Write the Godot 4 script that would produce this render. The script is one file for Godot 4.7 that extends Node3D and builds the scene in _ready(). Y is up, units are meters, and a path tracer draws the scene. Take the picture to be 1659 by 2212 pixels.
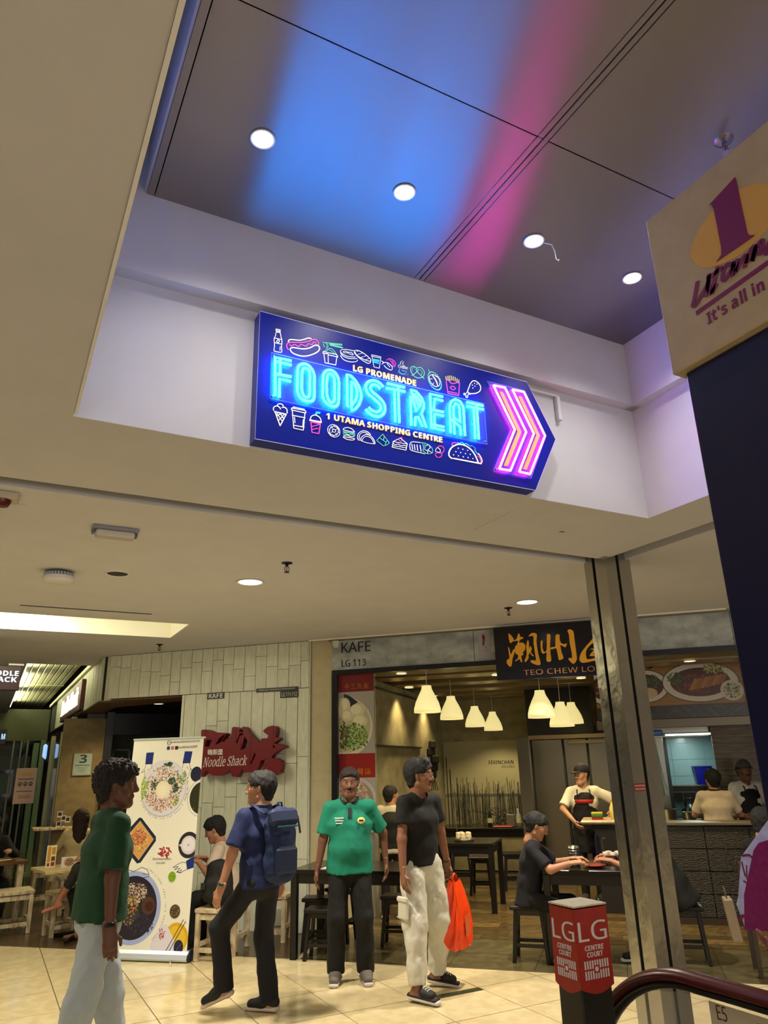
extends Node3D
# An indoor food street seen from beside an escalator: lit ceiling well with a neon arrow sign, two cafes behind.
var used := {}
var fonts := {}
var noise := FastNoiseLite.new()
const R2 := 0.70710678

func cam_and_light() -> void:
	var c := Camera3D.new(); c.name = "camera"; add_child(c)
	c.fov = 70.56; c.near = 0.05; c.far = 120.0
	c.position = Vector3(0, 1.78, 0)
	c.rotation_order = EULER_ORDER_YXZ
	c.rotation_degrees = Vector3(19.247, -28.02, -1.43)
	c.current = true
	var we := WorldEnvironment.new(); we.name = "world_environment"; add_child(we)
	var e := Environment.new(); we.environment = e
	e.background_mode = Environment.BG_COLOR
	e.background_color = Color(0.02, 0.02, 0.022)
	e.tonemap_mode = Environment.TONE_MAPPER_LINEAR
	e.tonemap_exposure = 0.86
	e.sdfgi_enabled = true; e.ssao_enabled = true; e.ssil_enabled = true

# ---------- naming
func numbered(n: String) -> String:
	if not used.has(n):
		used[n] = 0
		return n
	used[n] += 1
	return "%s_%03d" % [n, used[n]]

func tag(o: Node, label: String, category: String, group := "", kind := "") -> void:
	if label: o.set_meta("label", label)
	if category: o.set_meta("category", category)
	if group: o.set_meta("group", group)
	if kind: o.set_meta("kind", kind)

func thing(called: String, label: String, category: String, at := Vector3.ZERO, turn := 0.0, group := "") -> Node3D:
	var o := Node3D.new(); o.name = numbered(called); add_child(o)
	o.position = at; o.rotation.y = turn
	tag(o, label, category, group)
	return o

func dup(o: Node3D, called: String, label: String, at: Vector3, turn: float) -> Node3D:
	var c: Node3D = o.duplicate(); c.name = numbered(called); add_child(c)
	c.position = at; c.rotation.y = turn
	if label: c.set_meta("label", label)
	return c

func struct(called: String) -> Node3D:
	var o := Node3D.new(); o.name = called; add_child(o); o.set_meta("kind", "structure")
	return o

# point in the shopfront frame: u along the front, s away from the viewer
func US(u: float, y: float, s: float) -> Vector3:
	return Vector3((u + s) * R2, y, (u - s) * R2)

# ---------- materials
func mat(col: Color, rough := 0.6, metal := 0.0) -> StandardMaterial3D:
	var m := StandardMaterial3D.new()
	m.albedo_color = col; m.roughness = rough; m.metallic = metal
	return m

func glow(col: Color, energy: float) -> StandardMaterial3D:
	var m := mat(Color(0.9, 0.9, 0.9), 0.4)
	m.emission_enabled = true; m.emission = col; m.emission_energy_multiplier = energy
	return m

func glass(col: Color, a := 0.08) -> StandardMaterial3D:
	var m := mat(Color(col.r, col.g, col.b, a), 0.03)
	m.transparency = BaseMaterial3D.TRANSPARENCY_ALPHA
	return m

# world-triplanar mottled material
func mottled(base: Color, var2: Color, scale: float, rough: float, bump := 0.0, octaves := 4, stretch := Vector3.ONE, metal := 0.0) -> StandardMaterial3D:
	var n := FastNoiseLite.new(); n.seed = int(base.to_rgba32() % 1000); n.frequency = 0.012; n.fractal_octaves = octaves
	var t := NoiseTexture2D.new(); t.width = 512; t.height = 512; t.seamless = true; t.noise = n
	var g := Gradient.new(); g.set_color(0, base); g.set_color(1, var2); g.set_offset(0, 0.25); g.set_offset(1, 0.75)
	t.color_ramp = g
	var m := mat(Color.WHITE, rough, metal)
	m.albedo_texture = t
	m.uv1_triplanar = true; m.uv1_world_triplanar = true; m.uv1_scale = stretch * scale
	if bump > 0.0:
		var h := NoiseTexture2D.new(); h.width = 512; h.height = 512; h.seamless = true; h.noise = n
		m.heightmap_enabled = true; m.heightmap_texture = h; m.heightmap_scale = bump
	return m

# ---------- meshes
func S() -> SurfaceTool:
	var s := SurfaceTool.new(); s.begin(Mesh.PRIMITIVE_TRIANGLES); s.set_smooth_group(-1)
	return s

func quad(s: SurfaceTool, a: Vector3, b: Vector3, c: Vector3, d: Vector3) -> void:
	for v in [a, b, c, a, c, d]: s.add_vertex(v)

func quv(s: SurfaceTool, a: Vector3, b: Vector3, c: Vector3, d: Vector3) -> void:
	# a = top left, b = top right, c = bottom right, d = bottom left, seen from the front
	var uv := [Vector2(0, 0), Vector2(1, 0), Vector2(1, 1), Vector2(0, 1)]
	var p := [a, b, c, d]
	for i in [0, 1, 2, 0, 2, 3]:
		s.set_uv(uv[i]); s.add_vertex(p[i])

func box(s: SurfaceTool, c: Vector3, z: Vector3, bas := Basis.IDENTITY, bev := 0.0) -> void:
	var h := z * 0.5
	if bev <= 0.0:
		for ax in 3:
			for sg in [-1.0, 1.0]:
				var n := Vector3.ZERO; n[ax] = sg
				var u := Vector3.ZERO; u[(ax + 1) % 3] = 1.0
				var v := n.cross(u)
				var o := n * h
				var uu := u * h; var vv := v * h
				quad(s, c + bas * (o - uu + vv), c + bas * (o + uu + vv), c + bas * (o + uu - vv), c + bas * (o - uu - vv))
		return
	bev = minf(bev, minf(h.x, minf(h.y, h.z)) * 0.9)
	for ax in 3:
		for sg in [-1.0, 1.0]:
			var n := Vector3.ZERO; n[ax] = sg
			var u := Vector3.ZERO; u[(ax + 1) % 3] = 1.0
			var v := n.cross(u)
			var o := n * h
			var uu := u * (h - Vector3.ONE * bev); var vv := v * (h - Vector3.ONE * bev)
			quad(s, c + bas * (o - uu + vv), c + bas * (o + uu + vv), c + bas * (o + uu - vv), c + bas * (o - uu - vv))
	var hi := h - Vector3.ONE * bev
	for ax in 3:
		var b1 := (ax + 1) % 3; var b2 := (ax + 2) % 3
		for s1 in [-1.0, 1.0]:
			for s2 in [-1.0, 1.0]:
				var p := []
				for e in [-1.0, 1.0]:
					var q := Vector3.ZERO; q[ax] = e * hi[ax]; q[b1] = s1 * h[b1]; q[b2] = s2 * hi[b2]; p.append(c + bas * q)
					q = Vector3.ZERO; q[ax] = e * hi[ax]; q[b1] = s1 * hi[b1]; q[b2] = s2 * h[b2]; p.append(c + bas * q)
				if s1 * s2 > 0: quad(s, p[0], p[1], p[3], p[2])
				else: quad(s, p[1], p[0], p[2], p[3])
	for sx in [-1.0, 1.0]:
		for sy in [-1.0, 1.0]:
			for sz in [-1.0, 1.0]:
				var a := c + bas * Vector3(sx * h.x, sy * hi.y, sz * hi.z)
				var b := c + bas * Vector3(sx * hi.x, sy * h.y, sz * hi.z)
				var d := c + bas * Vector3(sx * hi.x, sy * hi.y, sz * h.z)
				if sx * sy * sz > 0:
					s.add_vertex(a); s.add_vertex(d); s.add_vertex(b)
				else:
					s.add_vertex(a); s.add_vertex(b); s.add_vertex(d)

func fin(s: SurfaceTool) -> ArrayMesh:
	s.generate_normals()
	return s.commit()

func obj(called: String, mesh: Mesh, m: Material, parent: Node = self) -> MeshInstance3D:
	var o := MeshInstance3D.new()
	o.name = numbered(called) if parent == self else called
	o.mesh = mesh; o.material_override = m
	parent.add_child(o, true)
	return o

func bx(called: String, c: Vector3, z: Vector3, m: Material, parent: Node = self, bev := 0.0) -> MeshInstance3D:
	var s := S(); box(s, c, z, Basis.IDENTITY, bev)
	return obj(called, fin(s), m, parent)

# a bar between two points with a rectangular section
func bar(s: SurfaceTool, a: Vector3, b: Vector3, w: float, d: float, bev := 0.0) -> void:
	var y := (b - a).normalized()
	var x := y.cross(Vector3.FORWARD if absf(y.z) < 0.9 else Vector3.RIGHT).normalized()
	box(s, (a + b) * 0.5, Vector3(w, (b - a).length(), d), Basis(x, y, x.cross(y)), bev)

func tube(s: SurfaceTool, pts: PackedVector3Array, r: float, sides := 8, closed := false, ry := -1.0) -> void:
	# sweep with a fixed reference normal; smooth
	if ry < 0: ry = r
	s.set_smooth_group(0)
	var n := pts.size()
	if n < 2: return
	var rings := []
	var refv := Vector3.ZERO
	for i in n:
		var t := (pts[(i + 1) % n] - pts[(i - 1 + n) % n]) if closed else (pts[mini(i + 1, n - 1)] - pts[maxi(i - 1, 0)])
		t = t.normalized()
		if refv == Vector3.ZERO:
			refv = t.cross(Vector3.UP if absf(t.y) < 0.9 else Vector3.RIGHT).normalized()
		var x := (refv - t * refv.dot(t)).normalized()
		refv = x
		var y := t.cross(x)
		var ring := []
		for k in sides:
			var a := TAU * k / sides
			ring.append(pts[i] + x * (cos(a) * r) + y * (sin(a) * ry))
		rings.append(ring)
	for i in (n if closed else n - 1):
		var A: Array = rings[i]; var B: Array = rings[(i + 1) % n]
		for k in sides:
			var k2 := (k + 1) % sides
			quad(s, A[k], B[k], B[k2], A[k2])
	if not closed:
		for k in range(1, sides - 1):
			s.add_vertex(rings[0][0]); s.add_vertex(rings[0][k]); s.add_vertex(rings[0][k + 1])
			s.add_vertex(rings[n - 1][0]); s.add_vertex(rings[n - 1][k + 1]); s.add_vertex(rings[n - 1][k])
	s.set_smooth_group(-1)

func lathe(s: SurfaceTool, prof: Array, sides := 20, o := Vector3.ZERO, bas := Basis.IDENTITY, smooth := true) -> void:
	# prof: Vector2(radius, y) from bottom to top
	s.set_smooth_group(0 if smooth else -1)
	for i in prof.size() - 1:
		var p: Vector2 = prof[i]; var q: Vector2 = prof[i + 1]
		for k in sides:
			var a := TAU * k / sides; var b := TAU * (k + 1) / sides
			var A := o + bas * Vector3(cos(a) * p.x, p.y, sin(a) * p.x); var B := o + bas * Vector3(cos(b) * p.x, p.y, sin(b) * p.x)
			var C := o + bas * Vector3(cos(b) * q.x, q.y, sin(b) * q.x); var D := o + bas * Vector3(cos(a) * q.x, q.y, sin(a) * q.x)
			if p.x > 1e-5:
				s.add_vertex(A); s.add_vertex(B); s.add_vertex(C)
			if q.x > 1e-5:
				s.add_vertex(A); s.add_vertex(C); s.add_vertex(D)
	s.set_smooth_group(-1)

func cyl(s: SurfaceTool, a: Vector3, b: Vector3, ra: float, rb: float, sides := 12) -> void:
	var y := (b - a).normalized()
	var x := y.cross(Vector3.FORWARD if absf(y.z) < 0.9 else Vector3.RIGHT).normalized()
	var bas := Basis(x, y, x.cross(y))
	var L := (b - a).length()
	lathe(s, [Vector2(0, 0), Vector2(ra, 0)], sides, a, bas, false)
	lathe(s, [Vector2(ra, 0), Vector2(rb, L)], sides, a, bas, true)
	lathe(s, [Vector2(rb, L), Vector2(0, L)], sides, a, bas, false)

# polygon (x,y) extruded from z0 to z1 in the frame xf
func prism(s: SurfaceTool, poly: PackedVector2Array, z0: float, z1: float, xf := Transform3D.IDENTITY) -> void:
	if Geometry2D.is_polygon_clockwise(poly): poly.reverse()
	var tri := Geometry2D.triangulate_polygon(poly)
	for i in range(0, tri.size(), 3):
		var a := poly[tri[i]]; var b := poly[tri[i + 1]]; var c := poly[tri[i + 2]]
		if (b - a).cross(c - a) < 0: var t := b; b = c; c = t
		for v in [a, c, b]: s.add_vertex(xf * Vector3(v.x, v.y, z1))
		for v in [a, b, c]: s.add_vertex(xf * Vector3(v.x, v.y, z0))
	var n := poly.size()
	for i in n:
		var a := poly[i]; var b := poly[(i + 1) % n]
		quad(s, xf * Vector3(a.x, a.y, z1), xf * Vector3(b.x, b.y, z1), xf * Vector3(b.x, b.y, z0), xf * Vector3(a.x, a.y, z0))

func poly(arr: Array, k := 1.0) -> PackedVector2Array:
	var p := PackedVector2Array()
	for i in range(0, arr.size(), 2): p.append(Vector2(arr[i], arr[i + 1]) * k)
	return p

# floor-like slab from a polygon of (x, z)
func slab(called: String, arr: Array, y0: float, y1: float, m: Material, parent: Node) -> MeshInstance3D:
	var s := S()
	var p := PackedVector2Array()
	for i in range(0, arr.size(), 2): p.append(Vector2(arr[i], -arr[i + 1]))
	prism(s, p, y0, y1, Transform3D(Basis(Vector3.RIGHT, Vector3.FORWARD, Vector3.UP), Vector3.ZERO))
	return obj(called, fin(s), m, parent)

func curve(p: PackedVector2Array, closed: bool, step := 4) -> PackedVector2Array:
	var out := PackedVector2Array()
	var n := p.size()
	for i in (n if closed else n - 1):
		var a := p[(i - 1 + n) % n] if closed else p[maxi(i - 1, 0)]
		var b := p[i]; var c := p[(i + 1) % n]
		var d := p[(i + 2) % n] if closed else p[mini(i + 2, n - 1)]
		for k in step: out.append(b.cubic_interpolate(c, a, d, float(k) / step))
	if not closed: out.append(p[n - 1])
	return out

# flat strip of a stroke (x,y), raised from z0 to z1
func stroke(s: SurfaceTool, p: PackedVector2Array, w: float, closed: bool, z0: float, z1: float, xf := Transform3D.IDENTITY) -> void:
	var n := p.size()
	var L := []
	var R := []
	for i in n:
		var t := (p[(i + 1) % n] - p[(i - 1 + n) % n]) if closed else (p[mini(i + 1, n - 1)] - p[maxi(i - 1, 0)])
		t = t.normalized()
		var o := Vector2(-t.y, t.x) * (w * 0.5)
		var e := Vector2.ZERO
		if not closed and i == 0: e = -t * w * 0.4
		if not closed and i == n - 1: e = t * w * 0.4
		L.append(p[i] + o + e); R.append(p[i] - o + e)
	for i in (n if closed else n - 1):
		var j := (i + 1) % n
		quad(s, xf * Vector3(L[i].x, L[i].y, z1), xf * Vector3(L[j].x, L[j].y, z1), xf * Vector3(R[j].x, R[j].y, z1), xf * Vector3(R[i].x, R[i].y, z1))
		quad(s, xf * Vector3(L[j].x, L[j].y, z1), xf * Vector3(L[i].x, L[i].y, z1), xf * Vector3(L[i].x, L[i].y, z0), xf * Vector3(L[j].x, L[j].y, z0))
		quad(s, xf * Vector3(R[i].x, R[i].y, z1), xf * Vector3(R[j].x, R[j].y, z1), xf * Vector3(R[j].x, R[j].y, z0), xf * Vector3(R[i].x, R[i].y, z0))

# lettering fitted to a box: lower-left corner at (0,0), width w and capital height h (0 = keep proportion)
func text(called: String, words: String, w: float, h: float, depth: float, m: Material, parent: Node, xf: Transform3D, face := "sans", weight := 400, slant := 0.0) -> MeshInstance3D:
	var key := "%s%d" % [face, weight]
	if not fonts.has(key):
		var f := SystemFont.new()
		f.font_names = PackedStringArray([{"sans": "Droid Sans", "serif": "Droid Serif", "mono": "Droid Sans Mono"}[face]])
		f.font_weight = weight
		fonts[key] = f
	var t := TextMesh.new()
	t.font = fonts[key]; t.text = words; t.font_size = 32; t.pixel_size = 0.01; t.depth = 0.01; t.curve_step = 1.0
	var a := t.get_aabb()
	var sx := w / a.size.x if w > 0 else h / a.size.y
	var sy := h / a.size.y if h > 0 else sx
	var o := obj(called, t, m, parent)
	var fit := Transform3D(Basis(Vector3(sx, 0, 0), Vector3(slant * sy, sy, 0), Vector3(0, 0, depth / a.size.z)), Vector3.ZERO)
	o.transform = xf * fit * Transform3D(Basis.IDENTITY, -Vector3(a.position.x, a.position.y, a.position.z))
	return o

func spot(called: String, at: Vector3, dir: Vector3, energy: float, col: Color, angle: float, size: float, parent: Node = self, soft := 0.6) -> void:
	var l := SpotLight3D.new(); l.name = called
	parent.add_child(l, true)
	l.position = at
	l.light_energy = energy; l.light_color = col; l.spot_angle = angle; l.spot_angle_attenuation = soft
	l.light_size = size; l.spot_range = 25.0; l.spot_attenuation = 2.0; l.shadow_enabled = true
	l.basis = Basis.looking_at(dir, Vector3.UP if absf(dir.normalized().y) < 0.95 else Vector3.RIGHT)

func area(called: String, at: Vector3, dir: Vector3, size: Vector2, energy: float, col: Color, parent: Node = self) -> void:
	var l := AreaLight3D.new(); l.name = called
	parent.add_child(l, true)
	l.position = at
	l.light_energy = energy; l.light_color = col; l.area_size = size; l.shadow_enabled = true
	l.area_range = 30.0; l.area_attenuation = 2.0
	l.basis = Basis.looking_at(dir, Vector3.UP if absf(dir.normalized().y) < 0.95 else Vector3.RIGHT)
const NEON := [
["F","l",[90,249,84,471,172,472]],
["F","l",[90,446,173,447]],
["F","l",[111,470,113,380]],
["F","l",[91,374,174,378]],
["F","l",[112,246,111,349,171,351]],
["O","sc",[208,397,213,449,241,472,275,464,300,425,302,360,301,283,283,261,258,256,227,266,209,303,209,352]],
["O","sc",[232,397,236,433,248,447,270,439,277,411,277,354,277,301,265,279,246,282,233,314,232,355]],
["O_001","sc",[351,393,358,446,387,471,420,464,442,427,443,363,441,291,427,264,399,258,368,272,350,306,351,351]],
["O_001","sc",[373,392,379,436,392,448,411,440,418,412,418,351,418,301,405,280,388,285,375,318,373,356]],
["D","l",[503,279,492,280,492,471,513,468,540,447,564,413,575,376,575,342,562,303,541,274,519,257,516,289,520,433,537,422,550,391,551,358,542,325,519,290]],
["S","s",[712,446,691,465,660,473,629,462,608,436,605,407,618,382,645,364,679,341,694,323,690,297,668,282,641,285,620,299]],
["S","s",[693,429,675,445,653,446,636,433,634,414,649,396,673,383,701,361,717,337,720,307,708,277,680,257,646,255,619,267,601,283]],
["T","l",[738,475,850,475]],
["T","l",[731,443,851,449]],
["T","l",[782,441,782,247]],
["T","l",[808,467,807,246]],
["R","l",[907,249,913,303,929,308,956,253]],
["R","l",[883,247,885,426,919,341,949,387,949,409,928,433,909,448,939,372]],
["R","l",[919,339,892,472,923,467,958,433,971,401,970,375,953,331,981,252]],
["E","l",[1102,474,1017,474,1015,257,1099,258]],
["E","l",[1101,447,1046,447,1037,380]],
["E","l",[1015,372,1102,375]],
["E","l",[1100,350,1039,349,1037,257]],
["E","l",[1018,278,1098,280]],
["A","l",[1142,253,1146,417,1159,456,1188,477,1222,470,1241,438,1242,396,1240,254]],
["A","l",[1168,249,1168,325,1172,423,1188,449,1208,444,1214,422,1213,335,1169,354]],
["A","l",[1146,340,1178,324,1211,302,1212,251]],
["T_001","l",[1269,476,1385,478]],
["T_001","l",[1268,449,1385,453]],
["T_001","l",[1315,451,1311,248]],
["T_001","l",[1338,473,1336,250]],
]
const CHEVRON_TUBES := [
[1474,637,1562,641,1695,367,1548,87,1467,85,1608,366],
[1618,641,1707,646,1841,370,1693,90,1612,91,1754,368],
]
const CHEVRON_BARS := [
[1531,618,1556,618,1673,371,1544,123,1518,122,1646,370],
[1675,619,1700,621,1816,376,1686,125,1659,124,1791,375],
]
const ICONS := [
["bottle_icon","w",5,"lc",[90,653,113,655,114,638,92,636]],
["bottle_icon","w",4,"l",[90,645,114,646]],
["bottle_icon","w",5,"sc",[93,635,88,611,81,591,84,564,84,540,82,523,88,518,121,520,125,533,123,556,125,587,119,613,112,638]],
["bottle_icon","w",4,"l",[83,597,123,598]],
["bottle_icon","w",4,"l",[84,569,124,570]],
["bottle_icon","w",5,"sc",[96,581,103,591,111,585,103,574]],
["bottle_icon","w",4,"l",[116,553,115,529]],
["hot_dog_icon","w",9,"s",[160,595,164,606,178,613,223,621,251,635,274,649,288,649]],
["hot_dog_icon","p",8,"s",[162,547,152,561,156,584,181,597,232,609,275,629,298,646,318,650,331,638,332,624]],
["hot_dog_icon","p",7,"s",[167,579,178,574,195,587,218,581,232,597,261,594,272,612,295,614,304,632,318,629]],
["hot_dog_icon","w",9,"sc",[172,554,187,567,241,573,281,590,310,613,330,617,339,599,322,573,281,544,242,529,202,529,179,538]],
["noodle_box_icon","g",5,"l",[355,644,471,664,471,657,397,646]],
["noodle_box_icon","g",5,"l",[397,644,476,645,474,640,401,638]],
["noodle_box_icon","g",3,"s",[374,643,383,633,378,615]],
["noodle_box_icon","g",3,"s",[381,645,389,635,385,617]],
["noodle_box_icon","g",3,"s",[364,639,362,629,369,618]],
["noodle_box_icon","g",4,"s",[369,594,380,608,404,620,421,612,437,594]],
["noodle_box_icon","g",3,"s",[376,593,394,608,414,601,425,594]],
["noodle_box_icon","w",5,"lc",[361,590,383,589,382,580,358,578]],
["noodle_box_icon","w",5,"l",[390,589,439,591,447,577,390,576]],
["noodle_box_icon","w",5,"l",[364,577,371,522,434,524,441,577]],
["noodle_box_icon","w",4,"l",[388,586,390,523]],
["steamer_basket_icon","w",4,"s",[549,642,506,639,474,631,462,619,471,606,506,597,552,604]],
["steamer_basket_icon","w",4,"s",[463,608,478,592,513,586,563,597]],
["steamer_basket_icon","w",4,"s",[463,591,481,570,520,566,556,577,567,589]],
["steamer_basket_icon","w",3,"sc",[478,618,492,626,510,622,492,615]],
["steamer_basket_icon","w",3,"sc",[510,622,527,627,540,615,517,615]],
["steamer_basket_icon","w",4,"sc",[549,642,567,651,607,641,647,615,641,601,606,603,563,618]],
["steamer_basket_icon","w",4,"s",[545,632,570,609,621,586,643,590,648,604]],
["steamer_basket_icon","w",2,"l",[560,641,571,648]],
["steamer_basket_icon","w",2,"l",[567,624,600,644]],
["steamer_basket_icon","w",2,"l",[589,613,622,631]],
["steamer_basket_icon","w",2,"l",[614,603,640,619]],
["juice_glass_icon","w",3,"lc",[654,646,713,648,702,572,668,571]],
["juice_glass_icon","w",3,"l",[656,636,710,639]],
["juice_glass_icon","c",8,"l",[665,620,701,622]],
["juice_glass_icon","c",8,"l",[666,611,699,613]],
["juice_glass_icon","c",8,"l",[667,602,698,602]],
["seafood_icon","p",5,"s",[751,635,759,646,786,649,806,632,800,607,785,611]],
["seafood_icon","p",4,"l",[770,643,789,620]],
["seafood_icon","p",4,"l",[784,643,798,616]],
["seafood_icon","w",4,"l",[717,622,732,615,717,601]],
["seafood_icon","w",4,"s",[724,611,751,621,781,606,784,588,776,578,750,583,732,597]],
["seafood_icon","w",3,"l",[751,614,769,596]],
["coffee_icon","w",3,"s",[842,633,839,644,851,657]],
["coffee_icon","w",3,"s",[856,635,854,644,862,654]],
["coffee_icon","g",3,"s",[834,604,827,584,844,573,867,578,879,597]],
["coffee_icon","b",3,"s",[821,578,844,567,882,573,883,582]],
["pretzel_icon","g",6,"s",[993,576,944,615,949,634,973,644,995,624,990,593,963,573,932,573,907,599,905,626,925,640,949,634]],
["pretzel_icon","g",6,"s",[909,575,941,604,958,628]],
["pretzel_icon","g",3,"s",[914,604,916,626,932,632]],
["pretzel_icon","g",3,"s",[965,630,983,618,974,596]],
["durian_icon","g",4,"lc",[1106,574,1113,565,1106,560,1111,549,1103,547,1106,536,1097,537,1097,526,1088,530,1086,520,1078,527,1073,519,1066,528,1059,523,1054,533,1046,531,1043,542,1034,543,1034,554,1025,558,1027,567,1019,574,1023,582,1017,591,1023,596,1018,607,1026,609,1023,620,1032,620,1032,631,1041,627,1043,637,1052,630,1056,638,1063,629,1070,634,1075,624,1084,626,1086,615,1095,614,1096,603,1105,599,1103,589,1111,582]],
["durian_icon","g",5,"l",[1025,643,1033,627]],
["durian_icon","w",4,"sc",[1043,614,1066,598,1081,572,1080,545,1056,546,1033,567,1028,596]],
["durian_icon","w",4,"sc",[1050,616,1077,614,1100,593,1098,563,1087,550,1072,583]],
["durian_icon","w",3,"l",[1031,583,1048,589]],
["durian_icon","w",3,"l",[1049,551,1057,563]],
["durian_icon","w",3,"l",[1073,609,1084,613]],
["french_fries_icon","y",6,"l",[1145,626,1146,603]],
["french_fries_icon","y",6,"l",[1159,633,1159,604]],
["french_fries_icon","y",6,"l",[1172,638,1171,606]],
["french_fries_icon","y",6,"l",[1185,640,1184,612]],
["french_fries_icon","y",6,"l",[1198,639,1196,614]],
["french_fries_icon","y",6,"l",[1211,637,1208,611]],
["french_fries_icon","y",6,"l",[1224,631,1221,608]],
["french_fries_icon","y",6,"l",[1237,627,1233,607]],
["french_fries_icon","p",7,"l",[1144,606,1165,607,1173,594,1190,590,1209,598,1220,605,1239,607,1228,520,1153,518,1145,594]],
["french_fries_icon","p",6,"l",[1153,530,1218,532]],
["french_fries_icon","p",6,"sc",[1171,562,1191,573,1208,562,1188,549]],
["drumstick_icon","w",8,"s",[1294,566,1309,600,1322,626,1345,648,1374,642,1392,619,1384,587,1353,564,1314,553]],
["drumstick_icon","w",8,"l",[1292,563,1310,547]],
["drumstick_icon","w",6,"s",[1291,557,1280,545,1267,544,1266,534,1279,535,1280,520,1291,523,1293,537,1301,549]],
["drumstick_icon","w",8,"l",[1348,631,1349,630]],
["drumstick_icon","w",8,"l",[1366,630,1367,629]],
["drumstick_icon","w",8,"l",[1332,615,1333,614]],
["drumstick_icon","w",8,"l",[1350,612,1351,611]],
["drumstick_icon","w",8,"l",[1334,596,1335,595]],
["ice_cream_cone_icon","w",7,"s",[90,175,89,188,98,200,112,203,123,197,126,190]],
["ice_cream_cone_icon","w",7,"s",[108,204,112,214,124,220,136,217,142,210]],
["ice_cream_cone_icon","w",7,"s",[134,201,149,204,160,196,163,176]],
["ice_cream_cone_icon","w",9,"l",[95,169,158,167]],
["ice_cream_cone_icon","w",8,"l",[99,165,127,96,156,164]],
["ice_cream_cone_icon","w",6,"l",[107,147,131,166]],
["ice_cream_cone_icon","w",6,"l",[117,123,147,164]],
["ice_cream_cone_icon","w",6,"l",[109,161,137,125]],
["ice_cream_cone_icon","w",6,"l",[125,165,145,140]],
["coffee_cup_icon","w",6,"lc",[195,217,256,217,254,211,263,210,264,197,186,198,186,209,194,211]],
["coffee_cup_icon","w",5,"l",[191,209,253,211]],
["coffee_cup_icon","w",6,"l",[190,196,200,98,252,97,259,193]],
["coffee_cup_icon","w",6,"l",[190,169,260,169]],
["coffee_cup_icon","w",6,"l",[197,114,256,115]],
["coffee_cup_icon","w",5,"l",[203,161,206,129]],
["coffee_cup_icon","w",5,"l",[251,157,249,119]],
["smoothie_cup_icon","c",6,"l",[319,202,321,215,344,219,343,211,327,211,324,201]],
["smoothie_cup_icon","w",7,"s",[290,168,295,184,312,196,332,194,346,183,350,168]],
["smoothie_cup_icon","w",8,"lc",[287,163,352,164,350,160,286,160]],
["smoothie_cup_icon","p",7,"lc",[293,151,346,152,338,95,300,94]],
["smoothie_cup_icon","p",6,"l",[298,127,343,149]],
["smoothie_cup_icon","p",6,"l",[300,110,333,124]],
["doughnut_icon","w",4,"sc",[457,127,454,112,444,100,430,93,415,93,401,100,391,112,387,127,391,143,401,155,415,162,430,162,444,155,454,143]],
["doughnut_icon","w",4,"sc",[447,132,450,124,442,117,440,107,430,106,423,98,415,103,406,101,403,109,396,113,399,123,396,131,403,138,406,148,415,149,423,157,430,152,440,154,443,146,450,142]],
["doughnut_icon","w",4,"sc",[433,128,431,123,426,120,421,120,416,123,414,128,416,134,421,137,426,137,431,134]],
["doughnut_icon","w",3,"l",[410,144,416,141]],
["doughnut_icon","w",3,"l",[434,138,442,144]],
["doughnut_icon","w",3,"l",[409,114,413,121]],
["doughnut_icon","w",3,"l",[432,110,436,116]],
["burger_icon","w",5,"sc",[477,145,484,156,502,163,523,161,537,151,540,143,507,143]],
["burger_icon","g",6,"l",[475,134,544,135]],
["burger_icon","g",6,"s",[475,124,489,128,507,122,525,129,544,127]],
["burger_icon","w",5,"l",[478,114,502,119,517,114,541,120]],
["burger_icon","w",5,"sc",[477,105,507,106,541,106,533,96,507,93,486,96]],
["dumpling_icon","w",5,"s",[570,101,561,109,562,133,576,152,597,163,621,161,638,148]],
["dumpling_icon","w",4,"s",[572,109,571,130,586,149,605,154,625,148]],
["dumpling_icon","w",5,"s",[578,102,583,122,602,139,623,145,645,136,659,118,664,101,655,98]],
["dumpling_icon","w",4,"s",[585,101,596,122,615,133,637,130,650,116,655,99,631,96,604,97,580,102]],
["rice_parcel_icon","g",4,"lc",[712,166,752,121,736,107,714,96,674,121]],
["rice_parcel_icon","g",4,"l",[692,140,731,122,740,135]],
["rice_parcel_icon","g",4,"l",[731,122,725,103]],
["rice_parcel_icon","g",4,"l",[721,154,716,131]],
["cake_slice_icon","w",5,"lc",[776,135,821,164,864,138,854,97,768,99]],
["cake_slice_icon","w",4,"l",[776,134,862,136]],
["cake_slice_icon","w",4,"s",[772,123,789,118,806,125,822,119,842,124,860,123]],
["cake_slice_icon","w",4,"l",[771,109,857,112]],
["cake_slice_icon","p",5,"sc",[833,157,831,151,826,146,820,145,815,148,813,153,815,160,820,165,826,166,831,163]],
["cake_slice_icon","p",3,"l",[825,165,830,172]],
["wrap_roll_icon","w",5,"s",[947,161,898,156,882,141,881,116,893,102,976,98]],
["wrap_roll_icon","w",6,"l",[893,141,897,110]],
["wrap_roll_icon","w",6,"l",[909,141,912,110]],
["wrap_roll_icon","w",6,"l",[926,143,930,109]],
["wrap_roll_icon","w",6,"l",[946,145,951,108]],
["wrap_roll_icon","g",4,"s",[947,161,976,163,1005,155,1024,140,1025,116,1006,103,983,102]],
["wrap_roll_icon","g",4,"s",[963,159,968,136,964,114,986,102]],
["wrap_roll_icon","g",4,"s",[976,156,978,141,973,121]],
["wrap_roll_icon","w",4,"s",[985,148,1002,158,1011,141,997,126,1023,112]],
["wrap_roll_icon","w",4,"s",[979,122,994,119,993,104]],
["rambutan_icon","p",4,"l",[1059,154,1066,156,1069,163,1075,162,1080,167,1085,164,1092,167,1094,162,1101,162,1100,155,1105,153]],
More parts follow.
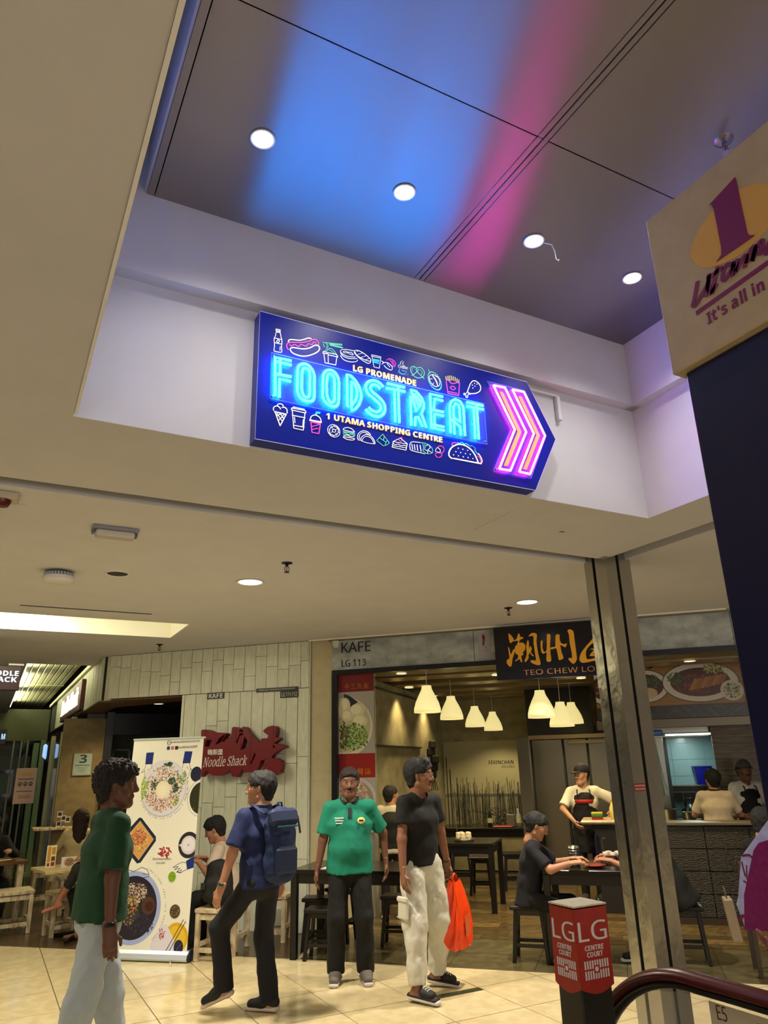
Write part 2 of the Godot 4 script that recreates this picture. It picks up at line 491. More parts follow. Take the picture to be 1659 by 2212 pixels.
["rambutan_icon","p",4,"l",[1101,147,1104,142,1099,137,1099,131,1092,129,1089,123,1083,123,1078,118,1073,122]],
["rambutan_icon","p",4,"l",[1086,116,1089,111,1083,107,1083,101,1076,99,1073,93,1067,94,1062,90,1057,93,1051,91,1050,97,1044,98,1046,104,1042,108]],
["rambutan_icon","w",4,"sc",[1047,135,1058,150,1074,145,1078,129,1060,124,1048,125]],
["rambutan_icon","p",3,"s",[1043,113,1063,118,1086,119]],
["taco_icon","w",12,"s",[1152,102,1136,114,1136,136,1153,167,1182,190,1217,202,1255,199,1288,183,1311,159,1329,124,1333,107]],
["taco_icon","w",12,"l",[1162,104,1352,105]],
["taco_icon","w",9,"s",[1352,105,1362,121,1356,145,1340,166]],
["taco_icon","p",7,"s",[1159,183,1163,199,1177,205,1191,203]],
["taco_icon","c",7,"s",[1197,210,1210,208,1230,217,1241,209,1259,214,1279,206]],
["taco_icon","b",6,"l",[1286,200,1296,212,1321,193,1313,183]],
["taco_icon","c",6,"s",[1318,182,1326,171,1336,160]],
["taco_icon","p",7,"s",[1331,150,1348,140,1350,115]],
["taco_icon","w",9,"l",[1199,175,1201,174]],
["taco_icon","w",9,"l",[1232,174,1233,173]],
["taco_icon","w",9,"l",[1265,174,1266,173]],
["taco_icon","w",9,"l",[1182,150,1184,149]],
["taco_icon","w",9,"l",[1215,150,1216,149]],
["taco_icon","w",9,"l",[1248,150,1249,149]],
["taco_icon","w",9,"l",[1281,151,1282,150]],
["taco_icon","w",9,"l",[1165,127,1166,126]],
["taco_icon","w",9,"l",[1198,127,1199,126]],
["taco_icon","w",9,"l",[1231,127,1233,126]],
["taco_icon","w",9,"l",[1264,128,1266,127]],
["taco_icon","w",9,"l",[1298,128,1299,127]],
]

# ---------- the setting
var paint: Material
var steel: StandardMaterial3D

func slot_map(n: int) -> Array:
	return range(n)

func build_setting() -> void:
	paint = mottled(Color(0.80, 0.80, 0.825), Color(0.815, 0.815, 0.84), 0.35, 0.75, 0.03, 5)
	var well_paint := paint
	var dark := mat(Color(0.05, 0.05, 0.07), 0.5)
	# floor: cream glossy tiles up to the shop line, each tile its own piece
	var fl := struct("floor")
	var base := mat(Color(0.33, 0.28, 0.19), 0.7)
	slab("screed", [-9, 9, 14, 9, 14, 3.35, 0.42, -10.23, -0.2, -10.85, -9, -10.85], -0.2, -0.012, base, fl)
	slab("shop_screed", [14, 3.35, 14, -26, -9, -26, -9, -10.85, -0.2, -10.85, 0.42, -10.23], -0.2, -0.016, dark, fl)
	var tm := []
	var rng := RandomNumberGenerator.new(); rng.seed = 5
	for k in 4:
		var t: StandardMaterial3D = mottled(Color(0.765 + 0.012 * k, 0.70 + 0.012 * k, 0.53 + 0.012 * k), Color(0.81 + 0.01 * k, 0.75 + 0.01 * k, 0.59 + 0.01 * k), 0.9, 0.13, 0.0, 3)
		t.metallic_specular = 0.55
		tm.append(t)
	var front := PackedVector2Array([Vector2(-9, -12), Vector2(14, -12), Vector2(14, 9), Vector2(-9, 9)])
	var line := PackedVector2Array([Vector2(-9, 9), Vector2(14, 9), Vector2(14, 3.35), Vector2(3.0, -7.62), Vector2(0.42, -10.02), Vector2(-0.2, -10.6), Vector2(-9, -10.6)])
	var g := 0.004
	var whole := {}
	for i in range(-5, 12):
		for j in range(-9, 3):
			var x0 := 0.795 + 0.625 * i; var z0 := -5.9 + 0.625 * j
			if z0 > -3.0 and (x0 > 3.8): continue
			var q := PackedVector2Array([Vector2(x0 + g, z0 + g), Vector2(x0 + 0.625 - g, z0 + g), Vector2(x0 + 0.625 - g, z0 + 0.625 - g), Vector2(x0 + g, z0 + 0.625 - g)])
			var stripe := i == 4 and j == 0
			if stripe: q[0].y += 0.085; q[1].y += 0.085
			for pc in Geometry2D.intersect_polygons(q, line):
				if pc.size() < 3: continue
				var arr := []
				for v in pc: arr.append_array([v.x, v.y])
				slab("floor_tile", arr, -0.012, 0.0, tm[rng.randi() % 4], fl)
			if stripe:
				slab("floor_strip", [x0 + g, z0 + 0.002, x0 + 0.625 - g, z0 + 0.002, x0 + 0.625 - g, z0 + 0.08, x0 + g, z0 + 0.08], -0.012, 0.0, mat(Color(0.22, 0.24, 0.13), 0.25), fl)
	# the rest of the hall floor behind and beside the camera
	slab("hall_floor", [-9, 9, 14, 9, 14, 3.35, 8.9, -1.85, -9, -1.53], -0.012, 0.0, tm[1], fl)
	slab("hall_floor", [-9, -1.53, -2.34, -1.53, -2.34, -10.6, -9, -10.6], -0.012, 0.0, tm[1], fl)
	# ceiling: soffit around the well, shutter channel, soffit up to the shop fronts
	var ce := struct("ceiling")
	var T := 0.22
	slab("soffit", [-9, -4.16, 0.144, -4.16, 0.144, 9, -9, 9], 3.3, 3.3 + T, paint, ce)
	slab("soffit", [0.144, -4.16, 3.741, -4.16, 3.741, -3.249, 0.144, -3.249], 3.3, 3.3 + T, paint, ce)
	slab("soffit", [3.741, -4.16, 4.205, -4.16, 4.205, 9, 3.741, 9], 3.3, 3.3 + T, paint, ce)
	slab("soffit", [0.148, 2.2, 3.737, 2.2, 3.737, 9, 0.148, 9], 3.3, 3.3 + T, paint, ce)
	# outer soffit has an opening for the light trough x -2..1.82, z -9.03..-8.04
	slab("soffit", [-9, -4.295, 4.36, -4.295, 4.36, 9, 14, 9, 14, 1.87, 4.22, -7.91, 4.22, -8.04, -9, -8.04], 3.3, 3.3 + T, paint, ce)
	slab("soffit", [1.825, -8.04, 4.22, -8.04, 4.09, -8.04, 1.39, -10.74, 1.3, -11.9, -9, -11.9, -9, -9.03, 1.825, -9.03], 3.3, 3.3 + T, paint, ce)
	slab("soffit", [-9, -9.03, -2.0, -9.03, -2.0, -8.04, -9, -8.04], 3.3, 3.3 + T, paint, ce)
	slab("channel_bed", [-9, -4.32, 4.40, -4.32, 4.40, 9, 4.17, 9, 4.17, -4.13, -9, -4.13], 3.36, 3.40, mat(Color(0.10, 0.11, 0.16), 0.35, 0.3), ce)
	bx("access_panel", Vector3(3.0, 3.2985, -3.70), Vector3(0.42, 0.003, 0.46), paint, ce)
	bx("access_panel", Vector3(-0.25, 3.2985, -4.84), Vector3(0.55, 0.003, 0.48), paint, ce)
	# light trough
	var tr := struct("trim_1")
	var white := mat(Color(0.93, 0.92, 0.86), 0.6)
	bx("trough_side", Vector3(-0.085, 3.47, -9.018), Vector3(3.81, 0.34, 0.02), white, tr)
	bx("trough_side", Vector3(-0.085, 3.47, -8.052), Vector3(3.81, 0.34, 0.02), white, tr)
	bx("trough_side", Vector3(1.812, 3.47, -8.535), Vector3(0.02, 0.34, 0.96), white, tr)
	bx("trough_side", Vector3(-1.985, 3.47, -8.535), Vector3(0.02, 0.34, 0.96), white, tr)
	# well walls
	var wb := struct("wall_back")
	var s := S()
	box(s, Vector3(1.94, 3.7005, -3.315), Vector3(3.75, 0.799, 0.14))
	obj("lower_face", fin(s), well_paint, wb)
	bx("upper_face", Vector3(1.94, 4.55, -3.265), Vector3(3.85, 0.905, 0.2), well_paint, wb)
	var wr := struct("wall_right")
	bx("lower_face", Vector3(3.807, 3.7005, -0.52), Vector3(0.14, 0.799, 5.7), well_paint, wr)
	bx("upper_face", Vector3(3.757, 4.55, -0.52), Vector3(0.2, 0.905, 5.7), well_paint, wr)
	var wl := struct("wall_left")
	bx("face", Vector3(0.078, 4.202, -0.52), Vector3(0.14, 1.8, 5.75), well_paint, wl)
	bx("edge_bead", Vector3(0.1555, 3.31, -0.5), Vector3(0.013, 0.03, 5.4), mat(Color(0.93, 0.93, 0.95), 0.4), wl)
	var wf := struct("wall_front")
	bx("face", Vector3(1.94, 4.1, 2.27), Vector3(3.9, 1.7, 0.14), well_paint, wf)
	# glossy rolled metal ceiling panels of the well, grain across the sign wall
	var gl := mat(Color(0.60, 0.58, 0.60), 0.38, 0.92)
	gl.metallic_specular = 0.6
	gl.anisotropy_enabled = true; gl.anisotropy = 1.0
	var cw := struct("ceiling_well")
	for r in [[0.392, 1.928, -3.2, -1.988], [0.392, 1.928, -1.982, 2.2], [1.933, 1.961, -3.2, -1.986], [1.933, 1.961, -1.982, 2.2], [1.969, 1.994, -3.2, 2.2], [2.0, 3.7, -3.2, -1.988], [2.0, 3.7, -1.982, 2.2], [0.352, 0.386, -3.2, 2.2]]:
		var p := S()
		var a: float = r[0]; var b: float = r[1]; var c: float = r[2]; var d: float = r[3]
		# underside with u along z, the other faces plain
		p.set_uv(Vector2(0, 0))
		box(p, Vector3((a + b) / 2, 4.60, (c + d) / 2), Vector3(b - a, 0.04, d - c))
		var P := [Vector3(a, 4.575, c), Vector3(b, 4.575, c), Vector3(b, 4.575, d), Vector3(a, 4.575, d)]
		for i in [0, 1, 2, 0, 2, 3]:
			p.set_uv(Vector2(P[i].z, P[i].x)); p.add_vertex(P[i])
		p.generate_normals(); p.generate_tangents()
		obj("ceiling_panel", p.commit(), gl, cw)
	slab("deck", [0.0, -3.3, 3.9, -3.3, 3.9, 2.3, 0.0, 2.3], 4.98, 5.1, well_paint, cw)
	bx("gap_side", Vector3(0.345, 4.79, -0.5), Vector3(0.012, 0.4, 5.4), well_paint, cw)
	# outer hall walls
	var far := mat(Color(0.80, 0.77, 0.72), 0.8)
	var w2 := struct("wall_hall")
	bx("rear", Vector3(2.5, 1.7, 9.1), Vector3(23.4, 3.7, 0.2), far, w2)
	bx("side", Vector3(-9.1, 1.7, -8.0), Vector3(0.2, 3.7, 36), far, w2)
	bx("side", Vector3(14.1, 1.7, -8.0), Vector3(0.2, 3.7, 36), far, w2)
	bx("end", Vector3(2.5, 2.0, -26.1), Vector3(23.4, 4.4, 0.2), far, w2)
	# unseen light panels behind the camera light upright faces; steel post and tiles mirror them
	for a in [[Vector3(-3.2, 1.45, 8.97), 5.0, "unseen light panel across the hall left of the escalator"], [Vector3(4.4, 1.45, 8.97), 6.0, "unseen light panel across the hall behind the escalator"]]:
		var t := thing("unseen_hall_panel", a[2], "light panel", a[0])
		bx("lamp_panel", Vector3(0, 0, 0.02), Vector3(a[1], 2.3, 0.04), glow(Color(1.0, 0.96, 0.90), 1.6), t)
		for k in [-0.5, -0.167, 0.167, 0.5]: bx("mullion", Vector3(a[1] * k, 0, -0.02), Vector3(0.07, 2.4, 0.06), mat(Color(0.12, 0.12, 0.13), 0.4), t)  # dark strips dividing the unseen light panel
		area("lamp_area", Vector3(0, 0, -0.06), Vector3(0, 0, -1), Vector2(a[1], 2.2), 16.0, Color(1.0, 0.97, 0.93), t)

func downlight(called: String, label: String, at: Vector3, r: float, e: float, col: Color, group: String, angle := 70.0, g := 3.0) -> void:
	var t := thing(called, label, "downlight", at, 0, group)
	var s := S()
	lathe(s, [Vector2(r, 0.0), Vector2(r * 1.14, -0.002), Vector2(r * 1.2, -0.006), Vector2(r * 1.12, -0.010), Vector2(r, -0.006), Vector2(r * 0.99, 0.0)], 28)
	obj("trim_ring", fin(s), mat(Color(0.9, 0.9, 0.88), 0.4), t)
	s = S()
	lathe(s, [Vector2(0, -0.006), Vector2(r * 0.98, -0.006), Vector2(r * 0.98, -0.001), Vector2(0, -0.001)], 28, Vector3.ZERO, Basis.IDENTITY, false)
	obj("lamp_disc", fin(s), glow(col, g), t)
	spot("lamp_beam", Vector3(0, -0.03, 0), Vector3.DOWN, e, col, angle, r * 0.9, t, 0.8)

func build_ceiling_fixtures() -> void:
	var warm := Color(1.0, 0.95, 0.87)
	var cool := Color(1.0, 0.97, 0.93)
	var wellspots := [Vector3(0.771, 4.575, -2.57), Vector3(1.534, 4.575, -2.57), Vector3(2.376, 4.575, -2.57), Vector3(3.138, 4.575, -2.57)]
	var wl := ["well downlight closest to the left end of the blue sign", "well downlight within the blue glow above the word on the sign", "well downlight with a loose wire, above the pink arrow", "well downlight nearest the right wall of the well"]
	for i in 4: downlight("downlight", wl[i], wellspots[i], 0.05, 1.25, cool, "downlights in the ceiling well", 62.0, 6.0)
	var w := S()
	tube(w, PackedVector3Array([Vector3(2.43, 4.573, -2.56), Vector3(2.47, 4.55, -2.53), Vector3(2.478, 4.50, -2.52), Vector3(2.482, 4.45, -2.52), Vector3(2.495, 4.44, -2.52), Vector3(2.50, 4.452, -2.52)]), 0.0025, 6)
	tag(obj("loose_wire", fin(w), mat(Color(0.9, 0.88, 0.85), 0.5)), "thin white loose wire hanging beside a well downlight", "wire")
	downlight("soffit_downlight", "round downlight in the grey soffit left of the blue sprinkler", Vector3(1.829, 3.3, -5.93), 0.10, 14.0, warm, "downlights in the soffit")
	downlight("soffit_downlight", "round downlight in the soffit above the dark blue sign", Vector3(4.643, 3.3, -5.70), 0.10, 14.0, warm, "downlights in the soffit")
	# unseen downlights behind and beside the camera, placed to light the hall
	for p in [Vector3(-1.5, 3.3, -5.9), Vector3(-1.5, 3.3, -2.0), Vector3(-1.5, 3.3, 2.5), Vector3(2.0, 3.3, 4.5), Vector3(6.2, 3.3, -3.0), Vector3(6.2, 3.3, 0.8), Vector3(9.5, 3.3, 1.5)]:
		downlight("soffit_downlight", "unseen round downlight in the soffit away from the shops", p, 0.10, 8.0, warm, "downlights in the soffit")
	# light trough panel
	var t := thing("trough_light", "long recessed light trough panel in the soffit before the plank wall", "ceiling light", Vector3(-0.085, 3.60, -8.535))
	bx("lamp_diffuser", Vector3(0, 0.01, 0), Vector3(3.8, 0.02, 0.98), glow(Color(1.0, 0.97, 0.80), 1.1), t)
	area("lamp_area", Vector3(0, -0.03, 0), Vector3.DOWN, Vector2(3.7, 0.9), 30.0, Color(1.0, 0.96, 0.82), t)
	# linear diffuser
	t = thing("slot_diffuser", "thin dark linear air slot in the soffit beside the light trough", "air vent", Vector3(0.71, 3.3, -7.615))
	bx("slot", Vector3(0, -0.003, 0), Vector3(1.22, 0.006, 0.03), mat(Color(0.12, 0.11, 0.1), 0.6), t)
	bx("frame", Vector3(0, -0.0015, 0), Vector3(1.30, 0.003, 0.06), paint, t)
	# smoke detector
	t = thing("smoke_detector", "white ribbed round smoke detector on the soffit", "smoke detector", Vector3(0.33, 3.3, -6.17))
	var s := S()
	lathe(s, [Vector2(0, -0.085), Vector2(0.10, -0.085), Vector2(0.118, -0.075), Vector2(0.122, -0.05), Vector2(0.118, -0.045)], 32)
	obj("cover", fin(s), mat(Color(0.86, 0.86, 0.88), 0.4), t)
	s = S()
	for k in 30:
		var a := TAU * k / 30
		box(s, Vector3(cos(a) * 0.108, -0.034, sin(a) * 0.108), Vector3(0.008, 0.026, 0.014), Basis(Vector3.UP, -a))
	obj("ribs", fin(s), mat(Color(0.7, 0.72, 0.78), 0.5), t)
	s = S(); lathe(s, [Vector2(0.09, -0.045), Vector2(0.09, -0.012), Vector2(0.07, 0.0)], 24)
	obj("base", fin(s), mat(Color(0.35, 0.38, 0.45), 0.5), t)
	# ceiling speaker
	t = thing("ceiling_speaker", "flat round grey mesh ceiling speaker with white rim", "speaker", Vector3(0.755, 3.3, -6.05))
	s = S(); lathe(s, [Vector2(0.078, -0.004), Vector2(0.092, -0.012), Vector2(0.098, -0.006), Vector2(0.1, 0.0)], 32)
	obj("rim", fin(s), mat(Color(0.85, 0.85, 0.85), 0.5), t)
	s = S(); lathe(s, [Vector2(0, -0.008), Vector2(0.08, -0.006)], 32)
	obj("mesh_cover", fin(s), mat(Color(0.16, 0.18, 0.2), 0.7), t)
	# emergency light box
	t = thing("emergency_light", "clear boxy emergency light fitting on the soffit", "light fitting", Vector3(0.565, 3.3, -4.86))
	bx("base_plate", Vector3(0, -0.012, 0), Vector3(0.29, 0.024, 0.12), mat(Color(0.55, 0.55, 0.6), 0.4), t, 0.004)
	bx("lens", Vector3(0, -0.045, 0.005), Vector3(0.245, 0.045, 0.095), mat(Color(0.78, 0.77, 0.76), 0.25), t, 0.012)
	for k in [-1, 1]: bx("clip", Vector3(k * 0.135, -0.035, 0), Vector3(0.012, 0.03, 0.05), mat(Color(0.4, 0.4, 0.45), 0.4), t, 0.003)
	# fire alarm sounder at the left edge
	t = thing("fire_sounder", "small beige box with a dark red dome under the soffit edge", "alarm", Vector3(-0.105, 3.3, -4.44))
	bx("housing", Vector3(0, -0.02, 0), Vector3(0.16, 0.04, 0.12), mat(Color(0.75, 0.72, 0.66), 0.5), t, 0.006)
	s = S(); lathe(s, [Vector2(0, -0.085), Vector2(0.03, -0.078), Vector2(0.042, -0.055), Vector2(0.045, -0.04)], 20)
	obj("dome", fin(s), mat(Color(0.35, 0.04, 0.05), 0.3), t)
	for a in [[Vector3(1.906, 3.3, -5.231), "blue-grey pendent sprinkler head in the soffit right of the downlight", Color(0.10, 0.13, 0.32)], [Vector3(4.647, 3.3, -6.017), "dark pendent sprinkler head by the downlight above the dark blue sign", Color(0.16, 0.14, 0.16)], [Vector3(1.787, 3.3, -9.551), "dark pendent sprinkler head in the soffit before the white plank wall", Color(0.12, 0.11, 0.1)], [Vector3(2.753, 4.575, -1.604), "chrome sprinkler head in the well ceiling above the logo totem", Color(0.55, 0.53, 0.6)]]:
		sprinkler(a[0], a[1], a[2])
	for a in [Vector3(3.39, 3.3, -3.71)]:
		var o := bx("soffit_chip", Vector3(0, -0.001, 0), Vector3(0.045, 0.002, 0.012), mat(Color(0.25, 0.23, 0.22), 0.8))
		o.position = a; tag(o, "small dark chip in the soffit paint right of the access panel", "paint chip")

func sprinkler(at: Vector3, label: String, col: Color) -> void:
	var t := thing("sprinkler", label, "sprinkler", at, 0, "sprinkler heads")
	var m := mat(col, 0.25, 0.7)
	var s := S(); lathe(s, [Vector2(0.012, -0.014), Vector2(0.02, -0.012), Vector2(0.043, -0.004), Vector2(0.045, 0)], 20)
	obj("escutcheon", fin(s), m, t)
	s = S(); cyl(s, Vector3(0, 0, 0), Vector3(0, -0.03, 0), 0.012, 0.012, 10)
	for k in [-1, 1]:
		tube(s, PackedVector3Array([Vector3(k * 0.010, -0.028, 0), Vector3(k * 0.02, -0.042, 0), Vector3(k * 0.016, -0.062, 0), Vector3(0, -0.074, 0)]), 0.003, 6)
	obj("yoke", fin(s), m, t)
	s = S(); cyl(s, Vector3(0, -0.03, 0), Vector3(0, -0.07, 0), 0.0035, 0.0035, 8)
	obj("bulb", fin(s), mat(Color(0.6, 0.1, 0.08), 0.2), t)
	s = S(); cyl(s, Vector3(0, -0.074, 0), Vector3(0, -0.078, 0), 0.02, 0.021, 16)
	obj("deflector", fin(s), m, t)

# ---------- the neon arrow sign: local x to the right, y up, z to the viewer; origin at the lower left of the face
func build_sign() -> void:
	var t := thing("arrow_sign", "dark blue arrow shaped wall sign with cyan neon letters and pink neon chevrons", "sign", Vector3(0.97, 3.31, -3.155))
	var navy := mat(Color(0.01, 0.10, 0.55), 0.35)
	navy.metallic_specular = 0.4
	var outline := PackedVector2Array([Vector2(0, 0), Vector2(1.741, 0), Vector2(1.943, 0.375), Vector2(1.758, 0.738), Vector2(0, 0.738)])
	var s := S()
	prism(s, outline, -0.088, 0.0)
	obj("cabinet", fin(s), navy, t)
	s = S(); stroke(s, outline, 0.0035, true, 0.0, 0.0012)
	obj("edge_line", fin(s), mat(Color(0.75, 0.78, 0.95), 0.4), t)
	# clear acrylic carriers
	var acr := glass(Color(0.9, 0.95, 1.0), 0.02); acr.metallic_specular = 0.12; acr.roughness = 0.2
	var ed := mat(Color(0.45, 0.6, 0.95), 0.3)
	for p in [[0.066, 0.234, 1.402, 0.234, 1.402, 0.50, 0.066, 0.50], [1.44, 0.663, 1.589, 0.369, 1.432, 0.07, 1.707, 0.07, 1.861, 0.382, 1.723, 0.663]]:
		s = S(); prism(s, poly(p), 0.007, 0.010)
		var c := obj("acrylic_carrier", fin(s), acr, t)
		s = S(); stroke(s, poly(p), 0.0028, true, 0.0085, 0.0106)
		obj("carrier_edge", fin(s), ed, c)
	s = S()
	for q in [Vector2(0.08, 0.485), Vector2(0.08, 0.25), Vector2(1.388, 0.485), Vector2(1.388, 0.25), Vector2(1.462, 0.645), Vector2(1.455, 0.086), Vector2(1.69, 0.086)]:
		cyl(s, Vector3(q.x, q.y, 0.0), Vector3(q.x, q.y, 0.013), 0.005, 0.005, 10)
	obj("standoff_screws", fin(s), mat(Color(0.7, 0.72, 0.8), 0.3, 0.8), t)
	# neon letters
	var cy := glow(Color(0.05, 0.56, 1.0), 80.0)
	cy.albedo_color = Color(0.2, 0.7, 0.9)
	var letters := {}
	for n in NEON:
		var key: String = n[0].left(1) if n[0].length() > 1 else n[0]
		var id: String = n[0]
		if not letters.has(id):
			letters[id] = Node3D.new(); letters[id].name = "neon_letter"; t.add_child(letters[id], true)
		var p := poly(n[2], 0.001)
		var closed: bool = n[1].ends_with("c")
		if n[1].begins_with("s"): p = curve(p, closed, 4)
		var pts := PackedVector3Array()
		for v in p: pts.append(Vector3(v.x, v.y, 0.021))
		s = S(); tube(s, pts, 0.0058, 8, closed, 0.0075)
		obj("neon_tube", fin(s), cy, letters[id])
	var pk := glow(Color(1.0, 0.16, 0.75), 30.0)
	for n in CHEVRON_TUBES:
		var pts := PackedVector3Array()
		var p := poly(n, 0.001)
		for i in p.size():
			var q := p[(i + 1) % p.size()]
			pts.append(Vector3(p[i].x, p[i].y, 0.021)); pts.append(Vector3(lerpf(p[i].x, q.x, 0.04), lerpf(p[i].y, q.y, 0.04), 0.021)); pts.append(Vector3(lerpf(p[i].x, q.x, 0.96), lerpf(p[i].y, q.y, 0.96), 0.021))
		s = S(); tube(s, pts, 0.0058, 8, true, 0.0075)
		obj("neon_chevron_tube", fin(s), pk, t)
	var ye := mat(Color(1.0, 0.72, 0.12), 0.5)
	ye.emission_enabled = true; ye.emission = Color(1.0, 0.62, 0.10); ye.emission_energy_multiplier = 0.45  # yellow bars with a glow put into their material
	for n in CHEVRON_BARS:
		s = S(); prism(s, poly(n, 0.001), 0.0, 0.004)
		obj("yellow_chevron_bar", fin(s), ye, t)
	# lettering lines
	var cream := mat(Color(1.0, 0.86, 0.55), 0.5)
	cream.emission_enabled = true; cream.emission = Color(1.0, 0.74, 0.33); cream.emission_energy_multiplier = 0.65  # cream lettering, drawn with a glow of its own
	text("lettering_light", "LG PROMENADE", 0.398, 0.036, 0.006, cream, t, Transform3D(Basis.IDENTITY, Vector3(0.538, 0.514, 0.0)), "sans", 700)
	text("lettering_light", "1 UTAMA SHOPPING CENTRE", 0.716, 0.034, 0.006, cream, t, Transform3D(Basis.IDENTITY, Vector3(0.378, 0.188, 0.0)), "sans", 700)
	text("lettering_light", "Coffee", 0.062, 0.022, 0.003, mat(Color(0.95, 0.95, 0.9), 0.5), t, Transform3D(Basis.IDENTITY, Vector3(0.822, 0.608, 0.0)), "serif", 700, 0.2)
	text("lettering_light", "TIME", 0.028, 0.008, 0.002, mat(Color(0.6, 0.75, 0.95), 0.5), t, Transform3D(Basis.IDENTITY, Vector3(0.842, 0.590, 0.0)), "sans", 700)
	# icons, one part per icon, its strokes as sub-parts
	var cols := {"w": [Color(1.0, 0.97, 0.90), 0.55], "y": [Color(1.0, 0.88, 0.5), 0.55], "p": [Color(1.0, 0.30, 0.72), 0.6], "c": [Color(0.25, 0.85, 1.0), 0.5], "g": [Color(0.45, 0.90, 0.72), 0.35], "b": [Color(0.35, 0.55, 1.0), 0.4]}
	var im := {}
	for k in cols:
		var m := mat(cols[k][0], 0.5)
		m.emission_enabled = true; m.emission = cols[k][0]; m.emission_energy_multiplier = cols[k][1]  # mostly printed lines; a glow is put into their colour
		im[k] = m
	var icons := {}
	var tools := {}
	for n in ICONS:
		var id: String = n[0] + n[1]
		if not tools.has(id): tools[id] = [n[0], n[1], S()]
		var p := poly(n[4], 0.001)
		var closed: bool = n[3].ends_with("c")
		if n[3].begins_with("s") and p.size() > 2: p = curve(p, closed, 4)
		elif p.size() > 2:
			# keep corners crisp
			var q := PackedVector2Array()
			for i in p.size():
				q.append(p[i])
				if closed or i < p.size() - 1:
					q.append(p[i].lerp(p[(i + 1) % p.size()], 0.06)); q.append(p[i].lerp(p[(i + 1) % p.size()], 0.94))
			p = q
		stroke(tools[id][2], p, n[2] * 0.0006, closed, 0.0, 0.003)
	for id in tools:
		var nm: String = tools[id][0]
		if not icons.has(nm):
			icons[nm] = Node3D.new(); icons[nm].name = nm; t.add_child(icons[nm], true)
		obj("glowing_outline", fin(tools[id][2]), im[tools[id][1]], icons[nm])
	# wall bracket cover at the arrow tip
	var b := thing("conduit", "lavender painted cable conduit dropping down the wall beside the arrow tip", "conduit", Vector3(2.85, 3.87, -3.245))
	var pm := mat(Color(0.85, 0.84, 0.86), 0.6)
	bx("run", Vector3(0.06, 0.185, 0.012), Vector3(0.29, 0.022, 0.024), pm, b, 0.003)
	bx("drop", Vector3(0.18, 0.085, 0.018), Vector3(0.028, 0.17, 0.034), pm, b, 0.004)

# ---------- totem, bollard, escalator, shutter post
const LOGO_ONE := [248,367,177,349,182,346,185,329,183,225,180,209,165,200,178,200,252,199,262,200,250,208,247,219,249,355]
const LOGO_ELLIPSE := [108,274,107,250,120,221,143,200,177,188,221,180,263,187,291,200,309,227,315,266,311,293,291,313,253,330,213,335,169,324,134,306]
const LOGO_SCRIPT := [[110,182,96,150,88,136,96,133,114,146,133,163,142,181,130,150,124,140],[141,181,134,150,136,137,153,146],[164,184,150,155,141,136],[138,175,174,178],[199,171,183,176,171,153,177,146,190,155,205,171,196,152,195,145],[213,170,202,146,218,162,230,169,234,164,226,147],[232,154,240,166,250,175,257,172,243,146,256,168,270,177,274,172,262,153],[300,170,284,160,273,149,280,143,296,152,306,172,298,147]]

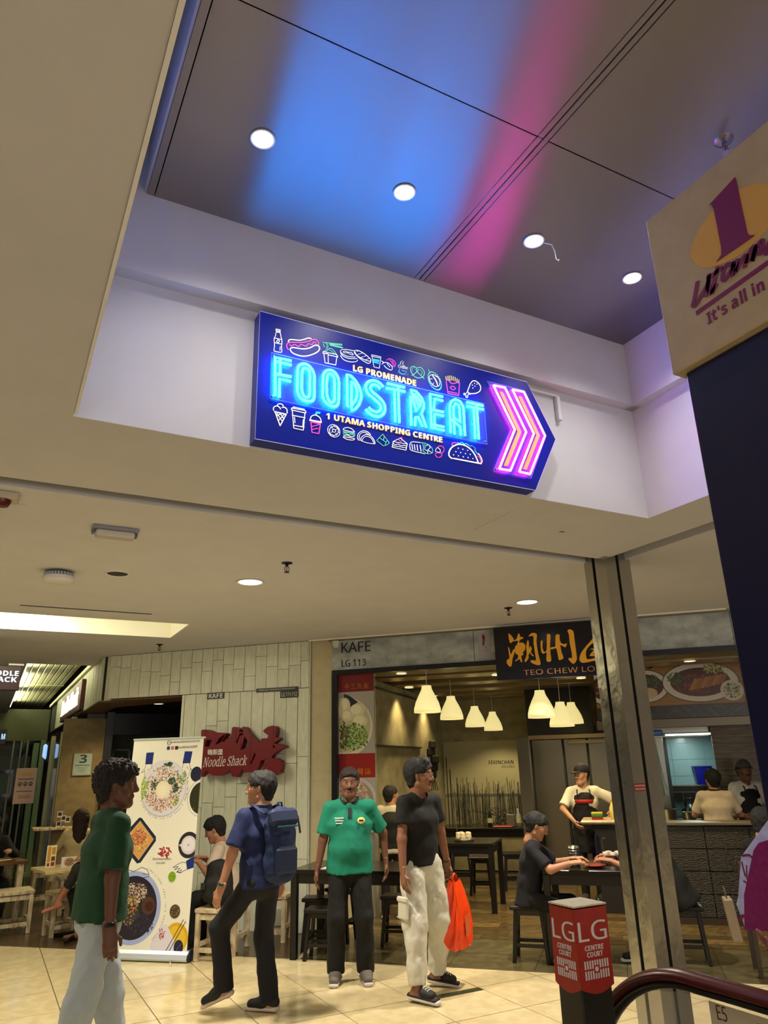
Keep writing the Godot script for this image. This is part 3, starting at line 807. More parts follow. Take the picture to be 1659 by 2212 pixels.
func build_foreground() -> void:
	# totem
	var t := thing("totem_sign", "tall dark blue totem with a cream header panel carrying a purple and yellow logo", "totem", Vector3(1.3, 0, -0.998))
	var navy := mat(Color(0.012, 0.045, 0.24), 0.3)
	bx("body", Vector3(0.16, 1.31, 0.70), Vector3(0.28, 2.62, 1.36), navy, t, 0.004)
	bx("header", Vector3(0.16, 2.84, 0.70), Vector3(0.32, 0.44, 1.40), mottled(Color(0.71, 0.64, 0.52), Color(0.74, 0.67, 0.55), 2.0, 0.45), t, 0.003)
	var face := Transform3D(Basis(Vector3(0, 0, 1), Vector3(0, 1, 0), Vector3(-1, 0, 0)), Vector3(0, 2.62, 0))
	var lg := Node3D.new(); lg.name = "logo"; t.add_child(lg)
	var purple := mat(Color(0.47, 0.08, 0.34), 0.4)
	var s := S(); prism(s, curve(poly(LOGO_ELLIPSE, 0.001), true, 4), 0.0, 0.0012, face)
	obj("ellipse", fin(s), mat(Color(0.85, 0.66, 0.30), 0.4), lg)
	s = S(); prism(s, poly(LOGO_ONE, 0.001), 0.0012, 0.0026, face)
	obj("numeral", fin(s), purple, lg)
	s = S()
	for k in LOGO_SCRIPT: stroke(s, curve(poly(k, 0.001), false, 4), 0.0105, false, 0.0012, 0.0024, face)
	stroke(s, PackedVector2Array([Vector2(0.096, 0.112), Vector2(0.40, 0.128)]), 0.011, false, 0.0, 0.0016, face)
	obj("script", fin(s), purple, lg)
	text("slogan", "It's all in 1", 0.165, 0.031, 0.0015, purple, lg, face * Transform3D(Basis.IDENTITY, Vector3(0.115, 0.068, 0.0)), "sans", 700)
	# wayfinding bollard
	t = thing("wayfinding_bollard", "square red bollard sign with white level lettering and cream top", "sign", Vector3(2.1525, 0, -2.5025))
	var W := 0.165; var D := 0.145
	bx("post", Vector3(0, 0.5, 0), Vector3(W - 0.012, 1.0, D - 0.012), mat(Color(0.02, 0.02, 0.03), 0.35), t, 0.006)
	bx("cap", Vector3(0, 1.247, 0), Vector3(W + 0.002, 0.006, D + 0.002), mottled(Color(0.80, 0.76, 0.58), Color(0.86, 0.82, 0.66), 6.0, 0.5), t)
	var red := mottled(Color(0.62, 0.10, 0.035), Color(0.66, 0.12, 0.045), 3.0, 0.42)
	var whi := mat(Color(0.86, 0.84, 0.82), 0.45)
	var faces := [[Transform3D(Basis(Vector3(0, 0, 1), Vector3.UP, Vector3(-1, 0, 0)), Vector3(-W / 2, 0, -D / 2)), D], [Transform3D(Basis.IDENTITY, Vector3(-W / 2, 0, D / 2)), W], [Transform3D(Basis(Vector3(0, 0, -1), Vector3.UP, Vector3(1, 0, 0)), Vector3(W / 2, 0, D / 2)), D], [Transform3D(Basis(Vector3(-1, 0, 0), Vector3.UP, Vector3(0, 0, -1)), Vector3(W / 2, 0, -D / 2)), W]]
	for f in faces:
		var w: float = f[1]
		var pl := PackedVector2Array([Vector2(0.001, 1.239), Vector2(w - 0.001, 1.239), Vector2(w - 0.001, 0.975)])
		for k in 7:
			var a := float(k + 1) / 8.0
			pl.append(Vector2((w - 0.001) * (1 - a) + 0.001 * a, 0.975 - 0.022 * sin(PI * a)))
		pl.append(Vector2(0.001, 0.975))
		s = S(); prism(s, pl, -0.003, 0.0, f[0])
		var pn := obj("sign_panel", fin(s), red, t)
		var q := func(x: float, y: float) -> Transform3D: return f[0] * Transform3D(Basis.IDENTITY, Vector3(x, y, 0.0))
		text("lettering", "LG", w * 0.86, 0.066, 0.0012, whi, pn, q.call(w * 0.07, 1.128), "sans", 400)
		text("lettering", "CENTRE", w * 0.56, 0.017, 0.0012, whi, pn, q.call(w * 0.22, 1.096), "sans", 600)
		text("lettering", "COURT", w * 0.47, 0.017, 0.0012, whi, pn, q.call(w * 0.27, 1.074), "sans", 600)
		s = S()
		for k in 10:
			var x := w * (0.16 + 0.075 * k)
			var near := k == 4 or k == 5
			for up in 2:
				var y0 := 1.038 if up == 1 else 1.001
				var y1 := 1.060 if up == 1 else 1.028
				if up == 1:
					y0 = 1.036; y1 = 1.063
				else:
					y0 = 1.002; y1 = 1.030
				if near: y0 += 0.010 if up == 1 else 0.0; y1 -= 0.010 if up == 0 else 0.0
				prism(s, PackedVector2Array([Vector2(x, y0), Vector2(x + w * 0.042, y0), Vector2(x + w * 0.042, y1), Vector2(x, y1)]), 0.0, 0.0012, f[0])
		var cp := PackedVector2Array()
		for k in 16: cp.append(Vector2(w * 0.517 + 0.0085 * cos(TAU * k / 16), 1.033 + 0.0085 * sin(TAU * k / 16)))
		prism(s, cp, 0.0, 0.0012, f[0])
		obj("grid_emblem", fin(s), whi, pn)
	# escalator balustrade with red handrail
	t = thing("escalator", "escalator balustrade with a red rubber handrail curling over its end", "escalator", Vector3(2.45, 0, -2.3))
	var pts := PackedVector3Array()
	for z in [4.2, 3.0, 2.0, 1.0, 0.5, 0.2]: pts.append(Vector3(0, 1.0 + 0.004 * (z if z < 1.0 else 1.0), z))
	for k in 15:
		var a := -0.05 + 1.0 * k / 14.0
		pts.append(Vector3(0, 1.0 - 0.62 * (1 - cos(a)), 0.05 - 0.62 * sin(a)))
	var e := pts[pts.size() - 1]
	for k in 12:
		var a := 1.0 + 2.0 * (k + 1) / 12.0
		pts.append(e + Vector3(0, -0.24 * (cos(0.95) - cos(a)), -0.24 * (sin(a) - sin(0.95))))
	s = S(); tube(s, pts, 0.046, 14, false, 0.024)
	obj("handrail", fin(s), mat(Color(0.30, 0.022, 0.035), 0.3), t)
	var und := PackedVector3Array()
	for i in pts.size():
		var tg := (pts[mini(i + 1, pts.size() - 1)] - pts[maxi(i - 1, 0)]).normalized()
		und.append(pts[i] + tg.cross(Vector3.RIGHT).normalized() * 0.03)
	s = S(); tube(s, und, 0.03, 8, false, 0.016)
	obj("handrail_guide", fin(s), mat(Color(0.03, 0.03, 0.035), 0.4), t)
	# balustrade panel following the curve
	var bp := PackedVector2Array([Vector2(4.2, 0.965), Vector2(0.2, 0.962), Vector2(0.05, 0.95), Vector2(-0.15, 0.92), Vector2(-0.33, 0.83), Vector2(-0.44, 0.70), Vector2(-0.49, 0.55), Vector2(-0.47, 0.40), Vector2(-0.40, 0.30), Vector2(4.2, 0.30)])
	s = S(); prism(s, bp, -0.006, 0.006, Transform3D(Basis(Vector3(0, 0, 1), Vector3.UP, Vector3(-1, 0, 0)), Vector3.ZERO))
	obj("balustrade_panel", fin(s), glass(Color(0.85, 0.88, 0.86), 0.10), t)
	bx("skirt", Vector3(0, 0.15, 1.9), Vector3(0.20, 0.30, 4.6), mat(Color(0.55, 0.5, 0.38), 0.3, 0.85), t, 0.02)
	var fc := Transform3D(Basis(Vector3(0, 0, 1), Vector3.UP, Vector3(-1, 0, 0)), Vector3(-0.0065, 0, 0))
	s = S(); prism(s, PackedVector2Array([Vector2(0.12, 0.70), Vector2(1.6, 0.70), Vector2(1.6, 0.945), Vector2(0.12, 0.945)]), 0.0, 0.0012, fc)
	var st := obj("sticker", fin(s), mat(Color(0.80, 0.77, 0.66), 0.4), t)
	text("lettering", "E5", 0.042, 0.045, 0.001, mat(Color(0.35, 0.2, 0.12), 0.5), st, fc * Transform3D(Basis.IDENTITY, Vector3(0.15, 0.895, 0.0012)), "sans", 400)
	text("lettering", "pay", 0.13, 0.05, 0.001, mat(Color(0.42, 0.14, 0.06), 0.5), st, fc * Transform3D(Basis.IDENTITY, Vector3(0.30, 0.872, 0.0012)), "serif", 700, 0.3)
	s = S(); prism(s, PackedVector2Array([Vector2(0.24, 0.70), Vector2(1.6, 0.70), Vector2(1.6, 0.84), Vector2(0.25, 0.84)]), 0.0012, 0.002, fc)
	obj("gold_panel", fin(s), mat(Color(0.50, 0.38, 0.09), 0.35), st)
	s = S(); prism(s, PackedVector2Array([Vector2(0.62, 0.955), Vector2(1.6, 0.96), Vector2(1.6, 0.99), Vector2(0.60, 0.985)]), 0.042, 0.044, fc)
	var rs := obj("handrail_sticker", fin(s), mat(Color(0.55, 0.05, 0.06), 0.4), t)
	text("lettering", "ENJOY UTAMA", 0.3, 0.02, 0.001, mat(Color(0.8, 0.65, 0.6), 0.5), rs, fc * Transform3D(Basis.IDENTITY, Vector3(0.68, 0.962, 0.044)), "sans", 700)
	# fire shutter post with two guide slots
	t = thing("shutter_post", "brushed steel fire shutter corner post with two black guide slots", "post", Vector3(4.14, 0, -4.08))
	steel = mat(Color(0.70, 0.69, 0.66), 0.24, 0.95)
	var hn := FastNoiseLite.new(); hn.seed = 3; hn.frequency = 0.02
	var ht := NoiseTexture2D.new(); ht.noise = hn; ht.seamless = true; ht.width = 256; ht.height = 256
	steel.heightmap_enabled = true; steel.heightmap_texture = ht; steel.heightmap_scale = 0.35
	steel.uv1_triplanar = true; steel.uv1_world_triplanar = true; steel.uv1_scale = Vector3(1.2, 0.7, 1.2)
	slab("post_body", [0, 0, 0.115, 0, 0.115, -0.06, 0.145, -0.06, 0.145, 0, 0.27, 0, 0.27, -0.235, 0, -0.235, 0, -0.145, 0.06, -0.145, 0.06, -0.115, 0, -0.115], 0.0, 3.345, steel, t)
	var blk := mat(Color(0.01, 0.01, 0.012), 0.7)
	bx("guide_slot", Vector3(0.13, 1.67, -0.05), Vector3(0.028, 3.34, 0.03), blk, t)
	bx("guide_slot", Vector3(0.05, 1.67, -0.13), Vector3(0.03, 3.34, 0.028), blk, t)
	var lab := bx("warning_label", Vector3(0.055, 1.585, 0.0008), Vector3(0.105, 0.052, 0.0016), mat(Color(0.55, 0.05, 0.05), 0.4), t)
	text("lettering", "NO OBSTRUCTION", 0.095, 0.012, 0.0006, mat(Color(0.85, 0.7, 0.68), 0.5), lab, Transform3D(Basis.IDENTITY, Vector3(0.0075, 1.589, 0.0016)), "sans", 700)
	text("lettering", "UNDER FIRE SHUTTER", 0.095, 0.012, 0.0006, mat(Color(0.85, 0.7, 0.68), 0.5), lab, Transform3D(Basis.IDENTITY, Vector3(0.0075, 1.567, 0.0016)), "sans", 700)

# ---------- flat print: small painters for posters
func im_new(w: int, h: int, c: Color) -> Image:
	var i := Image.create(w, h, false, Image.FORMAT_RGB8); i.fill(c); return i
func im_disc(i: Image, cx: float, cy: float, rx: float, ry: float, c: Color) -> void:
	for y in range(int(maxf(0, cy - ry)), int(minf(i.get_height(), cy + ry + 1))):
		var q := 1.0 - pow((y - cy) / ry, 2)
		if q <= 0: continue
		var d := rx * sqrt(q)
		var x0 := clampi(int(cx - d), 0, i.get_width()); var x1 := clampi(int(cx + d), 0, i.get_width())
		if x1 > x0: i.fill_rect(Rect2i(x0, y, x1 - x0, 1), c)
func im_poly(i: Image, p: Array, c: Color) -> void:
	var pl := poly(p)
	var lo := 1e9; var hi := -1e9
	for v in pl: lo = minf(lo, v.y); hi = maxf(hi, v.y)
	for y in range(maxi(0, int(lo)), mini(i.get_height(), int(hi) + 1)):
		var xs := []
		for k in pl.size():
			var a := pl[k]; var b := pl[(k + 1) % pl.size()]
			if (a.y <= y) != (b.y <= y): xs.append(a.x + (y - a.y) / (b.y - a.y) * (b.x - a.x))
		xs.sort()
		for k in range(0, xs.size() - 1, 2):
			var x0 := clampi(int(xs[k]), 0, i.get_width()); var x1 := clampi(int(xs[k + 1]), 0, i.get_width())
			if x1 > x0: i.fill_rect(Rect2i(x0, y, x1 - x0, 1), c)
func im_line(i: Image, p: Array, w: float, c: Color) -> void:
	for k in range(0, p.size() - 2, 2):
		var a := Vector2(p[k], p[k + 1]); var b := Vector2(p[k + 2], p[k + 3])
		var n := maxi(1, int(a.distance_to(b) / maxf(1.0, w * 0.4)))
		for t in n + 1:
			var q := a.lerp(b, float(t) / n)
			im_disc(i, q.x, q.y, maxf(0.8, w * 0.5), maxf(0.8, w * 0.5), c)
# a heap of scattered bits in an ellipse (inner ring optional)
func im_bits(i: Image, cx: float, cy: float, rx: float, ry: float, cols: Array, n: int, z: float, r: RandomNumberGenerator, inner := 0.0) -> void:
	for k in n:
		var a := r.randf() * TAU; var d := sqrt(r.randf_range(inner * inner, 1.0))
		var x := cx + cos(a) * rx * d; var y := cy + sin(a) * ry * d
		var c: Color = cols[r.randi() % cols.size()]
		c = c.lightened(r.randf() * 0.15) if r.randf() > 0.5 else c.darkened(r.randf() * 0.25)
		im_line(i, [x, y, x + r.randf_range(-z, z), y + r.randf_range(-z, z)], r.randf_range(z * 0.5, z), c)
func print_mat(i: Image, rough := 0.5) -> StandardMaterial3D:
	var m := mat(Color.WHITE, rough)
	m.albedo_texture = ImageTexture.create_from_image(i)
	m.texture_repeat = false
	return m

# printed sheet in the plane of xf: x 0..w, y 0..h, front at z
func sheet(called: String, w: float, h: float, z: float, m: Material, parent: Node, xf := Transform3D.IDENTITY) -> MeshInstance3D:
	var s := S()
	quv(s, xf * Vector3(0, h, z), xf * Vector3(w, h, z), xf * Vector3(w, 0, z), xf * Vector3(0, 0, z))
	return obj(called, fin(s), m, parent)

const HAN := {
	"shou": [[2.5,1,7.5,.5],[1.5,3,8.5,3],[.5,5.3,9.5,5.3],[5.2,.8,5.2,9,3.8,9.5]],
	"gong": [[1.5,1.5,8.5,1.5],[5,1.5,5,8.5],[.8,8.5,9.2,8.5]],
	"yu": [[4,0,2,2.2],[3.5,1,6.5,1,5.5,2.5],[2,2.5,8,2.5,8,6.2,2,6.2,2,2.5],[5,2.5,5,6.2],[2,4.3,8,4.3],[1.5,7.5,1,9.2],[3.7,7.5,3.9,8.8],[6,7.5,6.3,8.8],[8.3,7.4,9.2,9]],
	"yuan": [[1,.8,9,.8,9,9.3,1,9.3,1,.8],[3.4,2,6.6,2,6.6,3.4,3.4,3.4,3.4,2],[3,4.3,7,4.3,7,7.2,3,7.2,3,4.3],[3,5.3,7,5.3],[3,6.2,7,6.2],[4,7.4,3,8.6],[6,7.4,7,8.6]],
	"hai": [[1,1,2.2,2],[.6,3.8,1.8,4.8],[.6,9,2.4,6],[4.2,.5,3.2,2.8],[3.8,1.8,9.2,1.8],[4.2,3.2,3.6,8.6,8.4,8.6],[4.2,3.2,8.6,3.2,8.2,9.4,7.4,9.2],[2.8,5.8,9.6,5.8],[5.6,3.8,6.4,5],[5.4,6.4,6.2,7.8]],
	"xian": [[2.2,.3,.8,2.4],[1.9,1,3.6,1,2.8,2.4],[1,2.6,4,2.6,4,6.4,1,6.4,1,2.6],[2.5,2.6,2.5,6.4],[1,4.5,4,4.5],[.5,8,4.5,7.6],[5.5,.6,6.3,2],[8.8,.4,8,2],[5,2.8,9.5,2.8],[5.2,4.8,9.3,4.8],[4.8,6.9,9.8,6.9],[7.2,2.8,7.2,9.6]],
	"tang": [[1,1,2.2,2],[.6,3.8,1.8,4.8],[.6,9,2.4,6],[3.8,1.2,8.2,1.2,3.6,4.2,9,4.2,8.4,9,7.2,8.8],[6,4.4,3.4,7.6],[7.6,4.4,5,9]],
	"mian": [[.5,1.5,5.5,1.5],[3,0,3,4.8],[1,3,2,4],[5,2.8,4,4],[.4,5,5.6,4.6],[2.6,5,1,7.5],[1.2,6,4.6,5.8,2,9],[1.8,7,9.6,9.6],[6,1.2,9.8,1.2],[7.6,1.2,7,2.6],[6,3,9.6,3,9.6,7.6,6,7.6,6,3],[7.2,3,7.2,7.6],[8.4,3,8.4,7.6]],
	"fen": [[1.2,1,2,3],[4.6,1,3.8,3],[.5,4,5,4],[2.8,.5,2.8,9.5],[2.8,4.2,.6,8],[2.8,4.2,4.8,6.5],[6.6,1,5.2,4],[7.6,.6,9.6,4],[5.4,5,8.8,5,8.4,9,7.4,8.8],[6.9,5,5.2,9.3]],
	"wu": [[1.5,.8,8.8,.8,8.8,2.8,1.5,2.8],[1.5,.8,.6,9.4],[2.4,4,9,4],[5,4,3.4,5.8,8.4,5.6],[3,7.4,8.8,7.4],[5.8,6,5.8,9],[2,9.2,9.6,9.2]]}

func han(called: String, keys: Array, size: float, pitch: float, w: float, m: Material, parent: Node, xf: Transform3D) -> void:
	for k in keys.size():
		var s := S()
		for st in HAN[keys[k]]:
			var p := PackedVector2Array()
			for i in range(0, st.size(), 2): p.append(Vector2(k * pitch + st[i] * size * 0.1, (10.0 - st[i + 1]) * size * 0.1))
			stroke(s, p, w, false, 0.0, 0.002, xf)
		obj(called, fin(s), m, parent)

func shop_struct(called: String) -> Node3D:
	var o := struct(called); o.rotation.y = -PI / 4
	return o
# a thing in the shop frame, its own x along the front and z to the viewer
func shop_thing(called: String, label: String, cat: String, u: float, y: float, s: float, group := "", turn := 0.0) -> Node3D:
	return thing(called, label, cat, US(u, y, s), -PI / 4 + turn, group)

const CALLIG := [[171,525,213,484,225,447,182,412],[154,369,170,343,181,280,204,323,234,343,214,278,192,226,185,182,164,141,126,185,133,225,162,245],[283,513,300,505,302,477,333,471,336,457,299,442,283,411,319,409,352,384,348,331,318,297,324,270,296,254,304,192,287,193,272,225,230,201,226,210,255,235,262,270,233,294,234,365,254,382,276,434,226,429,218,440,260,453],[383,431,395,417,394,355,402,301,377,258,379,231,344,188,330,204,360,268,363,357],[401,479,434,508,470,508,496,486,483,411,489,277,506,180,496,143,446,153,398,182,407,203,450,196,460,209,456,262,449,395,454,474,404,472],[404,363,423,335,410,291,438,254,428,246,401,283],[529,403,554,415,543,344,556,290,588,306,606,473,627,485,647,470,636,400,628,321,647,337,687,339,701,457,726,473,747,467,743,419,755,374,788,358,819,365,798,323,769,338,744,348,752,260,764,203,719,184,708,210,697,316,653,310,627,303,629,198,614,173,584,175,573,202,585,280,544,265,526,301],[838,505,866,521,894,505,905,487,906,416,910,250,907,180,877,139,855,139,818,186,828,203,857,197,860,262,850,367,851,464],[1110,401,1130,435,1167,389,1175,310,1207,299,1203,265,1154,277,1112,349,1058,318,1018,268,1012,208,1024,173,1110,185,1195,196,1191,162,1081,152,970,138,935,170,955,238,1024,320],[1058,283,1156,289,1090,229,1174,232,1154,208,1046,210,1103,271]]
const RED_BLOB := [-171,578,-176,642,-155,656,-93,653,-39,637,-12,617,-3,610,31,616,179,603,184,592,125,502,159,494,183,533,251,535,262,663,287,673,330,664,366,641,359,608,427,602,404,639,399,662,420,670,450,660,495,600,573,524,651,464,674,521,753,522,764,554,704,592,691,611,744,653,810,668,852,660,869,641,870,587,855,530,913,521,922,506,841,459,940,441,1001,422,998,408,925,385,829,324,813,289,879,284,936,258,954,201,935,139,940,118,876,95,795,79,730,101,699,144,705,214,765,255,748,276,675,264,660,222,613,139,556,133,448,128,421,178,359,80,291,88,268,131,262,167,197,126,113,99,28,104,-25,133,-70,167,-138,89,-161,357]
const RED_HOLES := [[-110,451,-93,524,-15,529,-6,510,-54,445],[38,464,79,540,165,592,170,585,116,495],[322,478,371,590,415,590,422,575,374,560,348,480],[392,392,441,555,491,484,510,440,502,430],[531,225,584,366,602,330,544,218],[830,409,842,437,859,422,851,403]]

func build_noodle_front() -> void:
	var rng := RandomNumberGenerator.new(); rng.seed = 21
	var pm := []
	for k in 4: pm.append(mottled(Color(0.76 + 0.012 * k, 0.77 + 0.012 * k, 0.70 + 0.01 * k), Color(0.82 + 0.01 * k, 0.83 + 0.01 * k, 0.76 + 0.01 * k), 1.2, 0.6, 0.08, 4, Vector3(3, 0.5, 3)))
	var back := mat(Color(0.10, 0.10, 0.085), 0.9)
	var w := shop_struct("wall_noodle")
	bx("backing", Vector3(-4.55, 1.36, -8.67), Vector3(1.77, 2.72, 0.14), back, w)
	bx("backing", Vector3(-5.13, 3.005, -8.68), Vector3(2.95, 0.585, 0.16), back, w)
	bx("header_soffit", Vector3(-6.05, 2.705, -8.80), Vector3(1.15, 0.02, 0.36), mat(Color(0.40, 0.30, 0.19), 0.7), w)
	var up := [-6.637, -6.463, -6.3, -6.143, -5.981, -5.823, -5.667, -5.518, -5.352, -5.194, -5.038, -4.879, -4.728, -4.569, -4.409, -4.253, -4.093, -3.937, -3.773, -3.657]
	var lowp := [-5.47, -5.426, -5.257, -5.089, -4.93, -4.77, -4.608, -4.447, -4.287, -4.13, -3.963, -3.809, -3.657]
	for set in [[up, 2.715, 3.297], [lowp, 0.0, 2.712]]:
		for i in set[0].size() - 1:
			var a: float = set[0][i]; var b: float = set[0][i + 1]
			var cuts := [set[1]]
			if set[1] > 1.0: cuts.append(set[1] + 0.58 * rng.randf_range(0.25, 0.75))
			else:
				var y := rng.randf_range(0.3, 0.9)
				while y < 2.5: cuts.append(y); y += rng.randf_range(0.55, 1.15)
			cuts.append(set[2])
			for k in cuts.size() - 1:
				var d := rng.randf_range(0.0, 0.008)
				var o := bx("plank", Vector3((a + b) / 2, (cuts[k] + cuts[k + 1]) / 2, -8.59 + d / 2), Vector3(b - a - 0.007, cuts[k + 1] - cuts[k] - 0.005, 0.02 + d), pm[rng.randi() % 4], w)
	# side return of the plank wall
	bx("plank_return", Vector3(-3.648, 1.65, -8.62), Vector3(0.012, 3.29, 0.09), pm[1], w)
	# chamfered corner and the wing running away along the corridor
	var wing := struct("wall_wing")
	var z := -10.95
	slab("corner_board", [1.41, -10.73, 1.285, -10.955, 1.40, -10.99, 1.52, -10.86], 2.701, 3.296, pm[2], wing)
	var ch := [[Vector2(1.40, -10.74), Vector2(1.35, -10.845)], [Vector2(1.348, -10.85), Vector2(1.30, -10.95)]]
	for c in ch:
		var s := S()
		var dv: Vector2 = c[1] - c[0]
		box(s, Vector3((c[0].x + c[1].x) / 2 + 0.01, 3.0, (c[0].y + c[1].y) / 2), Vector3(dv.length() - 0.004, 0.585, 0.02), Basis(Vector3.UP, -dv.angle()))
		obj("plank", fin(s), pm[2], wing)
	for i in 46:
		var zz := z - 0.16 * i
		var d := rng.randf_range(0.0, 0.006)
		var yc := rng.randf_range(2.8, 3.15)
		bx("plank", Vector3(1.30 - d / 2, (2.70 + yc) / 2, zz - 0.08), Vector3(0.02 + d, yc - 2.702, 0.153), pm[rng.randi() % 4], wing)
		bx("plank", Vector3(1.30 - d / 2, (3.292 + yc) / 2, zz - 0.08), Vector3(0.02 + d, 3.29 - yc, 0.153), pm[rng.randi() % 4], wing)
	bx("backing", Vector3(1.375, 3.0, -15.5), Vector3(0.12, 0.59, 9.3), back, wing)
	bx("wing_soffit", Vector3(1.45, 2.69, -14.9), Vector3(0.34, 0.02, 8.0), mat(Color(0.36, 0.28, 0.18), 0.7), wing)
	bx("cornice", Vector3(1.27, 3.33, -15.6), Vector3(0.06, 0.06, 9.0), mat(Color(0.80, 0.78, 0.66), 0.5), wing)
	# small name plates
	var blk := mat(Color(0.03, 0.03, 0.03), 0.4)
	var wt := mat(Color(0.85, 0.85, 0.82), 0.5)
	var t := shop_thing("name_plate", "small black plate reading KAFE on the white planks", "plate", -5.088, 2.637, 8.575)
	bx("plate", Vector3(0.124, 0.041, 0.003), Vector3(0.248, 0.082, 0.008), blk, t)
	text("lettering", "KAFE", 0.2, 0.055, 0.001, wt, t, Transform3D(Basis.IDENTITY, Vector3(0.024, 0.013, 0.007)), "sans", 600)
	t = shop_thing("name_plate", "stepped black plate with the unit number LG 111-112 on the white planks", "plate", -4.385, 2.604, 8.575)
	bx("plate", Vector3(0.292, 0.108, 0.003), Vector3(0.584, 0.05, 0.008), blk, t)
	bx("plate", Vector3(0.462, 0.042, 0.003), Vector3(0.246, 0.085, 0.008), blk, t)
	text("lettering", "LG 111-112", 0.21, 0.05, 0.001, wt, t, Transform3D(Basis.IDENTITY, Vector3(0.358, 0.016, 0.007)), "sans", 400)
	text("lettering", "Noodle Shack - Homey Kitchen Sdn Bhd (857547-P)", 0.50, 0.022, 0.001, wt, t, Transform3D(Basis.IDENTITY, Vector3(0.04, 0.098, 0.007)), "sans", 400)
	# big red calligraphic sign
	t = shop_thing("calligraphy_sign", "large crimson brush-stroke sign with white script lettering on the planks", "sign", -4.9, 1.6, 8.55)
	var red := mat(Color(0.43, 0.012, 0.085), 0.45)
	var polys := [poly(RED_BLOB, 0.001)]
	for h in RED_HOLES:
		var res := []
		for p in polys: res.append_array(Geometry2D.clip_polygons(p, poly(h, 0.001)))
		# keep only outlines; a hole fully inside is cut open with a slit
		var outer := []
		for p in res:
			if not Geometry2D.is_polygon_clockwise(p): outer.append(p)
		if outer.size() == res.size(): polys = outer
		else:
			var slit := poly(h, 0.001)
			var c := slit[0]
			var far := PackedVector2Array([c, c + Vector2(0.004, 0.0), c + Vector2(0.004, 1.0), c + Vector2(0.0, 1.0)])
			var m2 := Geometry2D.merge_polygons(slit, far)
			res = []
			for p in polys: res.append_array(Geometry2D.clip_polygons(p, m2[0]))
			polys = []
			for p in res:
				if not Geometry2D.is_polygon_clockwise(p) : polys.append(p)
	var s := S()
	for p in polys: prism(s, p, 0.0, 0.105)
	obj("stroke_body", fin(s), red, t)
	text("lettering", "Noodle Shack", 0.60, 0.115, 0.003, wt, t, Transform3D(Basis(Vector3(1, 0.02, 0), Vector3.UP, Vector3.BACK), Vector3(-0.125, 0.205, 0.105)), "serif", 400, 0.22)
	han("lettering", ["mian", "fen", "wu"], 0.068, 0.073, 0.009, wt, t, Transform3D(Basis.IDENTITY, Vector3(-0.065, 0.345, 0.105)))

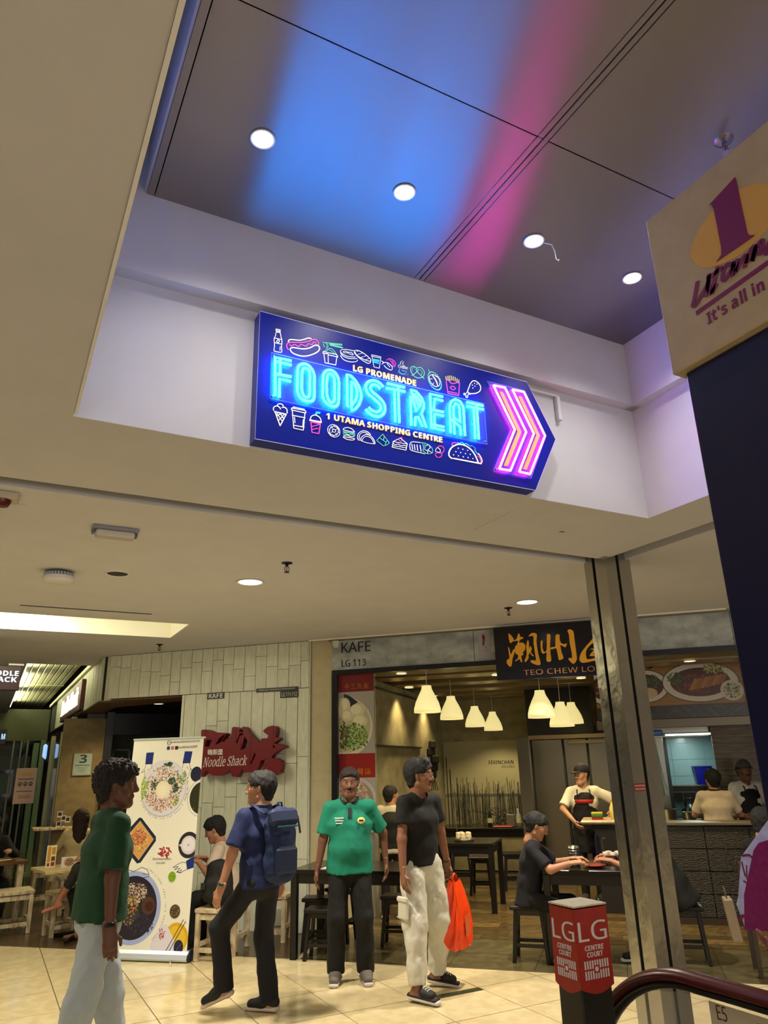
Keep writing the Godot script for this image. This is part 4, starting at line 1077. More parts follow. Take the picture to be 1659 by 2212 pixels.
func build_banner() -> void:
	var t := thing("roll_up_banner", "white roll-up banner printed with noodle bowls and hands, behind the green t-shirt man", "banner", Vector3(1.392, 0, -8.691), -0.7105)
	var al := mat(Color(0.80, 0.84, 0.88), 0.3, 0.4)
	var s := S()
	var prof := PackedVector2Array([Vector2(-0.05, 0.01), Vector2(0.06, 0.01), Vector2(0.075, 0.03), Vector2(0.06, 0.07), Vector2(0.03, 0.095), Vector2(-0.03, 0.095), Vector2(-0.06, 0.05)])
	prism(s, prof, 0.0, 0.85, Transform3D(Basis(Vector3(0, 0, 1), Vector3.UP, Vector3(-1, 0, 0)), Vector3(0.87, 0, 0)))
	obj("base", fin(s), al, t)
	for k in [0.012, 0.866]:
		s = S(); prism(s, prof, -0.006, 0.006, Transform3D(Basis(Vector3(0, 0, 1) * 1.03, Vector3.UP * 1.05, Vector3(-1, 0, 0)), Vector3(k, -0.002, 0)))
		obj("end_cap", fin(s), mat(Color(0.03, 0.06, 0.2), 0.4), t)
	s = S(); bar(s, Vector3(0.66, 0.006, 0.02), Vector3(0.76, 0.006, 0.20), 0.022, 0.008)
	bar(s, Vector3(0.14, 0.006, 0.02), Vector3(0.06, 0.006, 0.20), 0.022, 0.008)
	obj("feet", fin(s), al, t)
	s = S(); cyl(s, Vector3(0.45, 0.08, -0.03), Vector3(0.47, 2.09, -0.02), 0.011, 0.008, 8)
	obj("support_pole", fin(s), al, t)
	bx("top_rail", Vector3(0.47, 2.103, 0.0), Vector3(0.86, 0.018, 0.018), al, t, 0.004)
	# the print, 620 px per metre: x 0..0.83 m, y 0.09..2.10 m
	var K := 560.0
	var W := int(0.83 * K); var H := int(2.01 * K)
	var im := im_new(W, H, Color(0.90, 0.895, 0.845))
	var r := RandomNumberGenerator.new(); r.seed = 4
	var X := func(x: float) -> float: return x * K
	var Y := func(y: float) -> float: return (2.10 - y) * K
	var blue := Color(0.05, 0.16, 0.47); var ink := Color(0.08, 0.1, 0.14); var navy := Color(0.09, 0.10, 0.22)
	# top plate
	im_disc(im, X.call(.41), Y.call(1.60), .262 * K, .282 * K, Color(0.70, 0.70, 0.78)); im_disc(im, X.call(.41), Y.call(1.605), .255 * K, .275 * K, Color(0.84, 0.84, 0.885))
	im_bits(im, X.call(.41), Y.call(1.60), .215 * K, .235 * K, [Color(.85, .72, .52), Color(.78, .60, .42), Color(.92, .83, .68), Color(.45, .24, .14), Color(.80, .62, .50), Color(.30, .26, .10)], 900, 6.0, r)
	im_bits(im, X.call(.36), Y.call(1.49), .15 * K, .10 * K, [Color(.86, .70, .62), Color(.55, .30, .24), Color(.92, .80, .72)], 260, 5.0, r)
	for q in [[.30, 1.63, .05, .05], [.50, 1.67, .045, .035], [.44, 1.84, .05, .02], [.55, 1.60, .03, .05]]: im_bits(im, X.call(q[0]), Y.call(q[1]), q[2] * K, q[3] * K, [Color(.10, .24, .13), Color(.16, .33, .12), Color(.05, .13, .10)], 70, 6.0, r)
	im_disc(im, X.call(.405), Y.call(1.585), .085 * K, .088 * K, Color(.91, .87, .76)); im_disc(im, X.call(.40), Y.call(1.58), .055 * K, .055 * K, Color(.93, .90, .82))
	im_bits(im, X.call(.175), Y.call(1.60), .028 * K, .11 * K, [Color(.55, .72, .10), Color(.68, .82, .15), Color(.40, .58, .08)], 120, 6.0, r)
	im_bits(im, X.call(.62), Y.call(1.69), .04 * K, .06 * K, [Color(.50, .66, .10), Color(.35, .5, .10)], 60, 6.0, r); im_bits(im, X.call(.57), Y.call(1.47), .04 * K, .04 * K, [Color(.60, .68, .15), Color(.45, .55, .12)], 40, 6.0, r)
	# cuffs and hands above the plate
	im_poly(im, [X.call(.165), Y.call(1.965), X.call(.255), Y.call(1.968), X.call(.25), Y.call(1.845), X.call(.165), Y.call(1.845)], blue)
	im_poly(im, [X.call(.62), Y.call(1.968), X.call(.71), Y.call(1.965), X.call(.695), Y.call(1.845), X.call(.605), Y.call(1.845)], blue)
	for h in [[.178, 1.845, .16, 1.80, .13, 1.765, .145, 1.76, .17, 1.785, .168, 1.70], [.245, 1.845, .245, 1.80], [.615, 1.845, .608, 1.80], [.685, 1.845, .70, 1.80, .725, 1.77, .70, 1.79, .69, 1.72, .675, 1.69], [.66, 1.81, .675, 1.79], [.20, 1.79, .215, 1.80]]:
		var a := []
		for k in range(0, h.size(), 2): a.append(X.call(h[k])); a.append(Y.call(h[k + 1]))
		im_line(im, a, 2.2, ink)
	# contact lines at the top
	for k in 9:
		var a := TAU * k / 9; var b := TAU * (k + 1) / 9
		im_line(im, [X.call(.425) + cos(a) * 13, Y.call(2.06) + sin(a) * 13, X.call(.425) + cos(b) * 13, Y.call(2.06) + sin(b) * 13], 3, ink)
	im_line(im, [X.call(.403), Y.call(2.06), X.call(.447), Y.call(2.06)], 2, ink); im_line(im, [X.call(.425), Y.call(2.08), X.call(.425), Y.call(2.04)], 2, ink)
	im.fill_rect(Rect2i(int(X.call(.405)), int(Y.call(2.023)), 20, 20), Color(.08, .2, .45)); im.fill_rect(Rect2i(int(X.call(.452)), int(Y.call(2.023)), 20, 20), Color(.72, .42, .48)); im.fill_rect(Rect2i(int(X.call(.50)), int(Y.call(2.023)), 20, 20), ink)
	# dark berry, soup bowl
	im_disc(im, X.call(.775), Y.call(1.735), .065 * K, .075 * K, navy)
	im_disc(im, X.call(.86), Y.call(1.50), .165 * K, .185 * K, Color(.70, .70, .68)); im_disc(im, X.call(.86), Y.call(1.50), .158 * K, .178 * K, Color(.91, .90, .86)); im_disc(im, X.call(.86), Y.call(1.50), .138 * K, .158 * K, Color(.16, .17, .08))
	im_bits(im, X.call(.84), Y.call(1.50), .10 * K, .14 * K, [Color(.55, .6, .12)], 10, 4.0, r)
	# square noodle dish
	im_poly(im, [X.call(.16), Y.call(1.315), X.call(.19), Y.call(1.31), X.call(.375), Y.call(1.13), X.call(.38), Y.call(1.09), X.call(.23), Y.call(.885), X.call(.19), Y.call(.875), X.call(-.02), Y.call(1.06), X.call(-.02), Y.call(1.13)], Color(.06, .14, .26))
	im_poly(im, [X.call(.175), Y.call(1.285), X.call(.355), Y.call(1.105), X.call(.205), Y.call(.905), X.call(.0), Y.call(1.09)], Color(.80, .62, .36))
	im_bits(im, X.call(.18), Y.call(1.095), .11 * K, .12 * K, [Color(.85, .66, .40), Color(.70, .50, .24), Color(.92, .78, .52)], 300, 6.0, r); im_bits(im, X.call(.18), Y.call(1.12), .085 * K, .075 * K, [Color(.72, .26, .20), Color(.55, .14, .12), Color(.80, .42, .30)], 170, 5.0, r)
	# tea pot
	im_disc(im, X.call(.755), Y.call(1.05), .115 * K, .125 * K, Color(.16, .13, .15)); im_disc(im, X.call(.755), Y.call(1.05), .085 * K, .088 * K, Color(.80, .79, .83)); im_disc(im, X.call(.755), Y.call(1.055), .066 * K, .068 * K, Color(.87, .86, .89)); im_disc(im, X.call(.752), Y.call(1.05), .012 * K, .012 * K, Color(.70, .69, .74))
	im_poly(im, [X.call(.69), Y.call(1.07), X.call(.64), Y.call(1.05), X.call(.69), Y.call(1.02)], Color(.82, .81, .85))
	# red brush mark
	im_bits(im, X.call(.49), Y.call(.985), .08 * K, .045 * K, [Color(.62, .05, .13)], 46, 9.0, r)
	# reaching hand, green dip, nuts
	im_poly(im, [X.call(.74), Y.call(.90), X.call(.83), Y.call(.95), X.call(.83), Y.call(.84), X.call(.76), Y.call(.82)], blue)
	for h in [[.74, .885, .70, .89, .65, .87, .60, .84, .66, .85], [.66, .85, .62, .82, .68, .835], [.68, .835, .65, .80, .70, .82, .69, .795, .64, .80, .69, .79, .755, .825]]:
		var a := []
		for k in range(0, h.size(), 2): a.append(X.call(h[k])); a.append(Y.call(h[k + 1]))
		im_line(im, a, 2.6, blue.darkened(0.3))
	im_disc(im, X.call(.60), Y.call(.75), .047 * K, .055 * K, Color(.78, .80, .74)); im_disc(im, X.call(.60), Y.call(.755), .04 * K, .047 * K, Color(.45, .62, .06)); im_bits(im, X.call(.60), Y.call(.755), .025 * K, .03 * K, [Color(.35, .5, .05), Color(.6, .72, .12)], 20, 4.0, r)
	im_disc(im, X.call(.665), Y.call(.44), .062 * K, .068 * K, Color(.80, .79, .74)); im_disc(im, X.call(.665), Y.call(.443), .056 * K, .062 * K, Color(.26, .21, .12)); im_bits(im, X.call(.665), Y.call(.443), .045 * K, .05 * K, [Color(.50, .43, .28), Color(.38, .31, .18)], 60, 5.0, r)
	# hand over blue bowl, big noodle bowl
	im_disc(im, X.call(.19), Y.call(.47), .315 * K, .335 * K, Color(.62, .68, .88)); im_disc(im, X.call(.19), Y.call(.47), .27 * K, .29 * K, Color(.10, .09, .16))
	im_bits(im, X.call(.20), Y.call(.60), .14 * K, .10 * K, [Color(.86, .76, .66), Color(.75, .60, .48), Color(.92, .86, .78)], 330, 5.0, r); im_bits(im, X.call(.16), Y.call(.45), .10 * K, .14 * K, [Color(.74, .52, .28), Color(.62, .44, .14), Color(.35, .42, .10)], 200, 7.0, r); im_bits(im, X.call(.28), Y.call(.33), .16 * K, .10 * K, [Color(.08, .08, .18), Color(.16, .15, .28)], 160, 7.0, r)
	im_disc(im, X.call(.365), Y.call(.49), .075 * K, .08 * K, Color(.30, .18, .14)); im_disc(im, X.call(.375), Y.call(.485), .045 * K, .045 * K, Color(.22, .08, .08))
	for h in [[.08, .82, .16, .80, .25, .84, .31, .82, .34, .775, .27, .78], [.34, .775, .34, .755, .25, .74, .14, .755]]:
		var a := []
		for k in range(0, h.size(), 2): a.append(X.call(h[k])); a.append(Y.call(h[k + 1]))
		im_line(im, a, 2.8, blue.darkened(0.4))
	im_poly(im, [X.call(.0), Y.call(.87), X.call(.10), Y.call(.84), X.call(.085), Y.call(.77), X.call(.0), Y.call(.77)], blue.darkened(0.3))
	# napkin, yellow plate, chopsticks, spoon
	im_disc(im, X.call(.70), Y.call(.21), .13 * K, .135 * K, Color(.82, .66, .12)); im_disc(im, X.call(.70), Y.call(.21), .10 * K, .105 * K, Color(.88, .73, .2))
	im_poly(im, [X.call(.58), Y.call(.335), X.call(.68), Y.call(.20), X.call(.71), Y.call(.09), X.call(.44), Y.call(.09), X.call(.42), Y.call(.14), X.call(.52), Y.call(.31)], Color(.85, .84, .90))
	im_bits(im, X.call(.545), Y.call(.245), .03 * K, .05 * K, [Color(.62, .05, .13)], 24, 6.0, r)
	im_line(im, [X.call(.60), Y.call(.09), X.call(.765), Y.call(.37)], 4, ink); im_line(im, [X.call(.635), Y.call(.09), X.call(.79), Y.call(.355)], 4, ink)
	im_disc(im, X.call(.735), Y.call(.13), .05 * K, .065 * K, navy); im_line(im, [X.call(.71), Y.call(.10), X.call(.76), Y.call(.16)], 2, Color(.5, .5, .7))
	s = S()
	var ly := 0.09; var hy := 2.10
	quv(s, Vector3(0.048, hy, 0.0), Vector3(0.878, hy, 0.0), Vector3(0.838, ly, 0.03), Vector3(0.008, ly, 0.03))
	var sh := obj("printed_sheet", fin(s), print_mat(im, 0.45), t)
	s = S(); quad(s, Vector3(0.878, hy, -0.002), Vector3(0.048, hy, -0.002), Vector3(0.008, ly, 0.028), Vector3(0.838, ly, 0.028))
	obj("sheet_back", fin(s), mat(Color(0.6, 0.6, 0.58), 0.6), t)
	var bas := Basis(Vector3(1, 0.02, 0), Vector3.UP, Vector3.BACK)
	var im2 := mat(ink, 0.5)
	text("lettering", "www.noodleshack.com.my", 0.34, 0.026, 0.001, im2, sh, Transform3D(bas, Vector3(0.495, 2.05, 0.004)), "serif", 400, 0.2)
	text("lettering", "noodleshack2009", 0.22, 0.022, 0.001, im2, sh, Transform3D(bas, Vector3(0.585, 2.0, 0.005)), "serif", 400, 0.2)
	text("lettering", "Your Homey Kitchen", 0.21, 0.024, 0.001, mat(Color(.4, .12, .13), 0.5), sh, Transform3D(Basis.IDENTITY, Vector3(0.385, 0.905, 0.021)), "serif", 400, 0.2)
	text("lettering", "Since 2009", 0.10, 0.014, 0.001, im2, sh, Transform3D(Basis.IDENTITY, Vector3(0.43, 0.875, 0.022)), "serif", 400, 0.2)
	# captions that follow the rims of the dishes, letter by letter
	for cap in [["& Soft Boiled Egg Pan Noodle", .45, 1.60, .285, .305, 3.55, 5.75], ["Braised Pork Special Ramen", .45, 1.60, .285, .305, 5.85, 6.9], ["Traditional Hand Torn Noodle Soup", .22, .47, .345, .37, 1.25, -0.9]]:
		var n: int = cap[0].length()
		for k in n:
			var ch: String = cap[0][k]
			if ch == " ": continue
			var a := lerpf(cap[5], cap[6], float(k) / n)
			var px: float = cap[1] + cos(a) * cap[3]; var py: float = cap[2] + sin(a) * cap[4]
			if px > 0.85 or px < 0.03: continue
			var up := Vector3(cos(a), sin(a), 0) if cap[6] < cap[5] else -Vector3(cos(a), sin(a), 0)
			var rx := up.cross(Vector3.BACK)
			text("caption_letter", ch, 0.0, 0.015, 0.001, im2, sh, Transform3D(Basis(rx, up, Vector3.BACK), Vector3(px, py, 0.031 - 0.015 * py)), "sans", 400)

# ---------- the cafe behind the shutter post; shop frame: Vector3(u, y, -s)
var dark_wood: StandardMaterial3D
var rustic: StandardMaterial3D

func build_kafe() -> void:
	var cream := mottled(Color(0.70, 0.66, 0.53), Color(0.74, 0.70, 0.57), 1.0, 0.7, 0.05)
	var conc := mottled(Color(0.50, 0.53, 0.54), Color(0.70, 0.73, 0.73), 0.9, 0.45, 0.05, 5)
	var grey := mottled(Color(0.47, 0.44, 0.33), Color(0.58, 0.55, 0.43), 0.55, 0.75, 0.05, 5)
	var navy := mat(Color(0.012, 0.03, 0.09), 0.3)
	var brass := mat(Color(0.62, 0.55, 0.42), 0.32, 0.85)
	dark_wood = mottled(Color(0.030, 0.026, 0.030), Color(0.055, 0.045, 0.045), 3.0, 0.35)
	rustic = mottled(Color(0.62, 0.54, 0.40), Color(0.80, 0.76, 0.65), 3.0, 0.7, 0.05, 5, Vector3(1, 0.25, 1))
	var w := shop_struct("wall_kafe")
	bx("corner_post", Vector3(-3.495, 1.65, -8.66), Vector3(0.28, 3.3, 0.12), cream, w, 0.004)
	bx("corner_post_return", Vector3(-3.42, 1.65, -9.2), Vector3(0.14, 3.3, 1.1), cream, w)
	bx("shadow_trim", Vector3(-0.6, 3.285, -8.60), Vector3(5.6, 0.03, 0.05), mat(Color(0.45, 0.43, 0.38), 0.6), w)
	bx("edge_trim", Vector3(-1.2, 3.292, -8.545), Vector3(4.9, 0.016, 0.02), mat(Color(0.9, 0.88, 0.80), 0.4), w)
	# fascia boards
	for r in [[-3.355, -1.55], [-1.545, -1.30], [-1.295, 1.28], [1.285, 3.2]]:
		bx("fascia_board", Vector3((r[0] + r[1]) / 2, 3.0875, -8.64), Vector3(r[1] - r[0], 0.365, 0.10), conc, w, 0.002)
	bx("head_frame", Vector3(-0.1, 2.878, -8.62), Vector3(6.5, 0.055, 0.10), navy, w)
	bx("jamb_frame", Vector3(-3.316, 1.425, -8.62), Vector3(0.072, 2.85, 0.10), navy, w)
	# stained tape patch on the fascia
	bx("fascia_patch", Vector3(-1.42, 3.08, -8.588), Vector3(0.15, 0.33, 0.003), mat(Color(0.60, 0.60, 0.63), 0.5), w)
	var s := S()
	for q in [[-1.425, 3.17, .045, .10], [-1.43, 3.11, .03, .06], [-1.405, 3.06, .012, .03], [-1.40, 3.02, .01, .025]]:
		var pp := PackedVector2Array()
		for k in 9: pp.append(Vector2(q[0] + q[2] * 0.5 * cos(TAU * k / 9) * (0.8 + 0.3 * sin(k * 2.3)), q[1] + q[3] * 0.5 * sin(TAU * k / 9)))
		prism(s, pp, -8.5865, -8.5855)
	obj("red_stain", fin(s), mat(Color(0.40, 0.10, 0.12), 0.6), w)
	# glass strip with the food poster
	s = S(); box(s, Vector3(-3.04, 1.42, -8.63), Vector3(0.47, 2.84, 0.01))
	obj("glass_pane", fin(s), glass(Color(0.9, 0.95, 0.95), 0.05), w)
	# interior shell
	bx("panel", Vector3(-3.27, 1.45, -11.8), Vector3(0.14, 2.9, 4.6), grey, shop_struct("wall_kafe_left"))
	bx("back_wall", Vector3(-0.6, 1.45, -13.92), Vector3(5.6, 2.9, 0.14), grey, shop_struct("wall_kafe_back"))
	bx("right_wall", Vector3(3.3, 1.6, -11.2), Vector3(0.14, 3.2, 5.6), grey, shop_struct("wall_kafe_right"))
	bx("picture_rail", Vector3(-3.19, 2.80, -11.6), Vector3(0.02, 0.03, 4.4), mat(Color(0.08, 0.07, 0.06), 0.5), w)
	bx("wall_bar", Vector3(-3.185, 2.03, -10.9), Vector3(0.03, 0.022, 2.6), mat(Color(0.08, 0.07, 0.06), 0.5), w)
	var cl := shop_struct("ceiling_kafe")
	bx("deck", Vector3(0.0, 3.22, -11.42), Vector3(6.8, 0.08, 5.3), mat(Color(0.05, 0.05, 0.06), 0.8), cl)
	bx("front_strip", Vector3(0.0, 2.99, -9.05), Vector3(6.6, 0.20, 0.66), mottled(Color(0.42, 0.38, 0.26), Color(0.50, 0.45, 0.32), 1.0, 0.5), cl)
	for k in [[9.85, 0.42], [10.85, 0.40], [11.9, 0.42], [12.9, 0.40], [13.6, 0.4]]:
		bx("steel_beam", Vector3(0.0, 2.955, -k[0]), Vector3(6.6, 0.13, k[1]), brass, cl, 0.006)
	# shop floor: grey strip then wood-look planks, each plank a piece
	var f := shop_struct("floor_kafe")
	var gt := mottled(Color(0.30, 0.27, 0.18), Color(0.36, 0.33, 0.23), 0.8, 0.22, 0.0, 4)
	for k in 9:
		for j in 2:
			bx("floor_tile", Vector3(-3.0 + 0.8 * k, -0.008, -(7.80 + 0.595 * j)), Vector3(0.796, 0.016, 0.59), gt, f)
	var wp := []
	for k in 4: wp.append(mottled(Color(0.24 + 0.04 * k, 0.19 + 0.032 * k, 0.11 + 0.02 * k), Color(0.33 + 0.05 * k, 0.27 + 0.045 * k, 0.16 + 0.03 * k), 0.9, 0.25, 0.0, 4, Vector3(1.0, 1, 3)))
	var rng := RandomNumberGenerator.new(); rng.seed = 9
	for j in 24:
		var u := -3.3 - rng.randf() * 0.9
		while u < 3.0:
			bx("floor_plank", Vector3(u + 0.6, -0.008, -(8.80 + 0.2 * j)), Vector3(1.196, 0.016, 0.197), wp[rng.randi() % 4], f)
			u += 1.2
	# lettering on the fascia
	var ink := mat(Color(0.05, 0.09, 0.13), 0.5)
	var t := shop_thing("fascia_lettering", "thin dark lettering KAFE above LG 113 on the concrete fascia", "lettering", -3.355, 2.905, 8.588)
	text("lettering", "KAFE", 0.385, 0.124, 0.006, ink, t, Transform3D(Basis.IDENTITY, Vector3(0.130, 0.212, 0)), "sans", 300)
	text("lettering", "LG 113", 0.318, 0.083, 0.006, ink, t, Transform3D(Basis.IDENTITY, Vector3(0.132, 0.038, 0)), "sans", 300)
	s = S(); cyl(s, Vector3(0.088, 0.33, 0.0), Vector3(0.088, 0.33, 0.012), 0.017, 0.017, 14)
	obj("bullet", fin(s), ink, t)
	t = shop_thing("fascia_camera", "small white dome camera tucked beside the KAFE lettering", "camera", -3.29, 3.235, 8.56)
	s = S(); lathe(s, [Vector2(0, -0.055), Vector2(0.035, -0.05), Vector2(0.05, -0.02), Vector2(0.05, 0.03)], 18)
	obj("dome", fin(s), mat(Color(0.75, 0.75, 0.72), 0.4), t)
	# hanging dark blue sign with gold calligraphy
	t = shop_thing("calligraphy_board", "dark blue board with gold brush calligraphy and TEO CHEW LOR lettering", "sign", -1.28, 2.66, 8.50)
	bx("board", Vector3(0.72, 0.30, 0.02), Vector3(1.44, 0.60, 0.04), mat(Color(0.02, 0.025, 0.10), 0.18), t, 0.003)
	var gold := mat(Color(0.90, 0.66, 0.20), 0.32, 0.35)
	gold.emission_enabled = true; gold.emission = Color(0.9, 0.62, 0.15); gold.emission_energy_multiplier = 0.12  # faint glow put into the gold strokes
	for c in CALLIG:
		s = S(); prism(s, curve(poly(c, 0.001), true, 2), 0.04, 0.05)
		obj("gold_brush_stroke", fin(s), gold, t)
	text("lettering", "TEO CHEW LOR", 0.86, 0.058, 0.008, mat(Color(0.75, 0.52, 0.28), 0.35, 0.4), t, Transform3D(Basis.IDENTITY, Vector3(0.31, 0.04, 0.04)), "sans", 500)
	# food poster on the glass
	var im := im_new(200, 780, Color(0.62, 0.60, 0.57))
	var r := RandomNumberGenerator.new(); r.seed = 8
	# 0.46 m x 1.8 m
	im.fill_rect(Rect2i(0, 0, 200, 92), Color(0.42, 0.02, 0.06))
	im_disc(im, 40, 270, 150, 150, Color(.80, .78, .70)); im_disc(im, 40, 262, 138, 138, Color(.70, .68, .55))
	im_poly(im, [30, 100, 60, 110, 110, 145, 70, 170, 30, 130], Color(.08, .09, .2))
	for q in [[35, 160, 32, 40], [105, 190, 42, 36], [120, 245, 42, 34], [50, 215, 34, 26], [8, 190, 20, 30]]: im_disc(im, q[0], q[1], q[2], q[3], Color(.80, .78, .64)); im_disc(im, q[0] - 6, q[1] - 6, q[2] * .7, q[3] * .7, Color(.87, .85, .73))
	im_bits(im, 90, 320, 75, 65, [Color(.20, .42, .08), Color(.35, .58, .12), Color(.10, .25, .05), Color(.60, .72, .2)], 330, 7.0, r)
	im_bits(im, 30, 320, 22, 70, [Color(.14, .22, .05), Color(.4, .36, .18)], 70, 9.0, r)
	im.fill_rect(Rect2i(0, 405, 200, 118), Color(0.55, 0.045, 0.045)); im.fill_rect(Rect2i(0, 405, 42, 118), Color(0.46, 0.02, 0.06))
	im_disc(im, 90, 640, 118, 120, Color(.70, .68, .66)); im_disc(im, 90, 640, 100, 104, Color(.56, .50, .42)); im_bits(im, 80, 620, 80, 90, [Color(.75, .55, .5), Color(.82, .78, .70), Color(.55, .6, .3)], 170, 14.0, r)
	t = shop_thing("food_poster", "tall food poster with red bands and gold characters on the cafe glass", "poster", -3.28, 1.05, 8.622)
	sheet("printed_sheet", 0.46, 1.80, 0.0, print_mat(im, 0.4), t)
	s = S(); quad(s, Vector3(0.46, 1.8, -0.001), Vector3(0, 1.8, -0.001), Vector3(0, 0, -0.001), Vector3(0.46, 0, -0.001))
	obj("sheet_back", fin(s), mat(Color(0.5, 0.5, 0.5), 0.7), t)
	var og := mat(Color(0.62, 0.34, 0.10), 0.5)
	han("lettering", ["shou", "gong", "yu", "yuan"], 0.072, 0.083, 0.007, og, t, Transform3D(Basis.IDENTITY, Vector3(0.075, 1.615, 0.002)))
	han("lettering", ["hai", "xian", "tang"], 0.078, 0.095, 0.008, mat(Color(0.75, 0.45, 0.08), 0.5), t, Transform3D(Basis.IDENTITY, Vector3(0.14, 0.62, 0.002)))
	# mural on the back wall
	im = im_new(700, 760, Color(0.62, 0.60, 0.48))
	for y in range(430, 455): im.fill_rect(Rect2i(0, y, 700, 1), Color(0.36, 0.36, 0.34))
	im_poly(im, [0, 430, 90, 415, 160, 432, 300, 440, 300, 455, 0, 455], Color(.42, .42, .38))
	im.fill_rect(Rect2i(0, 455, 700, 305), Color(0.56, 0.545, 0.45))
	for k in 60:
		var y := r.randf_range(470, 760)
		im.fill_rect(Rect2i(int(r.randf() * 650), int(y), int(r.randf_range(20, 120)), 2), Color(.44, .43, .37))
	for k in 150:
		var x := r.randf_range(60, 700); var top := r.randf_range(330, 470) if k > 20 else r.randf_range(290, 380); var bot := r.randf_range(640, 760); var lean := r.randf_range(-18, 18)
		im_line(im, [x, bot, x + lean, top], r.randf_range(2.5, 5.0), Color(.07, .07, .065).lightened(r.randf() * 0.12))
	for k in 14: im_line(im, [r.randf_range(200, 640), r.randf_range(540, 690), r.randf_range(260, 690), r.randf_range(520, 700)], 4, Color(.08, .08, .075))
	for q in [[28, 130, 9], [58, 230, 10], [120, 300, 7]]: im_line(im, [q[0], 760, q[0] - 4, q[1]], q[2], Color(.05, .05, .05))
	im_bits(im, 560, 660, 140, 70, [Color(.06, .06, .07), Color(.12, .12, .13)], 140, 12.0, r)
	t = shop_thing("wall_mural", "sepia mural of bamboo fishing stakes in water on the back wall", "mural", -3.19, 0.55, 13.84)
	bx("panel", Vector3(0.70, 0.80, 0.0), Vector3(1.40, 1.60, 0.02), mat(Color(0.6, 0.58, 0.48), 0.6), t, 0.006)
	sheet("printed_face", 1.40, 1.60, 0.011, print_mat(im, 0.55), t)
	text("lettering", "SEKINCHAN", 0.455, 0.062, 0.002, mat(Color(.1, .1, .08), 0.6), t, Transform3D(Basis(Vector3(1, -.01, 0), Vector3.UP, Vector3.BACK), Vector3(0.825, 1.195, 0.011)), "sans", 600, 0.1)
	text("lettering", "KELONG", 0.225, 0.045, 0.002, mat(Color(.2, .2, .17), 0.6), t, Transform3D(Basis.IDENTITY, Vector3(1.065, 1.125, 0.011)), "sans", 400, 0.1)
	# tree-bark post by the left wall
	t = shop_thing("bark_post", "rough dark bark post with dry roots mounted on the cafe's left wall", "wood post", -3.12, 1.55, 12.7)
	s = S()
	for k in 5: box(s, Vector3(-0.02 + 0.03 * (k % 3), 0.06 + 0.12 * k, 0.005 * k), Vector3(0.15 + 0.01 * sin(k * 3.0), 0.15, 0.12), Basis(Vector3.UP, k * 0.5), 0.03)
	obj("bark", fin(s), mottled(Color(0.02, 0.02, 0.025), Color(0.20, 0.18, 0.12), 6.0, 0.9, 0.4), t)
	s = S()
	for k in 5: tube(s, PackedVector3Array([Vector3(0, 0.03, 0), Vector3(-0.03 + 0.02 * k, -0.08, 0.03), Vector3(-0.08 + 0.04 * k, -0.2, 0.02)]), 0.006, 5)
	obj("roots", fin(s), mat(Color(0.05, 0.05, 0.05), 0.8), t)
	# steel wall, cold room doors, dark board above
	var ss := mat(Color(0.55, 0.54, 0.50), 0.28, 0.9)
	var st := shop_struct("wall_steel")
	bx("pillar", Vector3(-1.43, 1.06, -11.6), Vector3(0.17, 2.12, 0.2), mat(Color(0.42, 0.41, 0.38), 0.35, 0.7), shop_struct("wall_pillar"), 0.004)
	bx("backing", Vector3(-0.4, 1.15, -12.62), Vector3(2.1, 2.3, 0.1), mat(Color(0.2, 0.2, 0.2), 0.6), st)
	for q in [[-1.40, -0.93, 0.02], [-0.90, -0.55, -0.02], [-0.52, -0.05, 0.0], [-0.02, 0.6, 0.0]]:
		bx("door_panel", Vector3((q[0] + q[1]) / 2, 1.06, -12.54 + q[2]), Vector3(q[1] - q[0], 2.08, 0.06), ss, st, 0.006)
	bx("rail", Vector3(-0.4, 2.14, -12.50), Vector3(2.1, 0.07, 0.08), brass, st, 0.004)
	bx("rail", Vector3(-0.55, 2.05, -12.48), Vector3(0.55, 0.05, 0.08), brass, st, 0.004)
	t = shop_thing("menu_board", "dark wall panel with faint white strokes above the steel doors", "board", -1.45, 2.18, 12.48)
	im = im_new(500, 330, Color(0.028, 0.03, 0.035))
	for k in 60:
		var x := r.randf_range(0, 500); var y := r.randf_range(0, 330)
		im_line(im, [x, y, x + r.randf_range(10, 45), y - r.randf_range(4, 26)], 1.6, Color(.22, .24, .24).darkened(r.randf() * .6))
	bx("panel", Vector3(0.52, 0.36, 0.0), Vector3(1.04, 0.72, 0.03), mat(Color(0.02, 0.02, 0.03), 0.3), t)
	sheet("painted_face", 1.04, 0.72, 0.016, print_mat(im, 0.3), t)
	# photo menu panels over the kitchen pass
	im = im_new(880, 420, Color(0.17, 0.15, 0.12))
	for k in 160: im_line(im, [r.randf() * 880, r.randf() * 90, r.randf() * 880, r.randf() * 90], 2, Color(.24, .21, .17).darkened(r.randf() * .5)) if k < 20 else im_line(im, [k * 5.5, r.randf_range(0, 85), k * 5.5 + 60, r.randf_range(0, 85)], 3, Color(.30, .27, .22).darkened(r.randf() * .6))
	im.fill_rect(Rect2i(0, 90, 880, 250), Color(.62, .44, .18))
	for k in 130: im_line(im, [k * 9 - 200, 90, k * 9 - 80, 340], 2.2, Color(.36, .23, .08))
	for k in 50: im_line(im, [k * 20.0, r.randf_range(345, 420), k * 20.0 + 60, r.randf_range(345, 420)], 6, Color(.35, .34, .32).darkened(r.randf() * .8))
	for q in [[70, 215, 120, 105], [310, 215, 140, 100], [640, 205, 220, 120]]:
		im_disc(im, q[0], q[1], q[2] + 5, q[3] + 5, Color(.12, .10, .14)); im_disc(im, q[0], q[1], q[2], q[3], Color(.80, .78, .72)); im_disc(im, q[0], q[1], q[2] * .8, q[3] * .74, Color(.30, .10, .05))
